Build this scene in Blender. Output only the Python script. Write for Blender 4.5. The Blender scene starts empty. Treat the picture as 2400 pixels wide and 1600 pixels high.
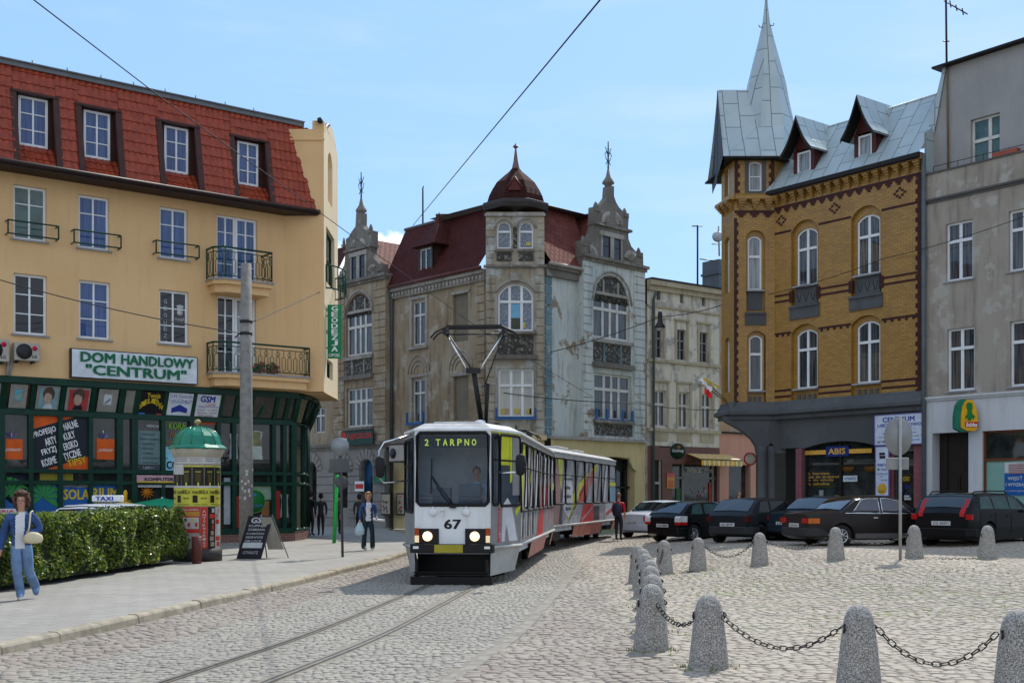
import bpy,bmesh,math,random
from mathutils import Vector,Matrix,noise
rnd = random.Random(7)
rad,PI = math.radians,math.pi
sc = bpy.context.scene
# ---------------------------------------------------------------- camera, sky, sun, exposure
F = 2760.0; H = 1.75; CX = 1200.0; HY = 1160.0      # level camera 1.75 m up, lens shifted up (2400 x 1600 frame)
cam = bpy.data.cameras.new('camera'); co = bpy.data.objects.new('camera',cam)
sc.collection.objects.link(co); sc.camera = co
co.location = (0,0,H); co.rotation_euler = (rad(90),0,0)
cam.sensor_width = 36; cam.lens = 36*F/2400; cam.shift_y = 0.15; cam.clip_start = 0.3; cam.clip_end = 3000
SUN = Vector((0.33,0.80,1.0)).normalized()
SUN_EL = math.asin(SUN.z)
w = bpy.data.worlds.new('World'); sc.world = w; w.use_nodes = True
nt = w.node_tree; nt.nodes.clear()
wo = nt.nodes.new('ShaderNodeOutputWorld'); bg = nt.nodes.new('ShaderNodeBackground')
sky = nt.nodes.new('ShaderNodeTexSky'); sky.sky_type = 'NISHITA'; sky.sun_disc = False
sky.sun_elevation = SUN_EL; sky.sun_rotation = math.atan2(SUN.x,SUN.y)
sky.altitude = 100; sky.air_density = 1.0; sky.dust_density = 0.6; sky.ozone_density = 2.0
# thin high cloud and a bank of cumulus low on the left, mixed into the sky by direction
tc = nt.nodes.new('ShaderNodeTexCoord'); mp = nt.nodes.new('ShaderNodeMapping')
mp.inputs['Scale'].default_value = (2.2,2.2,11.0); mp.inputs['Rotation'].default_value = (0,rad(6),0)
n1 = nt.nodes.new('ShaderNodeTexNoise'); n1.inputs['Scale'].default_value = 1.3; n1.inputs['Detail'].default_value = 7; n1.inputs['Roughness'].default_value = 0.55
r1 = nt.nodes.new('ShaderNodeValToRGB'); r1.color_ramp.elements[0].position = 0.46; r1.color_ramp.elements[1].position = 0.85
r1.color_ramp.elements[1].color = (0.38,0.38,0.38,1)
nt.links.new(tc.outputs['Generated'],mp.inputs[0]); nt.links.new(mp.outputs[0],n1.inputs['Vector']); nt.links.new(n1.outputs[0],r1.inputs[0])
n2 = nt.nodes.new('ShaderNodeTexNoise'); n2.inputs['Scale'].default_value = 22; n2.inputs['Detail'].default_value = 8; n2.inputs['Roughness'].default_value = 0.55
nt.links.new(tc.outputs['Generated'],n2.inputs['Vector'])
sx = nt.nodes.new('ShaderNodeSeparateXYZ'); nt.links.new(tc.outputs['Generated'],sx.inputs[0])
def nm(op,a,b=None,c=None):
    m = nt.nodes.new('ShaderNodeMath'); m.operation = op
    for i,v in enumerate((a,b,c)):
        if v is None:continue
        if isinstance(v,(int,float)):m.inputs[i].default_value = v
        else:nt.links.new(v,m.inputs[i])
    return m.outputs[0]
dxx = nm('MULTIPLY',nm('ADD',sx.outputs[0],0.115),1.0)          # bank centred just left of the middle
top = nm('SUBTRACT',0.214,nm('MULTIPLY',nm('MULTIPLY',dxx,dxx),9.0))
top = nm('ADD',top,nm('MULTIPLY',nm('SUBTRACT',n2.outputs[0],0.5),0.11))
cum = nm('MULTIPLY',nm('SUBTRACT',top,sx.outputs[2]),90.0); cumc = nt.nodes.new('ShaderNodeClamp'); nt.links.new(cum,cumc.inputs[0])
mixa = nt.nodes.new('ShaderNodeMix'); mixa.data_type = 'RGBA'; mixb = nt.nodes.new('ShaderNodeMix'); mixb.data_type = 'RGBA'
hs = nt.nodes.new('ShaderNodeHueSaturation'); hs.inputs['Saturation'].default_value = 1.0; hs.inputs['Value'].default_value = 1.0
mixs = nt.nodes.new('ShaderNodeMix'); mixs.data_type = 'RGBA'; mixs.inputs[0].default_value = .62; mixs.inputs[7].default_value = (3.15,5.75,9.8,1)     # summer air: even light blue
nt.links.new(sky.outputs[0],mixs.inputs[6]); nt.links.new(mixs.outputs[2],hs.inputs['Color'])
bk = nm('MULTIPLY',nm('SUBTRACT',0.35,sx.outputs[1]),1.3); bkc = nt.nodes.new('ShaderNodeClamp'); nt.links.new(bk,bkc.inputs[0])     # unseen white cloud added behind the viewer to neutralise the blue shade fill
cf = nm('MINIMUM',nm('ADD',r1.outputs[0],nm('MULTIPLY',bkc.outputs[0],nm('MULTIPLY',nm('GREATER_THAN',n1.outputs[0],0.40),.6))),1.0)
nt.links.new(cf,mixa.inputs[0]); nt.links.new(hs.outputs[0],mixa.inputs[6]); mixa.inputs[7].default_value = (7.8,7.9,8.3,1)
nt.links.new(cumc.outputs[0],mixb.inputs[0]); nt.links.new(mixa.outputs[2],mixb.inputs[6]); mixb.inputs[7].default_value = (11,11.2,11.6,1)
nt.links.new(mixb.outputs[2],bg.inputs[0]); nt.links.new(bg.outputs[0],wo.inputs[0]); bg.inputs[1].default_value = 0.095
sl = bpy.data.lights.new('sun','SUN'); sl.energy = 3.0; sl.angle = rad(0.5); sl.color = (1.0,0.95,0.86)
so = bpy.data.objects.new('sun',sl); sc.collection.objects.link(so)
so.rotation_euler = (-SUN).to_track_quat('-Z','Y').to_euler(); so.location = (20,60,60)
vs = sc.view_settings; vs.view_transform = 'Standard'; vs.look = 'None'; vs.exposure = 0.5; vs.gamma = 1.0
# ---------------------------------------------------------------- helpers
def W(px,py,Y):return Vector(((px-CX)/F*Y,Y,H+(HY-py)/F*Y))
def G(px,py,z=0.0):
    Y = (H-z)*F/(py-HY); return Vector(((px-CX)/F*Y,Y,z))
ORG = {}
def link(o):sc.collection.objects.link(o); return o
def tag(o,label=None,cat=None,group=None,kind=None):
    if label:o['label'] = label
    if cat:o['category'] = cat
    if group:o['group'] = group
    if kind:o['kind'] = kind
    return o
def thing(name,label,cat,loc=(0,0,0),rz=0.0,group=None):
    o = bpy.data.objects.new(name,None); link(o); o.location = loc; o.rotation_euler = (0,0,rz)
    o.empty_display_size = 0.3
    ORG[o] = Vector(loc)
    return tag(o,label,cat,group)
def copy_tree(o,parent=None):
    c = o.copy(); link(c); c.parent = parent; ORG[c] = ORG.get(o,Vector())
    for ch in list(o.children):copy_tree(ch,c)
    return c
_tx = {}
def text_geo(s,bold=0.0):
    k = (s,bold)
    if k not in _tx:
        cu = bpy.data.curves.new('t','FONT'); cu.body = s; cu.size = 1; cu.offset = bold; cu.resolution_u = 2
        ob = bpy.data.objects.new('t',cu); me = bpy.data.meshes.new_from_object(ob)
        vs_ = [(v.co.x,v.co.y) for v in me.vertices]; fs = [tuple(p.vertices) for p in me.polygons]
        bpy.data.meshes.remove(me); bpy.data.objects.remove(ob); bpy.data.curves.remove(cu)
        x0 = min(v[0] for v in vs_); x1 = max(v[0] for v in vs_); y0 = min(v[1] for v in vs_); y1 = max(v[1] for v in vs_)
        _tx[k] = ([((v[0]-x0)/(x1-x0),(v[1]-y0)/(y1-y0)) for v in vs_],fs)
    return _tx[k]
class MB:
    """collects faces in a local frame M; build() links them as ONE mesh object"""
    def __init__(s,M=None):
        s.M = M.copy() if M else Matrix(); s.v = []; s.f = []; s.uv = []; s.sm = []; s.mi = []; s.m = 0
    def add(s,vs_,fs,smooth=False,T=None):
        vs_ = [Vector(v) for v in vs_]
        if T is not None:vs_ = [T@v for v in vs_]
        b = len(s.v)
        for f in fs:
            p = [vs_[i] for i in f]; n = Vector()
            for i in range(len(p)):n+=p[i].cross(p[(i+1)%len(p)])
            ax,ay,az = abs(n.x),abs(n.y),abs(n.z)
            if az>ax and az>ay:s.uv+=[(q.x,q.y) for q in p]
            elif ax>ay:s.uv+=[(q.y,q.z) for q in p]
            else:s.uv+=[(q.x,q.z) for q in p]
            s.f.append([b+i for i in f]); s.sm.append(smooth); s.mi.append(s.m)
        s.v+=[s.M@v for v in vs_]
        return s
    def box(s,x0,x1,y0,y1,z0,z1,T=None):
        v = [(x,y,z) for z in(z0,z1) for y in(y0,y1) for x in(x0,x1)]
        return s.add(v,[(0,2,3,1),(4,5,7,6),(0,1,5,4),(2,6,7,3),(0,4,6,2),(1,3,7,5)],T=T)
    def prism(s,pts,y0,y1,T=None,smooth=False):     # polygon in x,z pushed along y
        n = len(pts)
        v = [(p[0],y0,p[1]) for p in pts]+[(p[0],y1,p[1]) for p in pts]
        return s.add(v,[tuple(range(n)),tuple(range(2*n-1,n-1,-1))]+[((i+1)%n,i,n+i,n+(i+1)%n) for i in range(n)],smooth,T)
    def slab(s,pts,z0,z1,T=None):                    # polygon in x,y pushed along z
        n = len(pts)
        v = [(p[0],p[1],z0) for p in pts]+[(p[0],p[1],z1) for p in pts]
        return s.add(v,[tuple(range(n-1,-1,-1)),tuple(range(n,2*n))]+[(i,(i+1)%n,n+(i+1)%n,n+i) for i in range(n)],False,T)
    def lathe(s,prof,c=(0,0,0),n=16,smooth=True,T=None,a0=0,caps=True,sx=1,sy=1):
        v = [(c[0]+r*sx*math.cos(a0+2*PI*j/n),c[1]+r*sy*math.sin(a0+2*PI*j/n),c[2]+z) for r,z in prof for j in range(n)]
        f = [(i*n+j,i*n+(j+1)%n,(i+1)*n+(j+1)%n,(i+1)*n+j) for i in range(len(prof)-1) for j in range(n)]
        if caps:
            if prof[0][0]>1e-4:f.append(tuple(range(n-1,-1,-1)))
            if prof[-1][0]>1e-4:f.append(tuple((len(prof)-1)*n+j for j in range(n)))
        return s.add(v,f,smooth,T)
    def cyl(s,a,b,r,r2=None,n=8,smooth=True,T=None):
        a,b = Vector(a),Vector(b); d = b-a; q = d.to_track_quat('Z','Y').to_matrix().to_4x4()
        K = Matrix.Translation(a)@q
        if T is not None:K = T@K
        return s.lathe([(r,0),(r if r2 is None else r2,d.length)],n=n,smooth=smooth,T=K)
    def tube(s,pts,r,n=6,T=None,closed=False):
        pts = [Vector(p) for p in pts]; m = len(pts); v = []
        up = Vector((0,0,1))
        for i,p in enumerate(pts):
            a = pts[i-1] if(i or closed) else p; b = pts[(i+1)%m] if(i<m-1 or closed) else p
            t = (b-a).normalized(); u = t.cross(up)
            if u.length<1e-3:u = t.cross(Vector((1,0,0)))
            u.normalize(); w_ = t.cross(u)
            v+=[p+u*r*math.cos(2*PI*j/n)+w_*r*math.sin(2*PI*j/n) for j in range(n)]
        f = [(i*n+j,((i+1)%m)*n+j,((i+1)%m)*n+(j+1)%n,i*n+(j+1)%n) for i in range(m if closed else m-1) for j in range(n)]
        if not closed:f+=[tuple(range(n)),tuple(range(m*n-1,(m-1)*n-1,-1))]
        return s.add(v,f,True,T)
    def quad(s,*p):return s.add(p,[tuple(range(len(p)))])
    def text(s,t,x0,x1,z0,z1,y,bold=0.0,shear=0.0,rot=0.0,T=None):
        if bold>.016:                                      # heavy lettering: the glyphs struck three times
            w_ = (x1-x0)/max(1,len(t))*bold*1.6
            v_ = (z1-z0)*bold*.9
            for i,j in((-1,-1),(1,-1),(0,0),(-1,1),(1,1)):s.text(t,x0+w_*(1+i),x1-w_*(1-i),z0+v_*(1+j),z1-v_*(1-j),y-.0005*i-.0002*j,0.0,shear,rot,T)
            return s
        vs_,fs = text_geo(t,bold)
        cx,cz = (x0+x1)/2,(z0+z1)/2; out = []
        for a,b in vs_:
            x = (a-.5)*(x1-x0)+shear*(b-.5)*(z1-z0); z = (b-.5)*(z1-z0)
            out.append((cx+x*math.cos(rot)-z*math.sin(rot),y,cz+x*math.sin(rot)+z*math.cos(rot)))
        return s.add(out,fs,T=T)
    def build(s,name,mats,parent=None,bevel=0,subsurf=0,auto=False):
        if not isinstance(mats,(list,tuple)):mats = [mats]
        org = Vector()
        if parent is None:
            if s.v:
                xs = [p.x for p in s.v]; ys = [p.y for p in s.v]; zs = [p.z for p in s.v]
                org = Vector(((min(xs)+max(xs))/2,(min(ys)+max(ys))/2,min(zs)))
        else:
            r = parent
            while r.parent:r = r.parent
            org = ORG.get(r,Vector())
        me = bpy.data.meshes.new(name); me.from_pydata([tuple(p-org) for p in s.v],[],s.f)
        uvl = me.uv_layers.new(name='UVMap')
        flat = [c for q in s.uv for c in q]; uvl.data.foreach_set('uv',flat)
        me.polygons.foreach_set('use_smooth',s.sm); me.polygons.foreach_set('material_index',s.mi)
        for m in mats:me.materials.append(m)
        me.update()
        o = bpy.data.objects.new(name,me); link(o)
        if parent is None:o.location = org; ORG[o] = org
        else:o.parent = parent
        if bevel:
            b = o.modifiers.new('bevel','BEVEL'); b.width = bevel; b.segments = 2; b.limit_method = 'ANGLE'; b.angle_limit = rad(35)
        if subsurf:
            b = o.modifiers.new('sub','SUBSURF'); b.levels = subsurf; b.render_levels = subsurf
        return o
# ---------------------------------------------------------------- materials
MATS = {}
class NT:
    def __init__(s,name):
        s.m = bpy.data.materials.new(name); s.m.use_nodes = True; s.t = s.m.node_tree; s.b = s.t.nodes['Principled BSDF']
        s.out = s.t.nodes['Material Output']
    def n(s,typ,**kw):
        k = s.t.nodes.new(typ)
        for a,v in kw.items():
            if a in k.inputs.keys():k.inputs[a].default_value = v
            elif hasattr(k,a):setattr(k,a,v)
            else:k.inputs[a.replace('_',' ')].default_value = v
        return k
    def l(s,a,b):s.t.links.new(a,b)
    def math(s,op,a,b=None,c=None,clamp=False):
        k = s.t.nodes.new('ShaderNodeMath'); k.operation = op; k.use_clamp = clamp
        for i,v in enumerate((a,b,c)):
            if v is None:continue
            if isinstance(v,(int,float)):k.inputs[i].default_value = v
            else:s.l(v,k.inputs[i])
        return k.outputs[0]
    def mix(s,f,a,b,blend='MIX'):
        k = s.t.nodes.new('ShaderNodeMix'); k.data_type = 'RGBA'; k.blend_type = blend
        for i,v in((0,f),(6,a),(7,b)):
            if isinstance(v,(int,float)):k.inputs[i].default_value = v
            elif isinstance(v,tuple):k.inputs[i].default_value = (*v[:3],1)
            else:s.l(v,k.inputs[i])
        return k.outputs[2]
    def noise(s,scale,detail=4,rough=.5,vec=None,sc3=None):
        k = s.n('ShaderNodeTexNoise',Scale=scale,Detail=detail,Roughness=rough)
        src = vec
        if src is None:src = s.n('ShaderNodeTexCoord').outputs['Object']
        if sc3:
            mp_ = s.n('ShaderNodeMapping'); mp_.inputs['Scale'].default_value = sc3; s.l(src,mp_.inputs[0]); src = mp_.outputs[0]
        s.l(src,k.inputs['Vector']); return k.outputs[0]
    def step(s,v,a,b):
        k = s.t.nodes.new('ShaderNodeMapRange'); s.l(v,k.inputs[0]); k.inputs[1].default_value = a; k.inputs[2].default_value = b
        k.interpolation_type = 'SMOOTHSTEP'; return k.outputs[0]
    def bump(s,h,strength=.3,dist=.01):
        k = s.n('ShaderNodeBump'); k.inputs['Strength'].default_value = strength; k.inputs['Distance'].default_value = dist
        s.l(h,k.inputs['Height']); s.l(k.outputs[0],s.b.inputs['Normal'])
    def uv(s):return s.n('ShaderNodeUVMap').outputs[0] if False else s.n('ShaderNodeTexCoord').outputs['UV']
def mat(name,col,rough=.6,metal=0.0,spec=.22,var=0.12,vs_=3.0,bump=0.0,bs=40.0,emit=None,coat=0.0):
    if name in MATS:return MATS[name]
    t = NT(name); b = t.b
    b.inputs['Roughness'].default_value = rough; b.inputs['Metallic'].default_value = metal
    b.inputs['Specular IOR Level'].default_value = spec; b.inputs['Coat Weight'].default_value = coat
    if coat:b.inputs['Coat Roughness'].default_value = .04
    if var:
        f = t.noise(vs_,6,.6); f = t.step(f,.3,.7)
        c = t.mix(f,tuple(x*(1-var) for x in col),tuple(min(1,x*(1+var)) for x in col)); t.l(c,b.inputs['Base Color'])
    else:b.inputs['Base Color'].default_value = (*col,1)
    if bump:t.bump(t.noise(bs,6,.6),bump,.01)
    if emit:b.inputs['Emission Color'].default_value = (*emit[:3],1); b.inputs['Emission Strength'].default_value = emit[3]
    MATS[name] = t.m; return t.m
def plaster(name,a,b_,c,d=None,s1=.5,s2=2.5,streak=.5,patch=(.56,.62),bump=.25):
    """old render: two washes, rain streaks, and patches where the coat has come away"""
    if name in MATS:return MATS[name]
    t = NT(name); g = t.n('ShaderNodeNewGeometry').outputs['Position']
    col = t.mix(t.step(t.noise(s1,5,.6,g),.38,.62),a,b_)
    st = t.step(t.noise(3.0,5,.65,g,(1.4,1.4,.16)),.48,.72)
    col = t.mix(t.math('MULTIPLY',st,streak),col,c)
    if d:
        pt = t.step(t.noise(s2,9,.62,g),*patch); col = t.mix(pt,col,d)
    fine = t.noise(14,8,.7,g); col = t.mix(.28,col,t.mix(fine,(0.25,.25,.25),(.8,.8,.8)),'SOFT_LIGHT')
    t.l(col,t.b.inputs['Base Color']); t.b.inputs['Roughness'].default_value = .9; t.b.inputs['Specular IOR Level'].default_value = .2
    h = t.math('ADD',t.noise(30,6,.7,g),t.math('MULTIPLY',t.noise(2.5,5,.6,g),2.0)); t.bump(h,bump,.02)
    MATS[name] = t.m; return t.m
def brick(name,c1,c2,mortar,bw=.26,bh=.075,ms=.008,rough=.6,spec=.4,bump=.4):
    if name in MATS:return MATS[name]
    t = NT(name); k = t.n('ShaderNodeTexBrick'); t.l(t.uv(),k.inputs['Vector'])
    k.inputs['Color1'].default_value = (*c1,1); k.inputs['Color2'].default_value = (*c2,1); k.inputs['Mortar'].default_value = (*mortar,1)
    k.inputs['Scale'].default_value = 1; k.inputs['Mortar Size'].default_value = ms; k.inputs['Brick Width'].default_value = bw; k.inputs['Row Height'].default_value = bh
    k.inputs['Mortar Smooth'].default_value = .3; k.inputs['Bias'].default_value = -.2
    g = t.n('ShaderNodeNewGeometry').outputs['Position']
    col = t.mix(t.math('MULTIPLY',t.step(t.noise(.9,6,.65,g),.42,.7),.45),k.outputs[0],tuple(x*.55 for x in c1))
    t.l(col,t.b.inputs['Base Color']); t.b.inputs['Roughness'].default_value = rough; t.b.inputs['Specular IOR Level'].default_value = spec
    t.bump(t.math('SUBTRACT',1.0,k.outputs[1]),bump,.006)
    MATS[name] = t.m; return t.m
def tiles(name,c1,c2,pw=.2,ph=.3,rough=.3,spec=.5,wave=1.0,dist=.05):
    if name in MATS:return MATS[name]
    t = NT(name); sp = t.n('ShaderNodeSeparateXYZ'); t.l(t.uv(),sp.inputs[0])
    v = t.math('DIVIDE',sp.outputs[1],ph); row = t.math('FLOOR',v); fr = t.math('FRACT',v)
    u = t.math('ADD',t.math('DIVIDE',sp.outputs[0],pw),t.math('MULTIPLY',row,.5 if wave==0 else 0.0))
    s_ = t.math('ABSOLUTE',t.math('SINE',t.math('MULTIPLY',u,PI)))
    h = t.math('ADD',t.math('MULTIPLY',s_,.5),t.math('MULTIPLY',t.math('SUBTRACT',1.0,fr),.9))
    g = t.n('ShaderNodeNewGeometry').outputs['Position']
    wn = t.n('ShaderNodeTexWhiteNoise'); cb = t.n('ShaderNodeCombineXYZ'); t.l(t.math('FLOOR',u),cb.inputs[0]); t.l(row,cb.inputs[1]); t.l(cb.outputs[0],wn.inputs['Vector'])
    wn.noise_dimensions = '3D'
    col = t.mix(wn.outputs['Value'],c1,c2)
    col = t.mix(t.step(fr,.9,.99),col,tuple(x*.25 for x in c1))                       # the lap line of each course
    col = t.mix(t.math('MULTIPLY',t.math('SUBTRACT',1.0,t.step(s_,.03,.25)),.55),col,tuple(x*.35 for x in c1))
    col = t.mix(t.math('MULTIPLY',t.step(t.noise(.8,6,.65,g),.5,.75),.5),col,tuple(x*.4 for x in c1))
    t.l(col,t.b.inputs['Base Color']); t.b.inputs['Roughness'].default_value = rough; t.b.inputs['Specular IOR Level'].default_value = spec
    t.bump(h,1.0,dist); MATS[name] = t.m; return t.m
def tile_slope(M,x0,x1,L,pw,ph,m,name,par,amp=.022):
    """pressed metal tiles as real relief: waves across, a step at each course"""
    k = MB(M); nx = int((x1-x0)/pw*6); nr = int(math.ceil(L/ph)); v = []; f = []
    for r in range(nr):
        for q,zq in enumerate((r*ph,min(L,(r+1)*ph))):
            for i in range(nx+1):x = x0+(x1-x0)*i/nx; v.append((x,-amp*(1+math.cos(2*PI*x/pw))-(.03 if q==0 else .0),zq))
    n = nx+1
    for r in range(2*nr-1):f+=[(r*n+i,r*n+i+1,(r+1)*n+i+1,(r+1)*n+i) for i in range(nx)]
    k.add(v,f,True); o = k.build(name,m,par); o.data.set_sharp_from_angle(angle=rad(50)); return o
def pane(name,a,b_=None,kind='plain',rough=.03):
    """window glass seen from outside: glossy, with what hangs behind it, and painted sky reflection, as its body colour"""
    if name in MATS:return MATS[name]
    t = NT(name); g = t.n('ShaderNodeNewGeometry').outputs['Position']; b_ = b_ or tuple(x*.4 for x in a)
    if kind=='curtain':
        sp = t.n('ShaderNodeSeparateXYZ'); t.l(t.uv(),sp.inputs[0])
        f = t.noise(1.0,4,.6,t.uv(),(16,.5,1)); f = t.step(f,.35,.65)
    elif kind=='lace':
        k = t.n('ShaderNodeTexVoronoi',Scale=16.0); t.l(t.uv(),k.inputs['Vector']); f = t.step(k.outputs[0],.15,.5)
    else:f = t.step(t.noise(1.6,5,.6,g),.35,.65)
    t.l(t.mix(f,a,b_),t.b.inputs['Base Color'])
    t.b.inputs['Roughness'].default_value = rough; t.b.inputs['Specular IOR Level'].default_value = .55
    t.bump(t.noise(1.5,2,.5,g),.05,.02)
    MATS[name] = t.m; return t.m
# ---------------------------------------------------------------- facades
class Fr:
    def __init__(s,p,ang):
        s.p = Vector((p[0],p[1],0)); s.a = ang; s.d = Vector((math.cos(ang),math.sin(ang),0)); s.n = Vector((-math.sin(ang),math.cos(ang),0))
        s.M = Matrix.Translation(s.p)@Matrix.Rotation(ang,4,'Z')
    def q(s,px,py,o=0.0):
        r = Vector(((px-CX)/F,1,(HY-py)/F)); c = Vector((0,0,H))
        P = c+r*((-o+(s.p-c).dot(s.n))/r.dot(s.n)); return((P-s.p).dot(s.d),P.z)
    def x(s,px,o=0.0):return s.q(px,1000,o)[0]
    def z(s,px,py,o=0.0):return s.q(px,py,o)[1]
    def at(s,x,y=0,z=0):return s.M@Vector((x,y,z))
    def rect(s,px0,px1,yt,yb,o=0.0,pm=None):
        pm = (px0+px1)/2 if pm is None else pm
        return s.x(px0,o),s.x(px1,o),s.z(pm,yb,o),s.z(pm,yt,o)      # x0 x1 z0 z1
def arch(a,b,d,rise,n=10):
    if rise<=0:return[(a,d),(b,d)]
    hw = (b-a)/2; Rr = (hw*hw+rise*rise)/(2*rise); m = (a+b)/2
    return[(a+(b-a)*i/n,d-Rr+math.sqrt(max(0,Rr*Rr-(a+(b-a)*i/n-m)**2))) for i in range(n+1)]
def wall(mb,x0,x1,z0,z1,holes=(),y=0.0,dep=.22,top=None):
    """wall sheet facing -y with rectangular or arched openings and their reveals"""
    hs_ = [(h[0],h[1],h[2],h[3],h[4] if len(h)>4 else 0.0) for h in holes]
    xs = sorted({x0,x1}|{v for h in hs_ for v in h[:2] if x0<v<x1}); zs = sorted({z0,z1}|{v for h in hs_ for v in h[2:4] if z0<v<z1})
    for i in range(len(xs)-1):
        for j in range(len(zs)-1):
            cx,cz = (xs[i]+xs[i+1])/2,(zs[j]+zs[j+1])/2
            if any(h[0]<cx<h[1] and h[2]<cz<h[3] for h in hs_):continue
            mb.quad((xs[i],y,zs[j]),(xs[i+1],y,zs[j]),(xs[i+1],y,zs[j+1]),(xs[i],y,zs[j+1]))
    for a,b,c,d,r in hs_:
        cv = arch(a,b,d,r); zt = cv[0][1]
        mb.quad((a,y,c),(a,y+dep,c),(a,y+dep,zt),(a,y,zt)); mb.quad((b,y+dep,c),(b,y,c),(b,y,zt),(b,y+dep,zt))
        mb.quad((a,y+dep,c),(a,y,c),(b,y,c),(b,y+dep,c))
        for i in range(len(cv)-1):
            (xa,za),(xb,zb) = cv[i],cv[i+1]
            mb.quad((xa,y,za),(xa,y+dep,za),(xb,y+dep,zb),(xb,y,zb))
            if r>0:mb.quad((xa,y,za),(xb,y,zb),(xb,y,d),(xa,y,d))
def window(par,M,x0,x1,z0,z1,y=.14,fw=.07,bw=.035,cols=(.5,),rows=(.333,.667),rise=0.0,fm=None,pm=None,sill=None,name='window',pname='pane',heavy=(),dp=.07,upcols=None):
    """frame, bars and glass of one window; heavy = row fractions with a thick transom; upcols = bars above it only"""
    mb = MB(M); out = arch(x0,x1,z1,rise,10); zs = out[0][1]
    if rise>0:
        inn = arch(x0+fw,x1-fw,z1-fw,max(.01,rise-fw*.4),10)
        po = [(x0,z0)]+out+[(x1,z0)]; pi_ = [(x0+fw,z0+fw)]+inn+[(x1-fw,z0+fw)]
        n = len(po)
        for i in range(n):
            j = (i+1)%n; a,b,c,d = po[i],po[j],pi_[j],pi_[i]
            mb.quad((d[0],y,d[1]),(c[0],y,c[1]),(b[0],y,b[1]),(a[0],y,a[1]))
            mb.quad((d[0],y+dp,d[1]),(c[0],y+dp,c[1]),(c[0],y,c[1]),(d[0],y,d[1]))
    else:
        mb.box(x0,x0+fw,y,y+dp,z0,z1); mb.box(x1-fw,x1,y,y+dp,z0,z1)
        mb.box(x0+fw,x1-fw,y,y+dp,z0,z0+fw); mb.box(x0+fw,x1-fw,y,y+dp,z1-fw,z1)
        pi_ = [(x0+fw,z0+fw),(x0+fw,z1-fw),(x1-fw,z1-fw),(x1-fw,z0+fw)]
    def topz(x):
        if rise<=0:return z1-fw
        hw = (x1-x0)/2; Rr = (hw*hw+rise*rise)/(2*rise)
        return z1-Rr+math.sqrt(max(0,Rr*Rr-(x-(x0+x1)/2)**2))-fw*.6
    hz = None
    for h in heavy:
        zz = z0+(z1-z0)*h; mb.box(x0+fw,x1-fw,y-.015,y+dp-.01,zz-fw*.7,zz+fw*.7); hz = zz
    for c in cols:
        xx = x0+(x1-x0)*c; b2 = bw if not heavy else fw*.75
        mb.box(xx-b2,xx+b2,y+.006,y+dp-.012,z0+fw*.5,topz(xx) if not(upcols is not None and hz) else hz)
    if upcols and hz:
        for c in upcols:
            xx = x0+(x1-x0)*c; mb.box(xx-fw*.6,xx+fw*.6,y+.006,y+dp-.012,hz,topz(xx))
    for r in rows:
        zz = z0+(z1-z0)*r; mb.box(x0+fw*.8,x1-fw*.8,y+.01,y+dp-.016,zz-bw*.6,zz+bw*.6)
    o = mb.build(name,fm,par)
    g = MB(M); g.quad(*[(p[0],y+dp*.6,p[1]) for p in(pi_ if rise<=0 else pi_)][::-1]); g.build(pname,pm,o)
    if sill:
        k = MB(M); k.box(x0-.08,x1+.08,-.07,y,z0-sill,z0-.002); k.build('sill',MATS.get('sill_stone') or fm,o)
    return o
# ---------------------------------------------------------------- common materials
M_ = mat
white_pvc = mat('white_window_plastic',(.72,.74,.75),.35,var=.05)
old_white = mat('old_white_paint',(.55,.54,.5),.6,var=.15)
sill_st = mat('sill_stone',(.30,.31,.32),.6)
dark_metal = mat('dark_metal',(.03,.03,.033),.45,metal=.3)
green_paint = mat('dark_green_paint',(.006,.05,.032),.35,var=.15)
black = mat('black_paint',(.012,.012,.013),.4,var=.1)
white = mat('white_paint',(.78,.78,.77),.45,var=.04)
p_dark = pane('glass_dark_room',(.008,.010,.014)); p_blue = pane('glass_sky_reflection',(.045,.11,.30),(.02,.05,.15),'curtain')  # the blue pane has the sky's reflection painted into its colour
p_cur = pane('glass_net_curtain',(.30,.33,.34),(.12,.14,.16),'curtain'); p_curd = pane('glass_dim_curtain',(.10,.105,.11),(.015,.018,.02),'curtain')
p_lace = pane('glass_lace',(.34,.37,.40),(.10,.13,.17),'lace'); p_pale = pane('glass_pale_blind',(.42,.42,.36),(.30,.31,.28),'curtain')
p_green = pane('glass_green_room',(.07,.13,.11),(.03,.06,.055))
# ---------------------------------------------------------------- ground
def smooth(a,b,x):
    t = max(0,min(1,(x-a)/(b-a))); return t*t*(3-2*t)
def gz(x,y):                    # the square rises a little towards the far right; the street rises gently at the back
    return .33*smooth(2.6,8.6,x)*smooth(13,24,y)+.12*smooth(10.8,13.5,x)*smooth(24,30,y)+.06*smooth(38,48,y)*(1-smooth(2.6,8.6,x))
# kerb line (outer edge at road level)
KERB = [(-6.9,4.5),(-6.25,8.0),(-5.58,12.85),(-5.13,15.3),(-4.8,18.0),(-4.4,20.9),(-4.1,23.4),(-3.66,27.3),(-3.28,30.2),(-3.02,34.5),(-3.1,39),(-3.6,44),(-4.6,50),(-5.9,57.2)]
def kx(y):
    for(x0,y0),(x1,y1) in zip(KERB,KERB[1:]):
        if y0<=y<=y1:
            return x0+(x1-x0)*(y-y0)/(y1-y0)
    return KERB[0][0] if y<KERB[0][1] else KERB[-1][0]
SW = .12
def paint_ground():
    t = NT('ground_earth'); g = t.n('ShaderNodeNewGeometry').outputs['Position']
    c = t.mix(t.noise(3,6,.6,g),(.10,.09,.075),(.17,.16,.135)); t.l(c,t.b.inputs['Base Color']); t.b.inputs['Roughness'].default_value = .95
    t.bump(t.noise(60,5,.6,g),.4,.01); return t.m
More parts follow.
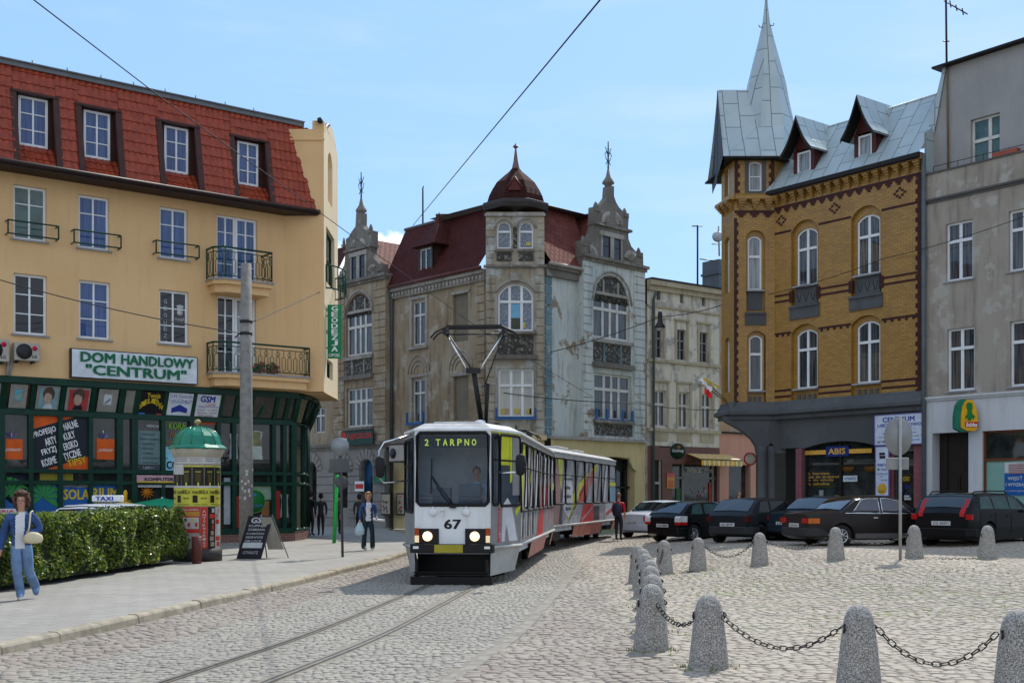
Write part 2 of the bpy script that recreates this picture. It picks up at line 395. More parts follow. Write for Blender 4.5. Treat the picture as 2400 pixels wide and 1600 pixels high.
def joints():
    """joint filling between the stones: sand with moss where the square is little walked on"""
    t = NT('sand_joints'); g = t.n('ShaderNodeNewGeometry').outputs['Position']; sp = t.n('ShaderNodeSeparateXYZ'); t.l(g,sp.inputs[0])
    c = t.mix(t.noise(2.2,6,.6,g),(.17,.15,.12),(.28,.25,.20))
    inside = t.math('MULTIPLY',t.step(sp.outputs[0],2.0,3.4),t.step(sp.outputs[1],12.5,17.0))
    m = t.math('MULTIPLY',inside,t.step(t.noise(.55,5,.6,g),.42,.58))
    edge = t.math('SUBTRACT',1.0,t.step(t.math('ABSOLUTE',t.math('SUBTRACT',sp.outputs[0],2.0)),.25,.7))
    m = t.math('MAXIMUM',m,t.math('MULTIPLY',edge,t.math('MULTIPLY',t.step(sp.outputs[1],13.0,15.0),t.step(t.noise(1.1,5,.6,g),.46,.56))))
    c = t.mix(m,c,(.15,.20,.05)); t.l(c,t.b.inputs['Base Color']); t.b.inputs['Roughness'].default_value = .95
    t.bump(t.noise(70,5,.6,g),.5,.01); return t.m
J = joints()
def heights_sheet(name,xs,ys,dz,m):
    mb = MB(); nx,ny = len(xs),len(ys)
    v = [(x,y,gz(x,y)+dz) for y in ys for x in xs]
    f = [(j*nx+i,j*nx+i+1,(j+1)*nx+i+1,(j+1)*nx+i) for j in range(ny-1) for i in range(nx-1)]
    mb.add(v,f,True); o = mb.build(name,m); tag(o,kind='structure'); return o
fr_ = lambda a,b,n:[a+(b-a)*i/n for i in range(n+1)]
heights_sheet('ground',[-1500,-200,-60]+fr_(-30,30,40)+[60,200,1500],[-300,-60,-10]+fr_(0,70,46)+[90,200,2500],-.03,paint_ground())
heights_sheet('road',fr_(-9,26,50),fr_(2,70,90),.005,J)
# individual stone setts as one sheet of real stones (nobody could count them)
def stone_mat(name,cols,moss=False):
    t = NT(name); gi = t.n('ShaderNodeNewGeometry'); ri = gi.outputs['Random Per Island']; g = gi.outputs['Position']
    cr = t.n('ShaderNodeValToRGB'); cr.color_ramp.interpolation = 'LINEAR'; e = cr.color_ramp.elements
    e[0].color = (*cols[0],1); e[1].color = (*cols[-1],1)
    for i,c in enumerate(cols[1:-1]):k = e.new((i+1)/(len(cols)-1)); k.color = (*c,1)
    t.l(ri,cr.inputs[0])
    c = t.mix(t.step(t.noise(.5,5,.6,g),.35,.7),cr.outputs[0],(.30,.27,.22),'MIX') if False else cr.outputs[0]
    dust = t.math('MULTIPLY',t.step(t.noise(.35,6,.6,g),.45,.68),.55); c = t.mix(dust,c,(.36,.325,.265))
    c = t.mix(.5,c,t.mix(t.noise(90,6,.75,g),(.15,.15,.15),(.85,.85,.85)),'SOFT_LIGHT')
    t.l(c,t.b.inputs['Base Color']); t.b.inputs['Roughness'].default_value = .72; t.b.inputs['Specular IOR Level'].default_value = .35
    t.bump(t.noise(45,6,.7,g),.35,.012); return t.m
S_road = stone_mat('road_setts_stone',[(.215,.18,.145),(.275,.235,.195),(.245,.195,.16),(.305,.265,.22),(.265,.225,.185)])
S_track = stone_mat('track_setts_stone',[(.235,.215,.18),(.285,.262,.222),(.26,.24,.20),(.31,.285,.243),(.275,.255,.215)])
S_sq = stone_mat('square_setts_stone',[(.30,.255,.20),(.355,.305,.245),(.32,.265,.21),(.385,.335,.27),(.34,.29,.235)])
def setts(name,stones,m,gap=.012,crown=.018,r=rnd):
    """stones: (x, y, half_u, half_v, ux, uy) ; each a low domed block with its own tilt"""
    vs_,fs = [],[]
    for(x,y,hu,hv,ux,uy) in stones:
        vx,vy = -uy,ux; b = len(vs_); z = gz(x,y); tx,ty = r.gauss(0,.025),r.gauss(0,.025); dz = r.gauss(0,.003)
        hu-=gap*(.6+.8*r.random()); hv-=gap*(.6+.8*r.random())
        for ring,(k,zz) in enumerate(((1.0,-.012),(.93,.010),(.62,.010+crown*.8))):
            for a,c in((-1,-1),(0,-1.06),(1,-1),(1.06,0),(1,1),(0,1.06),(-1,1),(-1.06,0)):
                j = .9 if a and c and abs(a)==1 and abs(c)==1 else 1
                pu,pv = a*hu*k*j,c*hv*k*j
                vs_.append((x+ux*pu+vx*pv,y+uy*pu+vy*pv,z+zz+dz+(tx*pu+ty*pv if ring else 0)))
        vs_.append((x,y,z+.010+crown+dz))
        for q in range(2):
            for i in range(8):fs.append((b+q*8+i,b+q*8+(i+1)%8,b+q*8+8+(i+1)%8,b+q*8+8+i))
        for i in range(8):fs.append((b+16+i,b+16+(i+1)%8,b+24))
    me = bpy.data.meshes.new(name); me.from_pydata(vs_,[],fs); me.polygons.foreach_set('use_smooth',[True]*len(fs)); me.materials.append(m); me.update()
    o = bpy.data.objects.new(name,me); link(o); tag(o,kind='structure'); return o
# tram track: centre line (from the rails seen in the road), gauge 1 m
TRK = [(-4.6,1.0),(-3.75,6.0),(-2.76,11.0),(-2.10,14.6),(-1.62,18.5),(-1.13,22.9),(-.62,27.5),(.02,33.0),(.70,37.5),(1.7,42.0),(3.1,47.0),(5.3,52.5),(9.0,59.0)]
def catmull(P,n=10):
    out = []
    for i in range(len(P)-1):
        p0,p1,p2,p3 = Vector(P[max(i-1,0)]),Vector(P[i]),Vector(P[i+1]),Vector(P[min(i+2,len(P)-1)])
        for k in range(n):
            t = k/n; out.append(.5*((2*p1)+(p2-p0)*t+(2*p0-5*p1+4*p2-p3)*t*t+(3*p1-p0-3*p2+p3)*t**3))
    out.append(Vector(P[-1])); return out
TC = catmull(TRK)
def track_x(y):
    for a,b in zip(TC,TC[1:]):
        if a.y<=y<=b.y:return a.x+(b.x-a.x)*(y-a.y)/(b.y-a.y)
    return TC[0].x if y<TC[0].y else TC[-1].x
def offs(P,d):
    out = []
    for i,p in enumerate(P):
        t = (P[min(i+1,len(P)-1)]-P[max(i-1,0)]).normalized(); out.append(Vector((p.x+t.y*d,p.y-t.x*d)))
    return out
rails = thing('tram_track','pair of steel grooved tram rails let into the setts','tram rails',(TC[0].x,TC[0].y,0))
rail_m = mat('rail_steel',(.22,.205,.18),.45,metal=.35,var=.2,vs_=8)
conc = mat('track_kerb_strip',(.25,.23,.195),.9,var=.3,vs_=4,bump=.3)
def ribbon(P,d0,d1,z,m,name,par,thick=.0):
    a,b = offs(P,d0),offs(P,d1); mb = MB(); n = len(P)
    v = [(p.x,p.y,gz(p.x,p.y)+z) for p in a]+[(p.x,p.y,gz(p.x,p.y)+z) for p in b]
    v+=[(q[0],q[1],q[2]-.05) for q in v]
    f = []
    for i in range(n-1):f+=[(i,i+1,n+i+1,n+i),(i,2*n+i,2*n+i+1,i+1),(n+i,n+i+1,3*n+i+1,3*n+i)]
    mb.add(v,f); o = mb.build(name,m,par); return o
for sgn in(-1,1):
    ribbon(TC,sgn*.5-.028,sgn*.5+.02,.022,rail_m,'rail',rails)
    ribbon(TC,sgn*.5+sgn*-.07-.008,sgn*.5+sgn*-.07+.008,.018,rail_m,'guard_lip',rails)
# strip of flat stones bounding the track zone on its right, and rows of setts
ED = 2.05
def in_view(x,y,m=1.0):return y>9.2 and abs(x)<y*.4348+m+2.2
st_t,st_r,st_s = [],[],[]
y = 9.5
L_in = offs(TC,0)
cum_ = 0
# track zone: rows across the track, stones about 10 x 13 cm
for i in range(len(TC)-1):
    a,b = TC[i],TC[i+1]; t = (b-a); ln = t.length; t.normalize()
    k = int(max(1,round(ln/.105)))
    for q in range(k):
        p = a+t*(ln*(q+.5)/k)
        if p.y<9 or p.y>50:continue
        far = p.y>30
        d = -1.85
        while d<ED-.12:
            wd = rnd.uniform(.075,.125); dm = d+wd/2
            x,yy = p.x+t.y*dm,p.y-t.x*dm
            if all(abs(abs(dm)-e)>.055+wd/2-.02 for e in(.5,.43)) and in_view(x,yy,.6) and x>kx(yy)+.12:
                st_t.append((x+rnd.gauss(0,.006),yy+rnd.gauss(0,.006),wd/2,ln/k/2,t.y,-t.x))
            d+=wd
# road left of the track up to the kerb, and right of the track to the bollards: bigger, rows across the street
def fill(stones,xf0,xf1,y0,y1,row,wmin,wmax,ang,zfilter=None):
    ca,sa = math.cos(ang),math.sin(ang)
    v = -60.0
    while v<90:
        u = -60.0+rnd.random()*.2
        while u<60:
            wd = rnd.uniform(wmin,wmax); x = (u+wd/2)*ca-v*sa; y_ = (u+wd/2)*sa+v*ca
            wob = .03*math.sin(u*1.3+v*.7)
            y_+=wob
            if y0<y_<y1 and in_view(x,y_,.5) and xf0(y_)<x<xf1(y_) and(zfilter is None or zfilter(x,y_)):
                stones.append((x+rnd.gauss(0,.007),y_+rnd.gauss(0,.007),wd/2,row/2,ca,sa))
            u+=wd
        v+=row
tz_l = lambda y:track_x(y)-1.9
tz_r = lambda y:track_x(y)+ED+.17
fill(st_r,lambda y:kx(y)+.05,tz_l,9.3,40,.125,.11,.19,rad(8))
# bollards stand on an oval; the square inside it is laid in larger flat stones
B_PX = [(1520,1367,1525),(1621,0,0)]
def sq_edge(y):return 1.55+.06*(y-11)*.2
fill(st_s,sq_edge,lambda y:22,9.3,48,.12,.12,.19,rad(-7))
fill(st_r,tz_r,sq_edge,9.3,48,.12,.11,.18,rad(-4))
setts('track_setts',st_t,S_track,gap=.004,crown=.006); setts('road_setts',st_r,S_road,gap=.005,crown=.008); setts('square_setts',st_s,S_sq,gap=.0045,crown=.006)
print('stones',len(st_t),len(st_r),len(st_s))
ribbon([p for p in TC if 8<p.y<50],ED,ED+.14,.012,conc,'edging_strip',rails)
# pavement with kerb stones
def pave_mat():
    t = NT('pavement_slabs'); g = t.n('ShaderNodeNewGeometry').outputs['Position']
    mp_ = t.n('ShaderNodeMapping'); mp_.inputs['Rotation'].default_value = (0,0,rad(9)); t.l(g,mp_.inputs[0])
    k = t.n('ShaderNodeTexBrick'); t.l(mp_.outputs[0],k.inputs['Vector']); k.inputs['Scale'].default_value = 1
    k.inputs['Brick Width'].default_value = .35; k.inputs['Row Height'].default_value = .35; k.inputs['Mortar Size'].default_value = .006; k.offset = .5
    k.inputs['Color1'].default_value = (.27,.255,.225,1); k.inputs['Color2'].default_value = (.315,.30,.268,1); k.inputs['Mortar'].default_value = (.13,.12,.10,1)
    c = t.mix(t.math('MULTIPLY',t.step(t.noise(.45,7,.65,g),.4,.7),.6),k.outputs[0],(.215,.20,.175))
    c = t.mix(t.math('MULTIPLY',t.step(t.noise(2.5,8,.7,g),.58,.64),.5),c,(.36,.345,.305))
    c = t.mix(.5,c,t.mix(t.noise(60,6,.75,g),(.2,.2,.2),(.8,.8,.8)),'SOFT_LIGHT')
    t.l(c,t.b.inputs['Base Color']); t.b.inputs['Roughness'].default_value = .85
    t.bump(t.math('ADD',t.math('SUBTRACT',1.0,k.outputs[1]),t.math('MULTIPLY',t.noise(25,6,.7,g),.6)),.6,.012); return t.m
mb = MB(); ys = fr_(3,57,60)
v = []; 
for y in ys:v+=[(-60,y,SW),(kx(y)-.16,y,SW)]
mb.add(v,[(2*i,2*i+1,2*i+3,2*i+2) for i in range(60)]); v2 = [(-60,57,SW),(-5.9,57,SW),(-5.9,80,SW),(-60,80,SW)]
mb.add(v2,[(0,1,2,3)]); o = mb.build('pavement',pave_mat()); tag(o,kind='structure')
kerb_m = mat('kerb_granite',(.33,.29,.22),.85,var=.25,vs_=5,bump=.5,bs=50)
mb = MB(); y = 4.6
while y<52:
    ln = .95+.2*rnd.random(); y1 = y+ln; a = Vector((kx(y),y,0)); b = Vector((kx(y1),y1,0)); t = (b-a).normalized(); n_ = Vector((-t.y,t.x,0)); g_ = .008; jz = rnd.gauss(0,.006); jx = rnd.gauss(0,.006)
    a2,b2 = a+t*g_+n_*jx,b-t*g_+n_*jx
    prof = [(0,-.05),(0.012,SW-.035+jz),(.03,SW-.01+jz),(.06,SW+.005+jz),(.17,SW+.006+jz),(.17,-.05)]
    vv = [tuple(a2+n_*d+Vector((0,0,z))) for d,z in prof]+[tuple(b2+n_*d+Vector((0,0,z))) for d,z in prof]
    mb.add(vv,[(i,i+1,i+7,i+6) for i in range(5)]+[(0,6,11,5),tuple(range(5,-1,-1)),tuple(range(6,12))]); y = y1
o = mb.build('kerb',kerb_m); tag(o,kind='structure')
# ---------------------------------------------------------------- department store on the left
LA = math.atan2(.609,.793)
Gf = Fr((-7.27,42.4),LA)                       # glass plane of the ground floor
OV = .45
A = Fr((-7.27+.609*OV,42.4-.793*OV),LA)  # upper wall plane
store = thing('department_store','yellow rendered department store with red tiled mansard roof and dark green glazed ground floor','building',(-12,41,0))
y_pl = plaster('store_render',(.665,.425,.205),(.715,.47,.235),(.55,.36,.175),None,.25,2,.35,bump=.12)
y_pl2 = plaster('store_render_pale',(.78,.63,.42),(.82,.68,.46),(.66,.54,.36),None,.25,2,.3,bump=.12)
t_red = mat('red_metal_tiles',(.29,.052,.024),.24,var=.2,vs_=5)
brown = mat('brown_cladding',(.055,.022,.018),.45)
xk,_ = A.q(667,600); Kp = A.at(xk)             # kink where the wall turns to face the street mouth
xr = (759-CX)/F*Kp.y
B2 = Fr((Kp.x,Kp.y),0.0); wB = xr-Kp.x
Z0 = 5.36; ZE = A.z(2,374,.6)
C2 = Fr((xr,Kp.y),rad(91.3)); wC = 3.9
wins = []     # upper windows on plane A: (rect, kind)
r3 = [A.rect(31,109,437,563),A.rect(184,256,460,584),A.rect(374,440,488,607)]
r2 = [A.rect(32,110,643,784),A.rect(185,258,659,794),A.rect(373,442,681,806)]
d3 = A.rect(508,603,509,668); d2 = A.rect(509,600,697,880)
ex = []
for k in range(1,4):                              # the rhythm goes on beyond the left edge
    ex+=[(r3[0][0]-3.1*k,r3[0][1]-3.1*k,r3[0][2],r3[0][3]),(r2[0][0]-3.1*k,r2[0][1]-3.1*k,r2[0][2],r2[0][3])]
mb = MB(A.M); XL = -22.0
wall(mb,XL,xk,Z0,ZE+.1,r3+r2+[d3,d2]+ex,0,.2)
mb.quad((XL,.25,Z0),(XL,9,Z0),(XL,9,ZE),(XL,.25,ZE))
mb.build('wall',y_pl,store)
mb = MB(B2.M); ZP = B2.z(745,283); ZQ = B2.z(700,304)
wall(mb,0,wB,Z0,ZQ,[]); mb.box(B2.x(732),wB-.001,0,.35,ZQ,ZP); mb.box(0,B2.x(732),0,.3,ZQ-.001,ZQ+.02)
zb = B2.z(700,329); mb.box(.02,wB+.03,-.04,0,zb,zb+.06)
mb.slab([(Kp.x-.3,Kp.y),(xr,Kp.y),(xr,Kp.y+wC),(Kp.x-3,Kp.y+wC)],Z0-.001,Z0+.02,T=B2.M.inverted())
mb.build('wall',y_pl,store)
# lit end wall with curved parapet, niche and window
mb = MB(C2.M)
nx0,nx1 = C2.x(768.5),C2.x(779); nz0,nz1 = C2.z(774,480),C2.z(774,360)
wx0,wx1,wz0,wz1 = C2.x(764.5),C2.x(784),C2.z(774,672),C2.z(774,545)
vx0,vx1,vz0,vz1 = C2.x(766),C2.x(780),C2.z(773,888),C2.z(773,845)
zt1 = C2.z(790,362)
wall(mb,0,wC,Z0,zt1,[(nx0,nx1,nz0,min(nz1,zt1-.05),.35),(wx0,wx1,wz0,wz1),(vx0,vx1,vz0,vz1)],0,.2)
cp = [(757,283),(767,300),(769.5,306),(772,299),(776,296),(781,308),(786,330),(789.5,356)]
pts = [(C2.x(a),C2.z(a,b)) for a,b in cp]
mb.prism([(0,zt1-.001),(wC,zt1-.001),(wC,zt1+.02)]+[p for p in pts[::-1] if p[0]<wC-.02]+[(0,ZP)],0,.3)
mb.box(0,wC,9,9.2,0,5)
mb.build('wall',y_pl2,store)
cap = MB(C2.M); cap.tube([(p[0],.12,p[1]+.03) for p in pts],.10,5); cap.build('parapet_cap',dark_metal,store)
mb = MB(C2.M); mb.quad((nx0,.2,nz0),(nx1,.2,nz0),(nx1,.2,nz1),(nx0,.2,nz1)); mb.build('niche',y_pl,store)
window(store,C2.M,wx0,wx1,wz0,wz1,.12,.08,.04,(.5,),(.5,),fm=green_paint,pm=p_dark)
window(store,C2.M,vx0,vx1,vz0,vz1,.12,.08,.04,(.5,),(),fm=green_paint,pm=p_dark)
def railing_u(par,M,x0,x1,z0,z1,y):
    k = MB(M); n = 8; c = (x0+x1)/2; hw = (x1-x0)/2+.15
    for zz in(z0,z1):k.tube([(c+hw*math.cos(a),y-.55*math.sin(a),zz) for a in[PI*i/n for i in range(n+1)]],.03,5)
    for i in range(n+1):
        a = PI*i/n; k.cyl((c+hw*math.cos(a),y-.55*math.sin(a),z0),(c+hw*math.cos(a),y-.55*math.sin(a),z1),.022,n=4)
    return k.build('window_railing',green_paint,par)
railing_u(store,C2.M,wx0,wx1,wz0-.25,wz0+.55,0)
# windows
kinds3 = [p_green,p_blue,p_blue]; kinds2 = [p_dark,p_blue,p_dark]
def store_win(r,pmx,grid=True):return window(store,A.M,*r,y=.1,fw=.075,bw=.028,cols=(.5,),rows=(.345,.665),fm=white_pvc,pm=pmx,sill=.05)
for r,k in zip(r3,kinds3):store_win(r,k)
for r,k in zip(r2,kinds2):store_win(r,k)
for i,r in enumerate(ex):store_win(r,p_dark)
gd = A.rect(373,442,681,806); mb = MB(A.M); q = mb
xa,xb = gd[0],gd[1]; ww = xb-xa
for i,ch in enumerate('GEODEZJA'):mb.text(ch,xa+ww*.20,xa+ww*.31,gd[3]-.30-i*.225-.13,gd[3]-.30-i*.225,.125,.0)
mb.text('opgk',xa+ww*.58,xa+ww*.93,gd[2]+.78,gd[2]+.92,.125)
mb.lathe([(.10,0),(.10,.004)],n=16,T=Matrix.Translation((xa+ww*.75,.128,gd[2]+1.07))@Matrix.Rotation(rad(90),4,'X'))
mb.prism([(xa+ww*.66,gd[2]+1.2),(xa+ww*.85,gd[2]+1.2),(xa+ww*.88,gd[2]+1.3),(xa+ww*.76,gd[2]+1.34),(xa+ww*.63,gd[2]+1.3)],.122,.126)
mb.build('window_lettering',mat('frosted_lettering',(.45,.48,.48),.6),store)
for r,opn in((d3,0),(d2,1)):
    xm = r[0]+(r[1]-r[0])*.47
    window(store,A.M,r[0],xm,r[2],r[3],.1,.07,.025,(.5,),(.3,.53,.76),fm=white_pvc,pm=p_blue if not opn else p_dark,name='balcony_door')
    window(store,A.M,xm+.01,r[1],r[2],r[3],.1,.085,.028,(.5,),(.28,.52,.76),fm=white_pvc,pm=p_cur if opn else p_blue,name='balcony_door')
# little green guard rails under the upper windows
for r in r3+ex[0::2]:
    k = MB(A.M); x0,x1 = r[0]-.22,r[1]+.28; za,zb_ = r[2]+.08,r[2]+.48
    k.tube([(x0,0,za),(x0,-.28,za),(x1,-.28,za),(x1,0,za)],.025,5); k.tube([(x0,0,zb_),(x0,-.28,zb_),(x1,-.28,zb_),(x1,0,zb_)],.025,5)
    for xx in(x0,x1):k.cyl((xx,-.28,za),(xx,-.28,zb_),.025,n=5)
    k.build('guard_rail',green_paint,store)
# balconies
def balcony(fr,x0,x1,ztop,zrail,dep,chamf):
    s_ = MB(fr.M); s_.slab([(x0,0),(x0,-dep+chamf),(x0+chamf,-dep),(x1-.05,-dep),(x1,-dep+.1),(x1,0)],ztop-.14,ztop)
    s_.slab([(x0+.1,0),(x0+.1,-dep+chamf+.1),(x0+.1+chamf,-dep+.1),(x1-.1,-dep+.1),(x1-.1,0)],ztop-.40,ztop-.141)
    b = s_.build('balcony',y_pl,store)
    e = MB(fr.M); e.slab([(x0-.05,0),(x0-.05,-dep+chamf-.03),(x0+chamf-.03,-dep-.05),(x1+.04,-dep-.05),(x1+.04,0)],ztop+.001,ztop+.05); e.build('balcony_edge',sill_st,b)
    path = [(x0,-.02),(x0,-dep+chamf),(x0+chamf,-dep+.03),(x1-.03,-dep+.03),(x1-.03,-.02)]
    k = MB(fr.M); zl = ztop+.14; P3 = lambda z:[(p[0],p[1],z) for p in path]
    k.tube(P3(zrail),.035,6); k.tube(P3(zl),.018,5); k.tube(P3(zrail-.14),.015,5)
    for(a,b_) in zip(path,path[1:]):
        a,b_ = Vector((*a,0)),Vector((*b_,0)); L_ = (b_-a).length; n = max(1,int(L_/.21)); d = (b_-a)/n; ln = d.length*.30
        t = d.normalized()
        for i in range(n):
            c = a+d*(i+.5)
            if i%2==0:k.tube([tuple(c+t*(ln*math.cos(u))+Vector((0,0,zrail-.28+ln*1.3*math.sin(u)))) for u in[2*PI*q_/8 for q_ in range(8)]],.011,4,closed=True)
            h0,h1 = zl+.10,zrail-.42
            for sg in(-1,1):k.cyl(c+t*ln*sg+Vector((0,0,h0)),c+t*ln*sg+Vector((0,0,h1)),.011,n=4)
            k.tube([tuple(c+t*ln*q_+Vector((0,0,z_))) for q_,z_ in((-1,h0),(0,h0-.05),(1,h0))],.011,4)
            k.tube([tuple(c+t*ln*q_+Vector((0,0,z_))) for q_,z_ in((-1,h1),(0,h1+.05),(1,h1))],.011,4)
            k.cyl(c+Vector((0,0,zl)),c+Vector((0,0,h0-.05)),.011,n=4); k.cyl(c+Vector((0,0,h1+.05)),c+Vector((0,0,zrail-.14)),.011,n=4)
        k.cyl(a+Vector((0,0,zl-.1)),a+Vector((0,0,zrail)),.022,n=5)
    k.build('balcony_railing',green_paint,b); return b
zt = A.z(560,658,.8); balcony(A,A.x(507,.8),A.x(640,.85),zt,A.z(560,583,.8),.85,.3)
zt = A.z(560,876,.8); bx0 = A.x(508,.8); balcony(A,bx0,A.x(728,.85),zt,A.z(560,803,.8),.85,.35)
# pots on the lower balcony
for px,c in((606,(.45,.05,.07)),(640,(.45,.05,.07))):
    k = MB(A.M); x = A.x(px,.5); k.lathe([(.10,0),(.13,.18)],(x,-.45,zt+.05),8)
    p = k.build('flower_pot',mat('pot_clay',(.25,.10,.05)),None); tag(p,'clay pot of red flowers on the lower balcony %s'%('near the grey pole' if px==606 else 'at the right of its neighbour'),'flower pot','flower pots on the balcony')
    f = MB(A.M); f.m = 0
    for _ in range(60): 
        c_ = Vector((x+rnd.gauss(0,.12),-.45+rnd.gauss(0,.1),zt+.30+rnd.gauss(0,.07))); s_ = .05; a = rnd.random()*6
        f.m = 0 if rnd.random()<.7 else 1
        f.quad(c_+Vector((-s_,0,-s_)),c_+Vector((s_*math.cos(a),s_*math.sin(a),-s_)),c_+Vector((s_,0,s_)),c_+Vector((-s_*.5,.02,s_)))
    q = f.build('flowers',[mat('balcony_leaf',(.04,.10,.03)),mat('red_petals',c)],None); q.parent = p; q.location = Vector(q.location)-Vector(p.location)
# mansard roof with recessed dormer windows
oB,oT = .66,.02; zB = ZE-.06; zT = A.z(2,150,.02); sl_ = Vector((0,(oB-oT),zT-zB)); LS = sl_.length; ang = math.atan2(zT-zB,oB-oT)
MS = A.M@Matrix.Translation((0,-oB,zB))@Matrix.Rotation(ang-rad(90),4,'X')     # local: x along, z up the slope
def zs(z):return(z-zB)/(zT-zB)*LS
def osl(z):return oB+(oT-oB)*(z-zB)/(zT-zB)
D = [(31,147,213,393),(184,293,245,415),(373,478,282,446),(544,643,317,475)]
Wd = [(42,111,230,345),(195,257,263,373),(384,440,299,406),(555,604,335,435)]
XR = A.x(742,oB)
ho = []; info = []
for(a,b,c,d),(wa,wb,wc,wd) in zip(D,Wd):
    x0,x1 = A.x(a+3,.4),A.x(b-12,.4); zt_ = A.z((a+b)/2,c+14,.15); wz0_ = A.z((wa+wb)/2,wd,-.0)
    ho.append((x0,x1,0.0,zs(zt_))); info.append((x0,x1,zt_,A.x(wa),A.x(wb),wz0_,A.z((wa+wb)/2,wc)))
for k in range(1,3):
    i0 = info[0]; dx = 3.1*k; info.append((i0[0]-dx,i0[1]-dx,i0[2],i0[3]-dx,i0[4]-dx,i0[5],i0[6])); ho.append((i0[0]-dx,i0[1]-dx,0.0,zs(i0[2])))
xs = [XL]+sorted(v for h in ho for v in h[:2])+[XR]
for i in range(0,len(xs),2):tile_slope(MS,xs[i],xs[i+1],LS,.2,.35,t_red,'roof',store)
for h in ho:tile_slope(MS@Matrix.Translation((0,0,h[3])),h[0],h[1],LS-h[3],.2,.35,t_red,'roof',store)
mb = MB(A.M)
for(x0,x1,zt_,a,b,c,d) in info:         # tile patch under each dormer window
    y1,z1 = -.03,c-.02; L2 = math.hypot(oB-.03,z1-zB); an = math.atan2(z1-zB,oB-.03)
    T = Matrix.Translation((0,-oB,zB))@Matrix.Rotation(an-rad(90),4,'X')
    tile_slope(A.M@T,x0,x1,L2,.2,.35,t_red,'dormer_apron',store)
    k = MB(A.M)
    for xx,s in((x0,1),(x1,-1)):
        k.add([(xx,-osl(zB)-.02,zB),(xx,.05,zB),(xx,.05,zt_),(xx,-osl(zt_)-.02,zt_)],[(0,1,2,3)])
        # verge boards along the slope
        for u0,u1 in((xx-.09,xx+.09),):
            k.add([(u0,-oB-.06,zB),(u1,-oB-.06,zB),(u1,-osl(zt_)-.06,zt_+.05),(u0,-osl(zt_)-.06,zt_+.05),(u0,-oB+.05,zB),(u1,-oB+.05,zB),(u1,-osl(zt_)+.05,zt_+.05),(u0,-osl(zt_)+.05,zt_+.05)],[(0,1,2,3),(0,4,5,1),(1,5,6,2),(2,6,7,3),(3,7,4,0)])
    k.box(x0-.09,x1+.09,-osl(zt_)-.09,.05,zt_,zt_+.07)
    k.box(x0,x1,.0,.05,zB,c); k.box(x0,a,0,.05,c,zt_); k.box(b,x1,0,.05,c,zt_); k.box(a,b,0,.05,d,zt_)
    dm = k.build('dormer',brown,store)
    window(dm,A.M,a,b,c,d,-.04,.075,.028,(.5,),(.33,.66),fm=white_pvc,pm=p_blue,sill=0)
mb = MB(A.M); mb.box(XL,XR-.2,-oT-.10,.6,zT,zT+.14); mb.box(XL,XR-.2,-oT-.16,.5,zT+.14,zT+.18)
for i in range(14):mb.cyl((XL+6+i*1.05,.1,zT+.18),(XL+6+i*1.05,.1,zT+.36),.02,n=4)
mb.build('roof_ridge',mat('grey_lead_flashing',(.14,.15,.16),.5),store)
mb = MB(A.M); mb.quad((XL,.5,zT+.13),(XR-.2,.5,zT+.13),(XR-1,9,zT+.13),(XL,9,zT+.13)); mb.build('roof',mat('roof_felt',(.06,.06,.06),.9),store)
mb = MB(A.M); mb.box(XL,XR,-oB-.1,.02,zB-.12,zB-.02); mb.tube([(XL,-oB-.12,zB+.0),(XR+.05,-oB-.12,zB+.0)],.085,8); mb.build('gutter',mat('gutter_brown',(.03,.016,.014),.5),store)
# glazed ground floor: leaning upper lights, posts, transoms, brick plinth
gm = mat('shopfront_green_frames',(.004,.036,.022),.35,var=.2)
ZT = Gf.z(300,905,OV); ZT = 5.28; ZL1 = Gf.z(110,967); ZL2 = Gf.z(110,1103); ZL3 = Gf.z(110,1130); ZPL = .50
posts = [-200,-130,-62,3,72,141,212,280,315,382,448,512,548,583,641,666,688]
px_ = [Gf.x(p) for p in posts]; XG = px_[-1]
x_l = px_[0]
lit = p_dark
gl = MB(Gf.M); gl.quad((x_l,.06,ZPL),(XG,.06,ZPL),(XG,.06,ZL1),(x_l,.06,ZL1)); gl.quad((x_l,.03,ZL1),(XG,.03,ZL1),(XG,-OV+.03,ZT),(x_l,-OV+.03,ZT))
Cb = [Gf.at(XG),Vector(((708-CX)/F*43.15,43.15,0)),Vector(((720-CX)/F*44.5,44.5,0)),Vector(((724-CX)/F*47.5,47.5,0))]
Ct = [A.at(XG+.02),Vector(((727-CX)/F*42.9,42.9,0)),Vector(((742-CX)/F*44.3,44.3,0)),Vector(((748-CX)/F*47.5,47.5,0))]
for i in range(3):
    a,b,c,d = Cb[i],Cb[i+1],Ct[i],Ct[i+1]
    gl2 = MB(); gl.v+=[a+Vector((0,0,ZPL)),b+Vector((0,0,ZPL)),b+Vector((0,0,ZL1)),a+Vector((0,0,ZL1)),c+Vector((0,0,ZT)),d+Vector((0,0,ZT))]
    n0 = len(gl.v)-6; gl.f+=[[n0,n0+1,n0+2,n0+3],[n0+3,n0+2,n0+5,n0+4]]; gl.uv+=[(0,0),(1,0),(1,1),(0,1)]*2; gl.sm+=[False]*2; gl.mi+=[0,0]
shop_glass = pane('shop_glass',(.010,.013,.013),(.03,.034,.03)); gl.build('shop_glazing',shop_glass,store)
fm_ = MB(Gf.M)
for i,x in enumerate(px_):
    w_ = .07 if i not in(3,7,8,16) else .10
    fm_.box(x-w_,x+w_,-.06,.05,ZPL,ZL1)
    fm_.add([(x-w_,-.05,ZL1),(x+w_,-.05,ZL1),(x+w_,-OV-.03,ZT),(x-w_,-OV-.03,ZT),(x-w_,.06,ZL1),(x+w_,.06,ZL1),(x+w_,-OV+.08,ZT),(x-w_,-OV+.08,ZT)],[(0,1,2,3),(0,3,7,4),(1,5,6,2)])
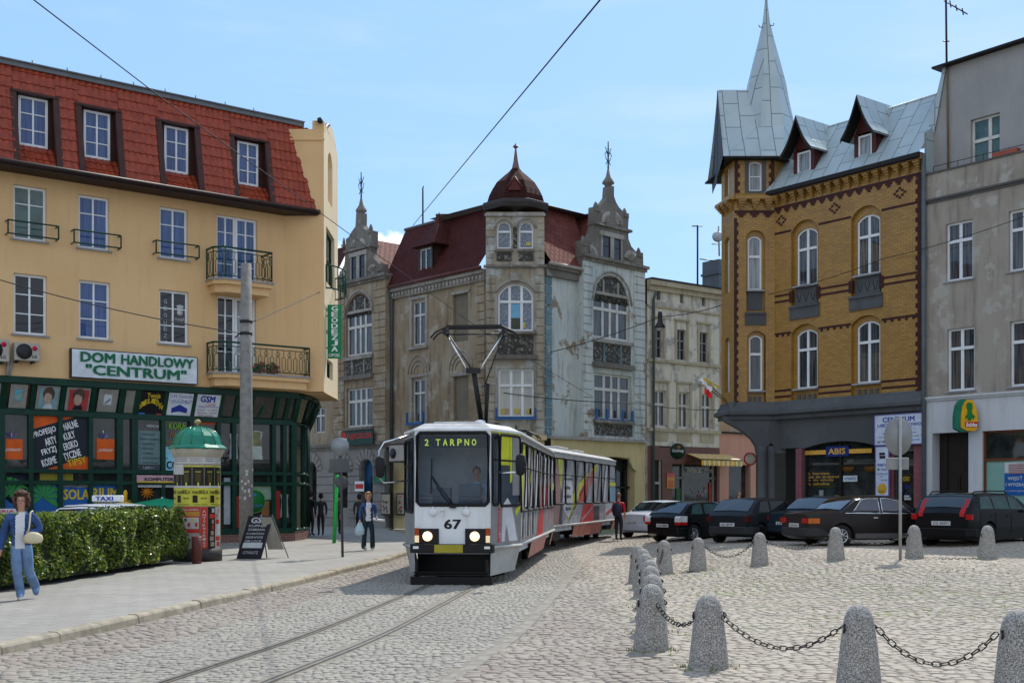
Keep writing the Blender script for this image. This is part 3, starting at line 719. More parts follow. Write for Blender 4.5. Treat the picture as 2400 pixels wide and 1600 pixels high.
for z,h in((ZL1,.09),(ZL2,.06),(ZL3,.06),(ZPL,.09)):fm_.box(x_l,XG,-.075,.05,z-h,z+h)
fm_.box(x_l,XG,-OV-.06,-OV+.1,ZT-.12,ZT+.09)
for i in range(3):
    a,b,c,d = Cb[i],Cb[i+1],Ct[i],Ct[i+1]; I = Gf.M.inverted()
    for z in(ZPL,ZL3,ZL2,ZL1):fm_.cyl(I@(a+Vector((0,0,z))),I@(b+Vector((0,0,z))),.08,n=4)
    fm_.cyl(I@(c+Vector((0,0,ZT))),I@(d+Vector((0,0,ZT))),.10,n=4)
    for t in((0,.5,1) if i else(0,1)):
        p,q = a.lerp(b,t),c.lerp(d,t); fm_.cyl(I@(p+Vector((0,0,ZPL))),I@(p+Vector((0,0,ZL1))),.065,n=6); fm_.cyl(I@(p+Vector((0,0,ZL1))),I@(q+Vector((0,0,ZT))),.065,n=6)
fm_.build('shopfront_frame',gm,store)
pl_ = MB(); pb = brick('plinth_brick',(.16,.06,.045),(.22,.085,.06),(.25,.23,.2)); base = [Gf.at(x_l),Gf.at(XG)]+[Vector((p.x,p.y,0)) for p in Cb[1:]]
for a,b in zip(base,base[1:]):
    d = (b-a).normalized(); M2 = Matrix.Translation(a)@Matrix.Rotation(math.atan2(d.y,d.x),4,'Z'); k = MB(M2); k.box(0,(b-a).length,-.05,.2,SW-.02,ZPL); k.build('plinth',pb,store)
tp = MB(); P = [Ct[0],Ct[1],Ct[2],Ct[3],Ct[3]+Vector((-4,0,0)),Ct[0]+Vector((-3,1.2,0))]; tp.slab([(p.x,p.y) for p in P],ZT+.02,ZT+.075); tp.build('soffit',y_pl,store)
# dark room behind, so that nothing shows through beyond the glass
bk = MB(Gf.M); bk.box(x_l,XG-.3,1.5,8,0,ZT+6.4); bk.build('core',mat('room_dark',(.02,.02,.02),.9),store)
# ---- posters and stickers on the glass (parts of the store)
def gp(i,j,z0,z1,y=-.0,o=0):return px_[i]+.07,px_[j]-.07,z0,z1
ink = {}
def C(name,c,**k):return mat(name,c,k.pop('rough',.5),**k)
orange = C('sticker_orange',(.62,.10,.01)); navy = C('sticker_navy',(.015,.02,.03)); pblue = C('poster_blue',(.015,.10,.32)); pyel = C('poster_yellow',(.60,.42,.02)); ppale = C('poster_pale',(.55,.60,.62)); pgreen = C('poster_green',(.03,.22,.05)); gcard = C('grey_backing',(.28,.27,.24)); cyan = C('poster_cyan',(.12,.42,.50)); redp = C('poster_red',(.42,.05,.05)); royal = C('sign_royal_blue',(.02,.04,.30)); dkred = C('dark_red_ink',(.25,.04,.03)); skin_p = C('poster_flesh',(.50,.36,.28)); hair_p = C('poster_brown',(.10,.06,.05)); dgreen = C('sticker_bottle',(.02,.07,.05)); greyg = C('poster_sea_grey',(.13,.20,.20))
Z1,Z2 = ZL2+.07,ZL1-.10            # middle lights
i3 = posts.index(3)
def pmb():return MB(Gf.M)
# dominium squares with a cluster of scribbles
for i in(i3,i3+3):
    x0,x1 = (px_[i-1]+.35,px_[i]-.18) if i==i3 else(px_[i]+.20,px_[i+1]-.22)
    k = pmb(); x0 = (Gf.x(8) if i==i3 else Gf.x(227)); x1 = (Gf.x(54) if i==i3 else Gf.x(269)); za,zb_ = Gf.z((8+54)/2 if i==i3 else 248,1076),Gf.z(30 if i==i3 else 248,1028)
    k.m = 0; k.box(x0,x1,.03,.038,za,zb_)
    k.m = 1; k.text('„DOMINIUM“',x0+.04,x1-.04,za+.24,za+.34,.022)
    for _ in range(26):
        k.m = rnd.choice([1,2,3,3]); a = rnd.uniform(.25,.9)*PI; c = ((x0+x1)/2-.05,zb_-.05); r = rnd.uniform(.12,.30)
        k.prism([(c[0]+.05*math.cos(a-.3),c[1]+.05),(c[0]+r*math.cos(a),c[1]+r*1.1*math.sin(a)),(c[0]+(r-.04)*math.cos(a+.12),c[1]+r*math.sin(a))],.02,.028)
    k.build('window_sticker',[orange,white,royal,C('scribble_violet',(.18,.10,.3))],store)
# diagonal beauty-salon panel across two lights
x0,xm,x1 = px_[i3+1],px_[i3+2],px_[i3+3]; za,zb_ = Gf.z(141,1099),ZL1-.10
k = pmb(); k.m = 0; X = x1-x0; Zh = zb_-za
P2 = lambda u,v:(x0+.07+u*(X-.14),za+v*Zh)
k.prism([P2(0,1),P2(0,.75),P2(.75,1)],.030,.038); k.prism([P2(.25,0),P2(1,0),P2(1,.25)],.030,.038)
k.m = 1; k.prism([P2(0,.74),P2(.76,1),P2(1,1),P2(1,.26),P2(.24,0),P2(0,0)],.032,.036)
k.m = 2
rows = [('PROFESJO','NALNE',.88),('ARTY','KUŁY',.69),('FRYZJ','ERSKO',.50),('KOSME','TYCZNE',.31)]
for a,b,v in rows:
    cw = .050*X; w1,w2 = len(a)*cw,len(b)*cw; off = {'PROFESJO':0,'ARTY':0,'FRYZJ':0,'KOSME':0}[a]
    sl2 = rad(19)
    for tx,c,wd in((a,xm-.10-w1/2,w1),(b,xm+.10+w2/2,w2)):
        zc = za+Zh*(v-.10)+(c-xm)*math.tan(sl2)*.95
        k.text(tx,c-wd/2,c+wd/2,zc-.115,zc+.115,.022,.02,0,sl2)
k.m = 3; c = x1-.42; k.text('TIPSY',c-.3,c+.3,za+.14,za+.36,.022,.02,0,rad(16)); k.build('window_sticker',[orange,navy,white,pyel],store)
# solarium wall with palms
zs0,zs1 = ZPL+.1,ZL3-.07
k = pmb(); k.m = 0
for i in range(i3-1,i3+4):k.box(px_[i]+.08,px_[i+1]-.08,.03,.036,zs0,zs1)
k.m = 1
def wtext(t,pa,pb,ya,yb,y=.02,**kw):pm = (pa+pb)/2; k.text(t,Gf.x(pa),Gf.x(pb),Gf.z(pm,yb),Gf.z(pm,ya),y,**kw)
wtext('SOLA',149,210,1146,1170+0,bold=.03); wtext('RIUM',216,278,1143,1168,bold=.03)
wtext('"RIWIERA"',217,278,1174,1184); wtext('NOWOCZESNE',147,208,1132,1141)
k.m = 2
for cx_,cz_,s_ in((Gf.x(22),Gf.z(22,1160),.75),(Gf.x(102),Gf.z(102,1165),.7)):
    for q in range(9):
        a = rad(-35+q*31); e = (cx_+s_*math.cos(a),cz_+s_*.75*math.sin(a)-.12*(abs(math.cos(a))))
        m_ = (cx_+s_*.55*math.cos(a),cz_+s_*.6*math.sin(a)+.1); nx_,nz_ = -math.sin(a)*.09,math.cos(a)*.09
        k.prism([(cx_-nx_*.3,cz_-nz_*.3),(m_[0]-nx_,m_[1]-nz_),e,(m_[0]+nx_,m_[1]+nz_)],.016,.024)
k.m = 3; k.lathe([(.5,0),(.5,.006)],n=20,T=Matrix.Translation((Gf.x(47),.026,Gf.z(47,1146)))@Matrix.Rotation(rad(90),4,'X'))
k.build('window_sticker',[pblue,pyel,pgreen,navy],store)
k = pmb(); k.m = 0; k.box(Gf.x(94),Gf.x(172),.03,.036,ZL2-.42+.3,ZL2-.07) if False else k.box(Gf.x(94),Gf.x(138),.03,.036,ZL3+.07,ZL2-.07); k.box(Gf.x(144),Gf.x(172),.03,.036,ZL3+.07,ZL2-.07); k.box(Gf.x(287),Gf.x(308),.03,.036,zs0+.1,zs0+1.0)
k.build('window_sticker',C('yellow_shelf_back',(.22,.19,.02)),store)
# upper leaning lights: boards tilted with the glass
ZM = ZL1; TA = math.atan2(OV,ZT-ZM); MT = Gf.M@Matrix.Translation((0,-.02,ZM))@Matrix.Rotation(TA,4,'X'); HU = math.hypot(OV,ZT-ZM)
def board(i,j,mats,fn,mx=.10,z0=.12,z1=None,bi=0):
    k = MB(MT); a,b = px_[i]+mx,px_[j]-mx; z1 = z1 or HU-.16; k.m = bi; k.box(a,b,-.01,.0,z0,z1); fn(k,a,b,z0,z1); return k.build('poster',mats,store)
def in1(k,a,b,c,d):
    k.m = 1; w_ = b-a; k.box(a+w_*.3,a+w_*.7,-.02,-.011,c+.25,d-.18); k.m = 2; k.prism([(a+w_*.33,c+.3),(a+w_*.6,d-.3),(a+w_*.66,d-.35),(a+w_*.42,c+.28)],-.03,-.021)
board(i3-1,i3,[gcard,cyan,skin_p],lambda*a:in1(*a)); board(i3,i3+1,[gcard,cyan,skin_p],lambda*a:in1(*a),.18)
def face(k,a,b,c,d,cols):
    w_,h = b-a,d-c; E = lambda cx_,cz_,rx,rz,y:k.prism([(a+w_*(cx_+rx*math.cos(t)),c+h*(cz_+rz*math.sin(t))) for t in[2*PI*q/18 for q in range(18)]],y,y+.005)
    k.m = cols[0]; k.box(a+w_*.12,b-.05,-.02,-.011,c+.02,d-.08); k.m = cols[1]; E(.52,.66,.26,.30,-.028); k.m = cols[2]; E(.5,.50,.17,.27,-.036); k.m = cols[1]; k.prism([(a+w_*.3,c+h*.7),(a+w_*.62,c+h*.98),(a+w_*.68,c+h*.6),(a+w_*.5,c+h*.72)],-.046,-.04)
    k.m = cols[3]; k.prism([(a+w_*.3,c+.03),(a+w_*.75,c+.03),(a+w_*.66,c+h*.26),(a+w_*.42,c+h*.24)],-.034,-.03)
board(i3+1,i3+2,[gcard,C('poster_sky',(.22,.36,.40)),hair_p,skin_p,ppale],lambda k,a,b,c,d:face(k,a,b,c,d,(1,2,3,4)))
board(i3+2,i3+3,[gcard,redp,hair_p,skin_p,navy],lambda k,a,b,c,d:(face(k,a,b,c,d,(1,2,3,4)),None))
board(i3+3,i3+4,[gcard,ppale,C('faded_mauve',(.22,.20,.26))],in1,.16)
board(i3+4,i3+5,[C('curtain_grey',(.23,.22,.19)),gcard],lambda*a:None,.06)
def b_biel(k,a,b,c,d):
    w_,h = b-a,d-c; k.m = 1; k.text('Twoja',a+w_*.28,b-w_*.18,c+h*.70,d-.05,-.015,.03); 
    for i,ch in enumerate('BIELIZNA'):
        u = (i+.5)/8; k.text(ch,a+w_*u-.07,a+w_*u+.06,c+h*(.25+.30*math.sin(PI*u)),c+h*(.43+.30*math.sin(PI*u)),-.015,.03,rot=.5-u)
    k.m = 2; k.box(a+.02,a+w_*.3,-.016,-.012,c+.02,c+.13); k.m = 3; k.box(b-w_*.25,b-.03,-.016,-.012,c+.02,c+.12)
board(i3+5,i3+6,[C('board_black',(.008,.008,.012)),pyel,C('tag_blue',(.03,.16,.5)),redp],b_biel,.06,.02)
def b_dh(k,a,b,c,d):
    w_,h = b-a,d-c; k.m = 1; k.text('D.H. Centrum',a+w_*.08,b-w_*.06,d-.17,d-.05,-.015); k.text('G-dz, ul. Długa 22',a+w_*.06,b-w_*.06,d-.33,d-.22,-.015); k.text('DOM MARZEŃ',a+w_*.16,b-w_*.14,c+h*.58,c+h*.67,-.015)
    k.prism([(a+w_*.2,c+h*.2),(a+w_*.2,c+h*.38),(a+w_*.5,c+h*.54),(a+w_*.82,c+h*.38),(a+w_*.82,c+h*.2),(a+w_*.5,c+h*.26)],-.018,-.013); k.text('Spółdzielnia Mieszkaniowa',a+.05,b-.05,c+.04,c+.10,-.015)
board(i3+6,i3+7,[C('board_white',(.62,.66,.72)),royal],b_dh,.05,.02)
def b_gsm(k,a,b,c,d):
    w_,h = b-a,d-c; k.m = 1; k.text('GSM',a+w_*.16,b-w_*.24,d-.28,d-.05,-.015,.04); k.m = 2; k.text('Center',a+w_*.42,b-w_*.16,d-.42,d-.28,-.015,.0,.25)
    k.m = 1; k.text('Telefony Komórkowe',a+.08,b-.03,c+h*.45,c+h*.54,-.015); k.m = 3
    for i,t in enumerate(('Kupno - Sprzedaż','Zamiana - Serwis','SIM LOCK')):k.text(t,a+.10+.05*(i==2),b-.07-.1*(i==2),c+h*(.33-i*.115),c+h*(.41-i*.115),-.015)
    k.m = 1; k.text('tel. 0 602 435 101',a+.04,b-.06,c+.02,c+.06,-.015)
board(i3+7,i3+8,[MATS['board_white'],royal,redp,dkred],b_gsm,.05,.02)
# door bay: board of offers, names, fascia, opening times
k = pmb(); xa,xb = px_[i3+5]+.1,px_[i3+6]-.09; k.m = 0; k.box(xa,xb,.03,.036,ZL2+.25,ZL1-.45); k.m = 2; k.box(xa,xb,.03,.036,ZL2+.07,ZL2+.22)
k.m = 1; k.text('WERNONA',xa+.3,xb-.04,ZL1-.33,ZL1-.25,.02); k.text('I piętro',xa+.2,xb-.2,ZL2+.09,ZL2+.2,.02); k.m = 3
for i,t in enumerate(('- tkaniny','dekoracyjne,','- zasłony','- firany','- rolety','- aranżacje okien','- dekoracje','tkaniny ...')):k.text(t,xa+.1,xa+.1+len(t)*.055,ZL1-.62-i*.155,ZL1-.53-i*.155,.02)
k.build('poster',[greyg,ppale,C('slate_card',(.05,.07,.08)),navy],store)
k = pmb(); xa,xb = px_[i3+6]+.1,px_[i3+7]-.08; k.m = 0; k.text('KORA',xa+.1,xb-.1,ZL1-.38,ZL1-.14,.02,.03); k.m = 1; k.text('Moda',xa+.15,xb-.25,ZL1-.66,ZL1-.45,.02,.0,.2); k.text('młodzieżowa',xa+.02,xb-.02,ZL1-.84,ZL1-.72,.02)
xa2,xb2 = px_[i3+7]+.1,px_[i3+8]-.08; k.m = 2; k.box(xa2,xb2,.02,.03,ZL1-.17,ZL1-.09); k.text('MODKA',xa2+.1,xb2-.12,ZL1-.62,ZL1-.28,.02,.02); k.m = 3; k.box(xa,xb,.03,.036,ZL2+.07,ZL2+.85); k.m = 4; k.text('COMP',xa+.03,xb-.03,ZL2+.12,ZL2+.38,.02,.03)
k.build('poster',[C('letter_green',(.16,.32,.03)),C('letter_ochre',(.30,.15,.03)),C('letter_orange',(.45,.08,.03)),C('board_cyan',(.25,.55,.68)),navy],store)
k = pmb(); xa,xb = px_[i3+5]+.05,px_[i3+8]; k.m = 0; k.box(xa,xb,-.10,.0,ZL2-.34,ZL2-.10); k.m = 1; k.text('KOMPUTERY PODZESPOŁY',xa+.25,xb-.3,ZL2-.29,ZL2-.18,-.11,.03); k.m = 2; k.box(xa,xb,-.06,0,ZL2-.5,ZL2-.36); k.m = 3; k.box(xa,xb,-.105,-.10,ZL2-.345,ZL2-.30)
k.build('shop_sign',[C('fascia_pink',(.50,.30,.34)),navy,C('fascia_grey',(.35,.37,.38)),pyel],store)
k = pmb(); xa,xb = px_[i3+5]+.1,px_[i3+6]-.09; k.m = 0; k.text('10 - 18',xa+.06,xa+.80,1.02,1.30,.02,.02); k.m = 1; c = (xa+.33,1.86)
k.lathe([(.13,0),(.13,.006)],n=14,T=Matrix.Translation((c[0],.026,c[1]))@Matrix.Rotation(rad(90),4,'X'))
for q in range(12):a = 2*PI*q/12; k.prism([(c[0]+.14*math.cos(a-.15),c[1]+.14*math.sin(a-.15)),(c[0]+.25*math.cos(a),c[1]+.25*math.sin(a)),(c[0]+.14*math.cos(a+.15),c[1]+.14*math.sin(a+.15))],.018,.024)
k.build('poster',[ppale,C('sun_orange',(.5,.16,.01))],store)
k = pmb(); k.m = 0; k.box(px_[i3+6]+.1,px_[i3+7],-.02,.055,SW,ZL2-.52); k.build('doorway',C('doorway_dark',(.006,.006,.006),rough=.9,var=0),store)
# garments and round sign in the right-hand lights
k = pmb()
def garment(x,z,w_,h,mi_):k.m = mi_; k.prism([(x-w_*.5,z),(x+w_*.5,z),(x+w_*.38,z+h*.7),(x+w_*.5,z+h*.95),(x+w_*.2,z+h),(x-w_*.2,z+h),(x-w_*.5,z+h*.95),(x-w_*.36,z+h*.7)],.045,.056)
garment(Gf.x(603),Gf.z(603,1076),.45,1.0,0); garment(Gf.x(603),Gf.z(603,1045),.38,.5,1); garment(Gf.x(549),Gf.z(549,1075),.32,.9,2); garment(Gf.x(648),Gf.z(648,1215),.38,1.0,3); garment(Gf.x(668),Gf.z(668,1212),.32,.85,4); garment(Gf.x(561),Gf.z(561,1236),.22,1.1,3)
k.m = 5; k.box(Gf.x(526),Gf.x(541),.045,.055,.75,2.35); k.m = 6; k.box(Gf.x(586),Gf.x(637),.045,.055,ZL3-.55,ZL3-.08)
k.m = 7; k.box(Gf.x(614),Gf.x(632),.045,.055,ZPL+.1,ZL3-.6)
k.build('display',[C('garment_pale',(.36,.42,.38)),C('garment_print',(.35,.33,.12)),C('garment_white',(.34,.33,.36)),C('garment_red',(.25,.02,.02)),C('garment_grey',(.28,.28,.32)),C('door_panel_pale',(.32,.36,.38)),C('display_green_band',(.20,.30,.22)),C('display_wood',(.20,.09,.03))],store)
k = pmb(); c = (Gf.x(597),Gf.z(597,1174)); TT = lambda y:Matrix.Translation((c[0],y,c[1]))@Matrix.Rotation(rad(90),4,'X')
k.m = 0; k.lathe([(.42,0),(.42,.008)],n=24,T=TT(.02)); k.m = 1; k.lathe([(.39,0),(.39,.008)],n=24,T=TT(.01)); k.m = 2; k.text('KORMARAN',c[0]-.3,c[0]+.3,c[1]-.2,c[1]-.1,-.01); k.prism([(c[0]-.08,c[1]+.18),(c[0],c[1]+.3),(c[0]+.08,c[1]+.18)],-.012,-.008)
k.build('poster',[C('ring_lime',(.18,.35,.12)),C('round_green',(.01,.14,.03)),C('letter_blue',(.05,.15,.4))],store)
# illuminated name board
r = A.rect(169,461.5,819,898,.2); x0,x1 = A.x(169,.2),A.x(461.5,.2); z0,z1 = A.z(315,890.5,.2),A.z(315,828,.2)
sg = thing('shop_sign','white name board with green relief letters reading DOM HANDLOWY "CENTRUM"','sign',A.at((x0+x1)/2,-.1,z0))
k = MB(A.M); k.m = 0; k.box(x0,x1,-.2,-.01,z0,z1); k.m = 1; k.box(x0-.03,x1+.03,-.19,0,z0-.03,z1+.03); k.build('board',[C('sign_white',(.62,.68,.72)),dark_metal],sg)
k = MB(A.M); Wd_ = x1-x0; hh = z1-z0
for bd,y in((.032,-.235),):
    k.text('DOM',x0+Wd_*.06,x0+Wd_*.33,z0+hh*.56,z1-hh*.07,y,bd); k.text('HANDLOWY',x0+Wd_*.375,x1-Wd_*.03,z0+hh*.56,z1-hh*.07,y,bd)
    k.text('"CENTRUM"',x0+Wd_*.10,x1-Wd_*.09,z0+hh*.10,z0+hh*.49,y,bd)
k.build('lettering',C('letters_green',(.008,.13,.055)),sg)
# hanging GEODEZJA sign on the lit end wall
cxp = xr+.35; k0 = W(784,840,Kp.y+.6); x0,x1 = (767.5-CX)/F*(Kp.y+.6),(800-CX)/F*(Kp.y+.6); z0,z1 = W(0,839,Kp.y+.6).z,W(0,714,Kp.y+.6).z
sg = thing('hanging_sign','tall green sign with white letters GEODEZJA OPGK stacked downward on the store corner','sign',(x0,Kp.y+.6,z0))
k = MB(Matrix.Translation((0,Kp.y+.6,0))); k.box(x0,x1,0,.16,z0,z1); k.build('board',C('sign_green',(.008,.20,.075)),sg)
k = MB(Matrix.Translation((0,Kp.y+.6,0))); hh = (z1-z0)
for i,ch in enumerate('GEODEZJA'):k.text(ch,x0+.14,x1-.12,z1-.05-hh*.108*(i+1)+.03,z1-.05-hh*.108*i,-.012,.03)
k.text('OPGK',x0+.04,x1-.04,z0+.05,z0+.16,-.012,.01); k.build('lettering',white,sg)
k = MB(Matrix.Translation((0,Kp.y+.6,0))); [k.box(xr-.02,x0+.1,.05,.1,z,z+.04) for z in(z0+.35,z1-.4)]; k.build('bracket',dark_metal,sg)
# air-conditioning units
for pa,pb,yt,yb,lab in((34,94,803,845,'white outdoor air conditioner beside the downpipe, its fan grille facing the street'),(-42,22,793,846,'white outdoor air conditioner cut by the left edge of the view')):
    x0,x1,z0,z1 = A.rect(pa,pb,yt,yb,.35); u = thing('air_conditioner',lab,'air conditioner',A.at((x0+x1)/2,-.2,z0),group='air conditioners on the store wall')
    k = MB(A.M); k.box(x0,x1,-.36,-.06,z0,z1); k.build('casing',C('ac_casing',(.40,.37,.31)),u,bevel=.02)
    k = MB(A.M); cx_,cz_,rr = x0+(x1-x0)*.37,(z0+z1)/2,(z1-z0)*.43
    k.lathe([(rr,0),(rr,.02),(rr*.3,.03)],n=20,T=Matrix.Translation((cx_,-.362,cz_))@Matrix.Rotation(rad(90),4,'X')); k.build('fan_grille',dark_metal,u)
    k = MB(A.M); k.m = 0; k.lathe([(.075,0),(.075,.006)],n=14,T=Matrix.Translation((x1-.16,-.364,z1-.16))@Matrix.Rotation(rad(90),4,'X')); k.m = 1; k.text('LG',x1-.24,x1-.10,z0+.09,z0+.18,-.368,.03); k.build('badge',[C('badge_red',(.5,.01,.05)),dark_metal],u)
    k = MB(A.M); [k.box(x,x+.05,-.34,0,z0-.06,z0) for x in(x0+.1,x1-.2)]; k.build('bracket',dark_metal,u)
k = MB(A.M); x = A.x(28,.1)
k.tube([(x+.25,-.1,A.z(28,812)),(x+.03,-.1,A.z(28,822)),(x,-.1,A.z(28,850)),(x-.1,-.1,Z0)],.04,6); k.tube([(x-.1,-.1,A.z(28,840)),(x-.13,-.1,Z0)],.05,6); k.build('downpipe',C('pipe_grey',(.30,.28,.26)),store)
# ---------------------------------------------------------------- yellow brick house with turret, right of the street mouth
RA = rad(-52.48); KR = 1.12; Rf = Fr((11.8*KR,39.0*KR),RA); tW = 1.43*KR
yb = brick('glazed_yellow_brick',(.41,.215,.032),(.29,.145,.025),(.17,.11,.045),.25,.085,.010,.42,.5,.6)
bb = brick('glazed_brown_brick',(.050,.012,.008),(.068,.017,.011),(.04,.022,.016),.25,.085,.006,.5,.2)
slate = plaster('slate_grey_paint',(.080,.084,.088),(.10,.105,.108),(.055,.058,.06),None,.6,3,.3,bump=.1)
zinc = None
def zinc_mat():
    t = NT('zinc_sheet_roof'); g = t.n('ShaderNodeNewGeometry').outputs['Position']; k = t.n('ShaderNodeTexBrick'); t.l(t.uv(),k.inputs['Vector'])
    k.inputs['Scale'].default_value = 1; k.inputs['Brick Width'].default_value = 1.15; k.inputs['Row Height'].default_value = .62; k.inputs['Mortar Size'].default_value = .014; k.inputs['Mortar Smooth'].default_value = .2
    mp_ = t.n('ShaderNodeMapping'); mp_.inputs['Rotation'].default_value = (0,0,rad(90)); t.l(t.uv(),mp_.inputs[0]); t.l(mp_.outputs[0],k.inputs['Vector'])
    k.inputs['Color1'].default_value = (.36,.43,.44,1); k.inputs['Color2'].default_value = (.41,.48,.49,1); k.inputs['Mortar'].default_value = (.07,.095,.105,1)
    c = t.mix(t.math('MULTIPLY',t.step(t.noise(1.2,7,.6,g),.45,.7),.5),k.outputs[0],(.29,.36,.37)); c = t.mix(t.step(t.noise(3.5,6,.7,g),.68,.71),c,(.08,.10,.11))
    t.l(c,t.b.inputs['Base Color']); t.b.inputs['Roughness'].default_value = .42; t.b.inputs['Metallic'].default_value = .08; t.bump(k.outputs[1],.8,.02); return t.m
zinc = zinc_mat(); maroon = mat('maroon_timber',(.07,.018,.015),.5); soot = mat('black_timber',(.015,.013,.012),.6)
GR = .35
yh = thing('corner_tenement','yellow and brown glazed brick tenement with a corner turret and grey metal spire','building',(10,42,GR))
xe = Rf.x(2168); xs_ = Rf.x(1815); S0 = Rf.at(xs_)
Z_led = Rf.z(2035,950); Z_gut = Rf.z(2035,397)
TF = Fr((S0.x-tW,S0.y),0.0); SF = Fr((S0.x-tW-.27,S0.y+1.4),math.atan2(-1.4,.27)); wS = math.hypot(.27,1.4)
up = [Rf.rect(1860,1909,534,668),Rf.rect(2001,2055,501,643)]; lo = [Rf.rect(1864,1912,771,911),Rf.rect(2005,2060,750,895)]
zu0 = sum(r[2] for r in up)/2; zu1 = sum(r[3] for r in up)/2; zl0 = sum(r[2] for r in lo)/2; zl1 = sum(r[3] for r in lo)/2
cols_ = [((up[i][0]+lo[i][0])/2,(up[i][1]+lo[i][1])/2) for i in(0,1)]
zu0+=.0
mb = MB(Rf.M); bay = .16
holes = []
for a,b in cols_:holes+=[(a-bay,b+bay,zu0-1.15,zu1+.30,.40),(a-bay,b+bay,Z_led+.35,zl1+.20,.30)]
wall(mb,xs_,xe,Z_led-.1,Z_gut,holes,0,.14)
mb.build('wall',yb,yh)
mb = MB(Rf.M)
for a,b in cols_:wall(mb,a-bay,b+bay,Z_led+.3,zu1+.3,[(a,b,zu0,zu1,.22),(a,b,zl0,zl1,.20)],.14,.16)
mb.build('wall',yb,yh)
tw = [(TF.x(1754),TF.x(1787),TF.z(1770,679),TF.z(1770,551)),(TF.x(1757),TF.x(1789),TF.z(1770,915),TF.z(1770,784)),(TF.x(1755),TF.x(1786),TF.z(1770,448),TF.z(1770,378))]
Ztt = TF.z(1770,370); Zc = TF.z(1770,470)
mb = MB(TF.M)
wall(mb,0,tW,Z_led-.1,Ztt,[(tw[0][0]-.1,tw[0][1]+.1,tw[0][2]-1.05,tw[0][3]+.2,.28),(tw[1][0]-.1,tw[1][1]+.1,Z_led+.35,tw[1][3]+.15,.22),(tw[2][0],tw[2][1],tw[2][2],tw[2][3],.08)],0,.14)
wall(mb,tw[0][0]-.1,tw[0][1]+.1,Z_led+.3,tw[0][3]+.2,[(*tw[0],.16),(*tw[1],.14)],.14,.14)
mb.build('wall',yb,yh)
mb = MB(SF.M); wall(mb,0,wS,Z_led-.1,Ztt,[(.35,.9,tw[0][2],tw[0][3]+.1,.2),(.35,.9,tw[1][2],tw[1][3],.2),(.35,.9,tw[2][2],tw[2][3],.08)],0,.2); mb.build('wall',yb,yh)
# turret top return wall beside the roof, and the far side
mb = MB(); P = [Rf.at(xs_),Rf.at(xs_,3.0),Vector((S0.x-1.05,S0.y+4.4,0)),Vector((S0.x-1.87,S0.y+1.4,0))]
for i in range(3):mb.quad(P[i]+Vector((0,0,Z_led)),P[i+1]+Vector((0,0,Z_led)),P[i+1]+Vector((0,0,Ztt)),P[i]+Vector((0,0,Ztt)))
mb.build('wall',yb,yh)
wk = dict(fm=white_pvc,fw=.07)
for i,(a,b) in enumerate(cols_):
    window(yh,Rf.M,a,b,zu0,zu1,y=.20,cols=(.5,),rows=(),heavy=(.64,),rise=.22,pm=p_curd,sill=.06,**wk)
    window(yh,Rf.M,a,b,zl0,zl1,y=.20,cols=(.5,),rows=(),heavy=(.66,),rise=.20,pm=p_curd,sill=.06,**wk)
window(yh,TF.M,*tw[0],y=.2,cols=(),rows=(),heavy=(.62,),rise=.16,pm=p_cur,sill=.06,**wk); window(yh,TF.M,*tw[1],y=.2,cols=(),rows=(),heavy=(.66,),rise=.14,pm=p_curd,sill=.06,**wk); window(yh,TF.M,*tw[2],y=.1,cols=(),rows=(.5,),rise=.08,pm=p_cur,**wk)
for r in tw:window(yh,SF.M,.35,.9,r[2],r[3],y=.15,cols=(),rows=(.6,),pm=p_dark,**wk)
mb = MB(Rf.M)
for a,b in cols_:                                # slate panels with V marks, lintel blocks, balusters
    mb.box(a-.04,b+.04,.09,.139,zu0-.85,zu0-.07); mb.box(a-bay-.02,b+bay+.02,-.07,.1,zu0-.95,zu0-.88)
    mb.box(a-bay-.05,b+bay+.05,-.06,.13,zl1+.42,zl1+.86); mb.box(a-bay-.05,b+bay+.05,-.12,.1,zl1+.86,zl1+.95)
    for q in range(4):
        xx = a+(b-a)*(q+.5)/4; mb.prism([(xx-.07,Z_led+.35)]+arch(xx-.07,xx+.07,zl0-.22,.14,4)+[(xx+.07,Z_led+.35)],.10,.138)
for r in(tw[0],tw[1]):pass
mb.build('stone_panel',slate,yh)
mb = MB(TF.M); a,b,z0_,z1_ = tw[0]; mb.box(a-.02,b+.02,.09,.139,z0_-.8,z0_-.07); mb.box(a-.14,b+.14,-.05,.13,tw[1][3]+.38,tw[1][3]+.8); mb.box(a-.14,b+.14,-.1,.1,tw[1][3]+.8,tw[1][3]+.88)
for q in range(3):xx = a+(b-a)*(q+.5)/3; mb.prism([(xx-.06,Z_led+.35)]+arch(xx-.06,xx+.06,tw[1][2]-.22,.12,4)+[(xx+.06,Z_led+.35)],.10,.138)
mb.box(tw[2][0]-.16,tw[2][1]+.16,-.02,.0,tw[2][2]-.2,tw[2][2]); [mb.box(x0,x1,-.02,0,tw[2][2],tw[2][3]+.1) for x0,x1 in((tw[2][0]-.16,tw[2][0]),(tw[2][1],tw[2][1]+.16))]
mb.build('stone_panel',slate,yh)
mb = MB(Rf.M)
for a,b in cols_:
    for q in range(3):
        xx = a+(b-a)*(q+.5)/3
        for s in(-1,1):mb.add([(xx,.085,zu0-.62),(xx+s*.10,.085,zu0-.28),(xx+s*.13,.085,zu0-.28),(xx+s*.03,.085,zu0-.62)],[(0,1,2,3)])
mb.build('incised_mark',soot,yh)
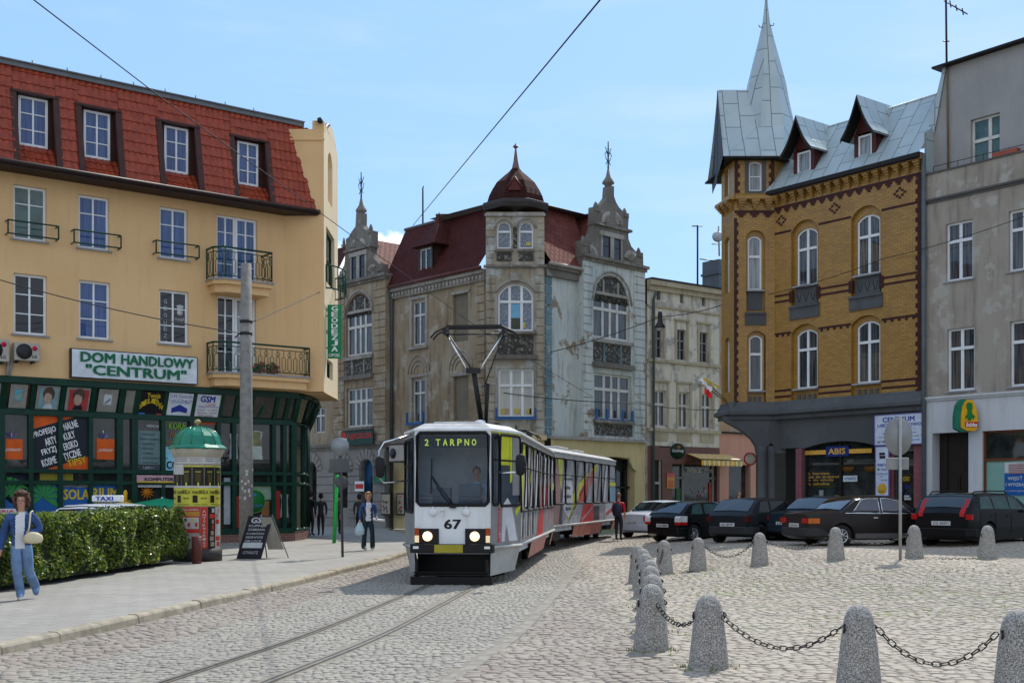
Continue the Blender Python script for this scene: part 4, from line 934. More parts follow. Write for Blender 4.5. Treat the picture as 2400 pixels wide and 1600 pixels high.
# brown brick bands, quoins, diamonds, toothed frieze
mb = MB(Rf.M)
spans = []; e = xs_+.02
for a,b in cols_:spans.append((e,a-bay-.001)); e = b+bay+.001
spans.append((e,xe-.3))
zbnd = (zu0-.30)
for a,b in spans:
    for z in(zbnd,zbnd-.24,zl0-.05,zl0-.29):mb.box(a,b,-.012,.02,z,z+.085)
    z = zl1-.10; mb.box(a,b,-.012,.02,z,z+.085); n = int((b-a)/.25)
    for i in range(n):xx = a+(i+.5)*(b-a)/n; mb.box(xx-.06,xx+.06,-.012,.02,z-.085,z)
    z = zu1-.04; mb.box(a,b,-.012,.02,z,z+.085)
for a,b in cols_:
    for xx in(a-bay,b+bay):mb.box(xx-.09,xx+.09,-.03,.05,zbnd-.3,zbnd+.15)
nq = int((Z_gut-.7-Z_led-.3)/.17)
for i in range(nq):
    z = Z_led+.3+i*.17; w_ = .30 if i%2 else .38; mb.box(xe-w_,xe-.02,-.014,.02,z,z+.17)
for xc in((xs_+cols_[0][0])/2-.15,(cols_[0][1]+cols_[1][0])/2,(cols_[1][1]+xe)/2-.05):
    for dx,dz in((0,2),(0,-2),(1,1),(-1,1),(1,-1),(-1,-1),(2,0),(-2,0)):mb.box(xc+dx*.105-.055,xc+dx*.105+.055,-.012,.02,zu1+.48+dz*.085-.042,zu1+.48+dz*.085+.042)
def frieze(mb,x0,x1,zt,brown,n=None):
    n = n or max(2,int((x1-x0)/.42)); p = (x1-x0)/n
    for i in range(n):
        xc = x0+(i+.5)*p
        if brown:
            for k,w_ in enumerate((.5,.34,.18)):mb.box(xc-w_*p,xc+w_*p,-.013,.02,zt-.42-.085*(k+1),zt-.42-.085*k)
            mb.box(xc-p/2,xc+p/2,-.02,.02,zt-.42,zt-.40)
        else:
            for k,d in enumerate((.28,.22,.15,.08)):mb.box(xc-p*.30+.03*k,xc+p*.30-.03*k,-d,.0,zt-.085*(k+1),zt-.085*k)
zf = Z_gut-.18; frieze(mb,xs_,xe,zf,True)
mb.build('brown_brickwork',bb,yh)
mb = MB(Rf.M); frieze(mb,xs_,xe,zf,False); mb.box(xs_,xe,-.32,.0,zf,Z_gut); mb.build('corbel_table',yb,yh)
mb = MB(TF.M); z = Zc; frieze(mb,0,tW,z-.0,True,3)
for i in range(int((z-.9-Z_led)/.17)):w_ = .10 if i%2 else .16; mb.box(-.015,w_,-.014,.02,Z_led+.3+i*.17,Z_led+.47+i*.17)
for i in range(8):w_ = .14 if i%2 else .22; z2 = Zc+.25+i*.17; mb.box(0,w_,-.014,.02,z2,z2+.17); mb.box(tW-w_,tW,-.014,.02,z2,z2+.17)
mb.build('brown_brickwork',bb,yh)
mb = MB(TF.M); frieze(mb,0,tW,z,False,3); mb.slab([(0,-.3),(tW,-.3),(tW,0),(-.0,0)],z,z+.12); mb.add([(-.02,-.3,z+.12),(tW,-.3,z+.12),(tW,0,z+.3),(0,0,z+.3)],[(0,1,2,3)])
mb.build('corbel_table',yb,yh)
mb = MB(SF.M); frieze(mb,0,wS,z,False,3); mb.box(0,wS+.2,-.3,0,z,z+.12); mb.build('corbel_table',yb,yh)
# slate coloured skirt over the ground floor
def skirt(fr,x0,x1,yy=0.0):
    k = MB(fr.M); pr = [(0,Z_led+.42),(-.05,Z_led+.30),(-.16,Z_led+.12),(-.30,Z_led+.02),(-.30,Z_led-.10),(-.12,Z_led-.16),(-.12,Z_led-.3)]
    v = [(x0,a,b) for a,b in pr]+[(x1,a,b) for a,b in pr]; n = len(pr); k.add(v,[(i,i+1,n+i+1,n+i) for i in range(n-1)]+[tuple(range(n)),tuple(range(2*n-1,n-1,-1))]); return k
for fr,a,b in((Rf,xs_-.12,xe),(TF,-.22,tW),(SF,-.1,wS+.1)):skirt(fr,a,b).build('skirt_roof',slate,yh)
# overhanging bay: arches and columns of the arcade, then the shopfront
zA = Z_led-.16; mb = MB(Rf.M)
xA,xB = Rf.x(1868),xe
o0,o1 = Rf.x(1876),Rf.x(2055); d0,d1 = Rf.x(2092),Rf.x(2140)
zh = Rf.z(1965,1033)
wall(mb,xA,xB,GR,zA,[(o0,o1,GR,zh,.25),(d0,d1,GR,Rf.z(2116,1057),0)],.1,.3)
ground_w = mb.build('ground_floor_wall',slate,yh)
mb = MB(Rf.M); pb2 = brick('painted_red_brick',(.24,.075,.085),(.29,.09,.10),(.13,.05,.055),.25,.085,.008,.6)
zp = Rf.z(1840,1052)
for a,b in((xA-.1,o0+.02),(o1-.02,Rf.x(2060)),(Rf.x(2140),xe-.02)):mb.box(a,b,.04,.2,GR,zp+(.5 if a>o1 else 0))
mb.box(o1,d0,.05,.2,GR,zp+.4); mb.build('brick_pier',pb2,yh)
# arcade at the corner: curved underside and two columns
yA = .1
mb = MB(TF.M); mb.prism([TF.q(a,b) for a,b in((1695,975),(1699,987),(1720,998),(1743,1012),(1763,1029),(1773,1046),(1776,1064),(1795,1064),(1798,1045),(1806,1037),(1814,1045),(1817,1062),(1840,1062),(1840,975))],-.04,.42)
mb.build('arcade_bracket',slate,yh)
mb = MB(); 
for px,Y in((1785,47.25),(1808,47.3)):
    c = W(px,1100,Y); mb.lathe([(.22,GR),(.22,GR+.3),(.17,GR+.4),(.165,zA-1.6),(.2,zA-1.4),(.2,zA-1.2)],(c.x,c.y,0),10)
mb.build('column',slate,yh)
mb = MB(); a,b = Rf.at(xA,.1),Rf.at(xs_,.12); mb.quad(Vector((a.x,a.y,zA-1.3)),Vector((b.x,b.y,zA-1.3)),Vector((b.x,b.y,zA)),Vector((a.x,a.y,zA))); mb.build('ground_floor_wall',slate,yh)
mb = MB(Rf.M); mb.box(xs_-.25,xA,1.0,1.2,GR,zA-.01); mb.slab([(xs_-1.8,4),(xs_-1.3,.3),(xs_,.1),(xA,.1),(xA,4)],zA-.03,zA-.001); mb.build('arcade_back',soot,yh)
sh = MB(Rf.M); sh.quad((o0,.38,GR),(o1,.38,GR),(o1,.38,zh),(o0,.38,zh)); sh.quad((d0,.39,GR),(d1,.39,GR),(d1,.39,zh+.2),(d0,.39,zh+.2)); sh.build('shop_glazing',shop_glass,yh)
fr2 = MB(Rf.M)
for x in(o0+.05,(o0+o1)/2-.1,o1-.05,d0+.05,d1-.05):fr2.box(x-.05,x+.05,.3,.37,GR,zh)
fr2.box(o0,o1,.3,.37,GR,GR+.5); fr2.box(o0,o1,.29,.375,zh-.95,zh-.88); fr2.build('shopfront_frame',soot,yh)
k = MB(Rf.M); x_,z_ = lambda p:Rf.x(p,-.3),lambda p,q:Rf.z(p,q,-.3)
k.m = 0; k.box(x_(1937),x_(1990),.26,.30,z_(1963,1069),z_(1963,1045)); k.m = 1; za,zb_ = z_(1963,1062),z_(1963,1053); k.text('ABIS',x_(1943),x_(1983),z_(1963,1064),z_(1963,1050),.25,.03)
for a,b in((1885,1936),(1991,2044)):k.box(x_(a),x_(b),.27,.30,za-.02,zb_)
k.build('shop_sign',[C('abis_blue',(.01,.03,.16)),C('abis_yellow',(.70,.38,.06))],yh)
k = MB(Rf.M); k.m = 0
for i,t in enumerate(('art. biurowe','tusze do drukarek','art. do szkoły','art. szkolne')):k.text(t,x_(1884),x_(1884)+.1*len(t),z_(1900,1112+i*8),z_(1900,1106+i*8),.33)
k.m = 1; k.box(x_(1975),x_(2008),.33,.35,z_(1990,1128),z_(1990,1114)); k.m = 2; k.text('OTWARTE',x_(1978),x_(2005),z_(1990,1124),z_(1990,1118),.32)
for px,c in((1985,3),(2040,3)):k.m = 3; k.lathe([(.3,0),(.3,.01)],n=16,sy=.55,T=Matrix.Translation((x_(px),.35,z_(px,1096)))@Matrix.Rotation(rad(90),4,'X'))
for px,w_,h,c in((1905,.3,.5,4),(1918,.2,.7,5),(1930,.25,.4,4),(1954,.25,.5,6),(1980,.5,.35,4),(2010,.4,.4,5),(2035,.3,.5,4)):k.m = c; k.box(x_(px),x_(px)+w_,.345,.36,GR+.9,GR+.9+h)
k.build('window_display',[C('abis_yellow',(.7,.38,.06)),ppale,royal,C('dim_orange',(.16,.07,.01)),C('goods_teal',(.05,.13,.17)),C('goods_white',(.25,.27,.28)),C('goods_ochre',(.28,.18,.04))],yh)
k = MB(Rf.M); k.m = 0; k.text('KSERO',x_(2115),x_(2131),z_(2122,1127),z_(2122,1116),.33,.02); k.m = 1; k.text('STEMPLE',x_(2115),x_(2134),z_(2122,1144),z_(2122,1137),.33); k.m = 2; k.box(x_(2118),x_(2134),.33,.345,z_(2126,1171),z_(2126,1160)); k.m = 3; k.text('zapraszamy',x_(2119),x_(2133),z_(2126,1167),z_(2126,1164),.32)
k.m = 1; [k.box(x_(2112)+i*.16,x_(2112)+i*.16+.07,.33,.34,z_(2120,1152)-.1*(i%3),z_(2120,1152)-.1*(i%3)+.08) for i in range(5)]
k.build('window_display',[pyel,royal,C('card_white',(.55,.55,.55)),navy],yh)
mb = MB(); mb.box(10.6,S0.x+3,51,51.2,GR,Z_led+1); mb.build('rear_wall',slate,yh)
# signboards on the pier
def signboard(name,label,fr,a,b,yt,yb,fn,mats,o=.12,cat='sign'):
    x0,x1,z0,z1 = fr.rect(a,b,yt,yb,o); t = thing(name,label,cat,fr.at((x0+x1)/2,-o+.04,z0)); k = MB(fr.M); k.m = 0; k.box(x0,x1,-o,-o+.05,z0,z1); k.m = 1
    for bx in((x0-.03,x0,z0-.03,z1+.03),(x1,x1+.03,z0-.03,z1+.03),(x0,x1,z1,z1+.03),(x0,x1,z0-.03,z0)):k.box(bx[0],bx[1],-o-.01,-o+.05,bx[2],bx[3])
    k.build('board',mats[:2],t); k = MB(fr.M); fn(k,x0,x1,z0,z1,-o-.006); k.build('lettering',mats[2:],t); return t
def s1(k,a,b,c,d,y):
    w_,h = b-a,d-c; k.m = 0; k.text('CENTRUM',a+w_*.16,b-w_*.18,c+h*.76,c+h*.93,y,.025); k.text('UBEZPIECZENIOWO',a+w_*.05,b-w_*.04,c+h*.60,c+h*.71,y,.02); k.text('FINANSOWE',a+w_*.28,b-w_*.24,c+h*.44,c+h*.55,y,.02); k.box(a+w_*.15,b-w_*.15,y,y+.004,c+h*.36,c+h*.38)
    k.m = 1; k.text('• komunikacyjne • zdrowotne •',a+w_*.05,b-w_*.05,c+h*.21,c+h*.29,y); k.text('tel. 46 58 300',a+w_*.05,a+w_*.4,c+h*.06,c+h*.15,y,.02); k.m = 2; k.text('grupowe •',a+w_*.68,b-w_*.03,c+h*.07,c+h*.16,y)
signboard('wall_sign','large white board with blue lettering CENTRUM UBEZPIECZENIOWO FINANSOWE above a shop door',Rf,2051,2165,971,1040,s1,[C('board_bluewhite',(.55,.60,.70)),C('frame_violet',(.16,.15,.40)),royal,navy,C('ink_blue',(.05,.2,.6))])
def s2(k,a,b,c,d,y):
    w_,h = b-a,d-c; k.m = 0; k.text('WARTA',a+.05,b-.05,c+h*.60,c+h*.66,y,.02); k.text('Hestia',a+.22,b-.06,c+h*.51,c+h*.57,y); k.text('COMPENSA',a+.03,b-.03,c+h*.42,c+h*.46,y); k.text('PTU',a+w_*.35,a+w_*.65,c+h*.37,c+h*.40,y); k.text('Nordea',a+w_*.42,b-.04,c+h*.30,c+h*.34,y)
    k.m = 1; k.prism([(a+w_*.3,c+h*.76),(a+w_*.75,c+h*.76),(a+w_*.75,c+h*.82),(a+w_*.3,c+h*.82)],y,y+.004)
    for q in(.35,.5,.65):k.prism([(a+w_*(q+.09*math.cos(t)),c+h*(.87+.03*math.sin(t))-.02) for t in[2*PI*j/10 for j in range(10)]],y,y+.004)
    k.m = 2; k.prism([(a+w_*.5+.2*math.cos(t),c+h*.13+.2*math.sin(t)) for t in[2*PI*j/18 for j in range(18)]],y,y+.004); k.m = 3; k.text('GENERALI',a+w_*.2,b-w_*.2,c+h*.06,c+h*.10,y-.003,.02); k.m = 4; k.prism([(a+.05,c+h*.53),(a+.12,c+h*.51),(a+.17,c+h*.54),(a+.10,c+h*.57)],y,y+.004)
signboard('wall_sign','narrow white board with small emblems and a yellow disc below the large board',Rf,2053,2082,1047,1160,s2,[C('board_bluewhite',(.55,.6,.7)),MATS['frame_violet'],royal,navy,C('disc_yellow',(.62,.36,.04)),C('disc_ink',(.25,.12,.02)),pgreen])
# main roof with two gabled dormers
yR,zR = 1.55,Rf.z(2060,262,-1.5); mb = MB(Rf.M); L_ = math.hypot(yR+.35,zR-Z_gut); an = math.atan2(zR-Z_gut,yR+.35)
RM = Rf.M@Matrix.Translation((0,-.35,Z_gut+.02))@Matrix.Rotation(an-rad(90),4,'X'); mb = MB(RM); mb.quad((xs_-.5,0,0),(xe,0,0),(xe,0,L_),(xs_-1.5,0,L_)); mb.build('roof',zinc,yh)
mb = MB(Rf.M); mb.quad((xs_-1.5,yR,zR),(xe,yR,zR),(xe,8,zR+.3),(xs_-1.5,8,zR+.3)); mb.tube([(xs_-1.4,yR,zR),(xe,yR,zR)],.06,6); mb.build('roof',zinc,yh)
mb = MB(Rf.M); mb.box(xs_-.1,xe,-.38,-.0,Z_gut-.0+.001,Z_gut+.05); mb.box(xs_-.1,xe,-.42,-.34,Z_gut-.12,Z_gut+.03); mb.box(xs_,xe,-.36,-.30,Z_gut-.16,Z_gut); mb.build('gutter',soot,yh)
def gab_dormer(px0,px1,yt,yb,apex,le,re):
    o = .12; x0,x1,z0,z1 = Rf.rect(px0,px1,yt,yb,-o+.0); x0 = Rf.x(px0,-.1); x1 = Rf.x(px1,-.1); yy = .1
    xa = (x0+x1)/2; za = Rf.z(apex[0],apex[1],.25); hl = (x1-x0)/2+.42; ze = Rf.z(le[0],le[1],.25); bk_ = 2.2
    k = MB(Rf.M); k.box(x0-.17,x0,yy-.05,yy+.1,z0-.1,z1+.1); k.box(x1,x1+.17,yy-.05,yy+.1,z0-.1,z1+.1); k.box(x0,x1,yy-.05,yy+.1,z0-.12,z0); k.prism([(x0-.17,z1+.1),(x1+.17,z1+.1),(xa,za-.1)],yy,yy+.08)
    for xx in(x0-.17,x1+.17):k.add([(xx,yy+.05,z0-.1),(xx,bk_,z0-.1+1.5),(xx,bk_,z1+.1),(xx,yy+.05,z1+.1)],[(0,1,2,3)])
    dm = k.build('dormer',maroon,yh)
    k = MB(Rf.M); zz = ze; n = 6
    cur = [(t,za+(zz-za)*(t**1.0)-.18*math.sin(PI*t)) for t in[i/n for i in range(n+1)]]
    for s in(-1,1):
        for i in range(n):
            (t0,q0),(t1,q1) = cur[i],cur[i+1]; X0,X1 = xa+s*hl*t0,xa+s*hl*t1
            k.add([(X0,-.45,q0),(X1,-.45,q1),(X1,bk_,q1),(X0,bk_,q0),(X0,-.45,q0-.06),(X1,-.45,q1-.06),(X1,bk_,q1-.06),(X0,bk_,q0-.06)],[(0,1,2,3),(4,5,6,7),(0,4,5,1)])
    k.build('dormer_roof',zinc,dm)
    k = MB(Rf.M)
    for s in(-1,1):
        for i in range(n):(t0,q0),(t1,q1) = cur[i],cur[i+1]; X0,X1 = xa+s*hl*t0,xa+s*hl*t1; k.add([(X0,-.47,q0-.02),(X1,-.47,q1-.02),(X1,-.47,q1-.2),(X0,-.47,q0-.2)],[(0,1,2,3)]); k.add([(X0,-.44,q0-.07),(X1,-.44,q1-.07),(X1,yy,q1-.07),(X0,yy,q0-.07)],[(0,1,2,3)])
    k.build('barge_board',soot,dm)
    window(dm,Rf.M,x0,x1,z0,z1,y=yy-.03,fw=.07,cols=(),rows=(),fm=white_pvc,pm=p_cur)
gab_dormer(1870,1902,356,428,(1872,272),(1839,365),0); gab_dormer(2013,2045,317,391,(2015,224),(1980,328),0)
# spire and the gabled roof piece on its left
Yc = 48.8; c0 = W(1797,310,Yc); m_px = lambda p:p/F*Yc; zz = lambda y:W(0,y,Yc).z
prof = [(m_px(64)/.924,zz(312)),(m_px(55),zz(250)),(m_px(46),zz(199)),(m_px(31),zz(140)),(m_px(19),zz(95)),(m_px(9),zz(52)),(m_px(4),zz(10)),(.03,zz(-30))]
mb = MB(); mb.lathe(prof,(c0.x,c0.y+.1,0),8,False,a0=rad(22.5)); mb.build('spire',zinc,yh)
zt = W(0,366,46.9).z; oc = [Vector((c0.x+prof[0][0]*math.cos(rad(22.5+45*i)),c0.y+.1+prof[0][0]*math.sin(rad(22.5+45*i)),zz(312))) for i in range(8)]; sq = [Vector((W(1703,0,46.9).x,46.9,zt)),Vector((W(1838,0,46.9).x,46.9,zt)),Vector((W(1838,0,46.9).x+.4,50.7,zt)),Vector((W(1703,0,46.9).x,50.7,zt))]
mb = MB(); mb.add(oc+sq,[(8,9,6,5),(9,10,0,7),(10,11,2,1),(11,8,4,3),(8,5,4),(9,7,6),(10,1,0),(11,3,2)]); mb.build('spire_skirt',zinc,yh)
mb = MB(); zt-=.02; mb.slab([(W(1700,0,46.8).x,46.8),(W(1842,0,46.8).x,46.8),(S0.x+1.3,48.7),(S0.x+1.1,50.8),(S0.x-2.2,50.8),(W(1694,0,48.2).x,48.4)],zt-.07,zt+.0); mb.build('spire_eaves',soot,yh)
mb = MB(); zr = zz(213); ze_ = zt+.02; xA_,xB_ = W(1681,0,48.8).x,c0.x-.2
n = 6; cur = [(t,zr+(ze_-zr)*t-.25*math.sin(PI*t)) for t in[i/n for i in range(n+1)]]
for s,hl in((-1,1.8),(1,2.0)):
    for i in range(n):(t0,q0),(t1,q1) = cur[i],cur[i+1]; xl0 = xA_-.09*t0; xl1 = xA_-.09*t1; mb.add([(xl0,48.7+s*hl*t0,q0),(xl1,48.7+s*hl*t1,q1),(xB_,48.7+s*hl*t1,q1),(xB_,48.7+s*hl*t0,q0)],[(0,1,2,3)])
mb.build('roof',zinc,yh)
mb = MB(); zq = zz(430)
mb.add([(xA_-.02,48.7,zr),(xA_-.11,46.9,ze_),(xA_-.02,48.8,zq),(xA_+.1,50.6,zq),(xA_+.1,50.7,ze_),(xA_+.05,48.6,zz(400))],[(0,1,5,2),(0,2,3,4)]); mb.add([(xA_,48.75,zr),(xA_-.09,46.9,ze_),(xA_+.0,48.9,zq+.2),(xA_+.1,50.6,zq)],[(0,1,2),(0,2,3)]); mb.build('barge_board',soot,yh)
mb = MB(); mb.tube([(c0.x-.18,c0.y,zz(63)),(c0.x-.30,c0.y-.05,zz(66)),(c0.x-.34,c0.y-.05,zz(60))],.02,5); mb.tube([(c0.x+.12,c0.y,zz(60)),(c0.x+.26,c0.y-.05,zz(62)),(c0.x+.28,c0.y-.05,zz(56))],.02,5); mb.build('ladder_hook',dark_metal,yh)
mb = MB(Rf.M); mb.tube([(xe+.03,-.12,GR),(xe+.03,-.12,Z_gut)],.08,8); mb.build('downpipe',C('pipe_slate',(.10,.12,.13)),yh)
# flags on the corner
fl = thing('flag','white and red flag hanging from a pole on the corner of the yellow brick house','flag',(W(1697,0,47.7).x,47.7,W(0,945,47.7).z),group='flags on the brick corner')
b0 = W(1705,945,47.7); t0 = W(1640,893,47.2); k = MB(); k.tube([b0,t0],.02,5); k.build('flag_pole',C('pole_brown',(.12,.08,.04)),fl)
def cloth(P0,P1,d,m,par):
    k = MB(); n = 8; v = []
    for i in range(n+1):
        p = P0.lerp(P1,i/n)
        for j in range(3):q = p+d*(j/2); v.append(q+Vector((.02*math.sin(i*1.7+j),.06*math.sin(i*1.3+j*1.1),.02*math.sin(i*2.1))))
    k.add(v,[(i*3+j,i*3+j+1,i*3+j+4,i*3+j+3) for i in range(n) for j in range(2)],True); return k.build('cloth',m,par)
cloth(W(1637,890,47.2),W(1664,917,47.3),Vector((.11,0,.10)),white,fl); cloth(W(1652,906,47.22),W(1668,922,47.3),Vector((-.04,0,-.24)),C('flag_red',(.65,.02,.02)),fl)
fl = thing('flag','yellow and white flag on the second pole of the brick corner','flag',(b0.x,47.8,b0.z),group='flags on the brick corner')
k = MB(); k.tube([b0+Vector((.0,.1,.1)),W(1652,893,47.6)],.02,5); k.build('flag_pole',MATS['pole_brown'],fl); cloth(W(1645,889,47.5),W(1680,912,47.6),Vector((.12,0,.08)),C('flag_yellow',(.55,.42,.05)),fl); cloth(W(1668,900,47.52),W(1684,912,47.5),Vector((.1,0,-.12)),white,fl)
# ---------------------------------------------------------------- grey rendered house at the right edge
gh = thing('rendered_tenement','tall weathered grey rendered tenement with a white painted ground floor','building',(16,32,GR))
g_pl = plaster('grey_old_render',(.28,.245,.195),(.35,.31,.255),(.165,.145,.12),(.40,.37,.32),.35,1.3,.65,(.55,.63),.4)
g_up = plaster('grey_new_render',(.30,.292,.28),(.335,.325,.31),(.24,.235,.225),None,.5,3,.3,bump=.3)
w_pl = plaster('white_ground_floor',(.52,.53,.54),(.57,.58,.59),(.38,.39,.40),None,.6,3,.45,bump=.2)
xa = xe+.03; xb = 15.0; zc = Rf.z(2172,936)
gu = [Rf.rect(2217,2280,519,656)]; gl_ = [Rf.rect(2220,2284,768,915)]
gu.append((Rf.x(2364),Rf.x(2364)+(gu[0][1]-gu[0][0]),gu[0][2],gu[0][3])); gl_.append((Rf.x(2367),Rf.x(2367)+gl_[0][1]-gl_[0][0],gl_[0][2],gl_[0][3]))
for k_ in(1,2):dx = (gu[1][0]-gu[0][0])*k_; gu.append((gu[1][0]+dx,gu[1][1]+dx,gu[0][2],gu[0][3])); gl_.append((gl_[1][0]+dx,gl_[1][1]+dx,gl_[0][2],gl_[0][3]))
zpar = Rf.z(2174,411); zcor = Rf.z(2174,474)
mb = MB(Rf.M); wall(mb,xa,xb,zc,zpar,gu+gl_,0,.2); mb.quad((xa,0,zc),(xa,9,zc),(xa,9,zpar),(xa,0,zpar)); mb.build('wall',g_pl,gh)
mb = MB(Rf.M); mb.box(xa-.02,xb,-.10,-.001,zcor,zcor+.07); mb.box(xa-.02,xb,-.05,-.001,zcor-.08,zcor); mb.box(xa,xb,-.04,.5,zpar,zpar+.06); mb.build('cornice',C('dark_stone',(.09,.085,.08)),gh)
for r in gu+gl_:window(gh,Rf.M,*r,y=.1,fw=.075,cols=(.5,),rows=(),heavy=(.68,),fm=white_pvc,pm=p_curd,sill=.05)
# set-back gable storey with slanting zinc verge
o = -.5; ax0,ax1,az0,az1 = Rf.rect(2275,2344,272,388,o); zt_r = Rf.z(2205,163,o); xS = Rf.x(2211,o); zs1_,xS2 = Rf.z(2177,315,o),Rf.x(2176,o)
xw = Rf.x(2212,o); zpt = zt_r
mb = MB(Rf.M); wall(mb,xw,xb,zpar-.3,zpt,[(ax0,ax1,az0,az1)],.5,.25); mb.add([(xS2,.5,zpar-.3),(xw,.5,zpar-.3),(xw,.5,zpt),(xS2,.5,zs1_)],[(0,1,2,3)]); mb.build('wall',g_up,gh)
window(gh,Rf.M,ax0,ax1,az0,az1,y=.62,fw=.08,cols=(.6,),rows=(),heavy=(.55,),fm=old_white,pm=p_green)
mb = MB(Rf.M); mb.add([(xS2-.01,.45,zpar-.3),(xS2-.01,2.6,zpar-.3),(xS2-.01,2.6,zs1_),(xS2-.01,.45,zs1_),(xw,.45,zpt),(xw,2.6,zpt)],[(0,1,2,3),(3,2,5,4)])
mb.add([(xS2-.02,.44,zpar),(xS2+.28,.44,zpar),(xS2+.28,.44,zs1_+.0),(xS2-.02,.44,zs1_),(xw,.44,zpt),(xw+.12,.44,zpt)],[(3,2,5,4)]); mb.quad((xa,-.05,zpar-.5),(xa,2.6,zpar-.5),(xa,2.6,zpar+2.8),(xa,-.1,zpar+1.5)); mb.build('roof_verge',zinc,gh)
mb = MB(Rf.M); mb.box(xw-.3,xb,.2,8,zpt,zpt+.07); mb.build('roof',soot,gh)
mb = MB(Rf.M); x = Rf.x(2222,-.4); mb.tube([(x,.42,zpar-.1),(x-.05,.42,zpt-.6),(x-.05,.42,zpt)],.035,6); mb.build('downpipe',C('rusty_pipe',(.20,.13,.07)),gh)
mb = MB(Rf.M); mb.tube([(xa+.3,-.0,zpar+.25),(xb,-.0,zpar+.25)],.012,4); [mb.cyl((xa+.3+i*.95,0,zpar),(xa+.3+i*.95,0,zpar+.25),.012,n=4) for i in range(12)]; mb.build('parapet_rail',dark_metal,gh)
t_ = MB(Rf.M); a,b = Rf.x(2327),Rf.x(2385); t_.box(a,b,-.05,.2,zpar+.06,zpar+.2); t_ = t_.build('flower_box',C('terracotta',(.30,.075,.04)),None); tag(t_,'terracotta flower box on the parapet under the attic window','flower box')
# ground floor
dx0,dx1 = Rf.x(2186),Rf.x(2271); sx0 = Rf.x(2303); zd = Rf.z(2230,1013); zs_ = Rf.z(2303,1010)
mb = MB(Rf.M); wall(mb,xa,xb,GR,zc,[(dx0,dx1,GR,zd),(sx0,sx0+3.6,GR+.6,zs_)],-.03,.55); mb.build('ground_floor_wall',w_pl,gh)
mb = MB(Rf.M); mb.box(xa-.02,xb,-.14,.0,zc,zc+.07); mb.box(xa-.02,xb,-.09,.0,zc-.07,zc); mb.build('cornice',w_pl,gh)
k = MB(Rf.M); k.box(dx0,dx1,.42,.5,GR,zd); k.box(dx0+.28,dx0+.34,.36,.42,GR,zd); 
for i in(0,1):
    a = dx0+.38+i*(dx1-dx0-.38)/2; b = a+(dx1-dx0-.38)/2-.06
    k.box(a,b,.38,.42,GR+.1,GR+2.1); [k.box(a+.07,b-.07,.36,.38,z,z+.5) for z in(GR+.25,GR+.9,GR+1.5)]
k.build('door',C('door_dark_brown',(.022,.016,.012),rough=.6),gh)
k = MB(Rf.M); 
for x in(sx0,sx0+3.54):k.box(x,x+.07,.05,.14,GR+.6,zs_)
for z in(GR+.6,Rf.z(2303,1078)-.03,zs_-.06):k.box(sx0+.07,sx0+3.54,.05,.14,z,z+.08)
k.build('shopfront_frame',C('brown_frame',(.14,.045,.015)),gh)
zm = Rf.z(2303,1078); k = MB(Rf.M); k.m = 0; k.quad((sx0,.12,zm),(sx0+3.6,.12,zm),(sx0+3.6,.12,zs_),(sx0,.12,zs_)); k.m = 1; k.quad((sx0,.12,GR+.6),(sx0+3.6,.12,GR+.6),(sx0+3.6,.12,zm),(sx0,.12,zm)); k.build('shop_glazing',[shop_glass,pane('glass_mint_screen',(.22,.40,.34),(.20,.37,.32))],gh)
k = MB(Rf.M); x0 = Rf.x(2351); x1 = x0+1.5; z1_ = Rf.z(2351,1083); z2_ = Rf.z(2351,1108); z3_ = Rf.z(2351,1160)
k.m = 0; k.box(x0,x1,.09,.1,z2_,z1_); k.m = 1
for i in range(6):k.box(x0+.15,x1-.15-.1*(i%2),.08,.089,z1_-.07-i*.058-.025,z1_-.07-i*.058)
k.m = 2; k.box(x0,x1,.09,.1,z3_,z2_); k.m = 0; k.text('WEJDŹ',x0+.12,x0+.62,z2_-.27,z2_-.09,.08,.02); k.text('I WYGRAJ',x0+.05,x0+.72,z2_-.48,z2_-.33,.08,.02); k.text('z wakacjami',x0+.05,x0+.7,z2_-.64,z2_-.56,.08)
k.m = 3; k.prism([(x0+.85,z3_),(x0+.78,z3_+.35),(x0+.9,z2_-.1),(x0+1.1,z2_+.0),(x0+1.3,z2_-.15),(x0+1.35,z3_)],.075,.085); k.build('poster',[C('card_white',(.55,.55,.55)),dkred,C('poster_deep_blue',(.01,.10,.35)),C('poster_flesh',(.5,.3,.2))],gh)
# frog sign
Yz = Rf.at(Rf.x(2270),0).y-.5; k0 = lambda px,py:W(px,py,Yz)
zsn = thing('hanging_sign','yellow tongue-shaped sign with a green frog and a red band reading żabka, over the doorway','sign',(k0(2270,1000).x,Yz,k0(0,1015).z))
out = [(2249,1003),(2249,975),(2253,950),(2260,938),(2268,934),(2279,937),(2287,950),(2292,970),(2294,1003),(2285,1011),(2264,1011)]
pts = [(k0(*p).x,k0(*p).z) for p in out]; k = MB(); k.prism([(p[0]-.13,p[1]) for p in pts],Yz+.05,Yz+.30); k.m = 0; k.build('casing',C('casing_green',(.01,.17,.10)),zsn)
k = MB(); cx_ = sum(p[0] for p in pts)/len(pts); cz_ = sum(p[1] for p in pts)/len(pts)
k.m = 0; k.prism([(cx_+.02+(p[0]-cx_)*.9,cz_+(p[1]-cz_)*.96) for p in pts],Yz-.01,Yz+.05)
fg = [(2262,975),(2266,970),(2267,962),(2265,955),(2264,948),(2268,943),(2273,943),(2278,945),(2279,955),(2277,963),(2279,970),(2285,975),(2281,982),(2276,980),(2276,985),(2268,985),(2268,980),(2262,980)]
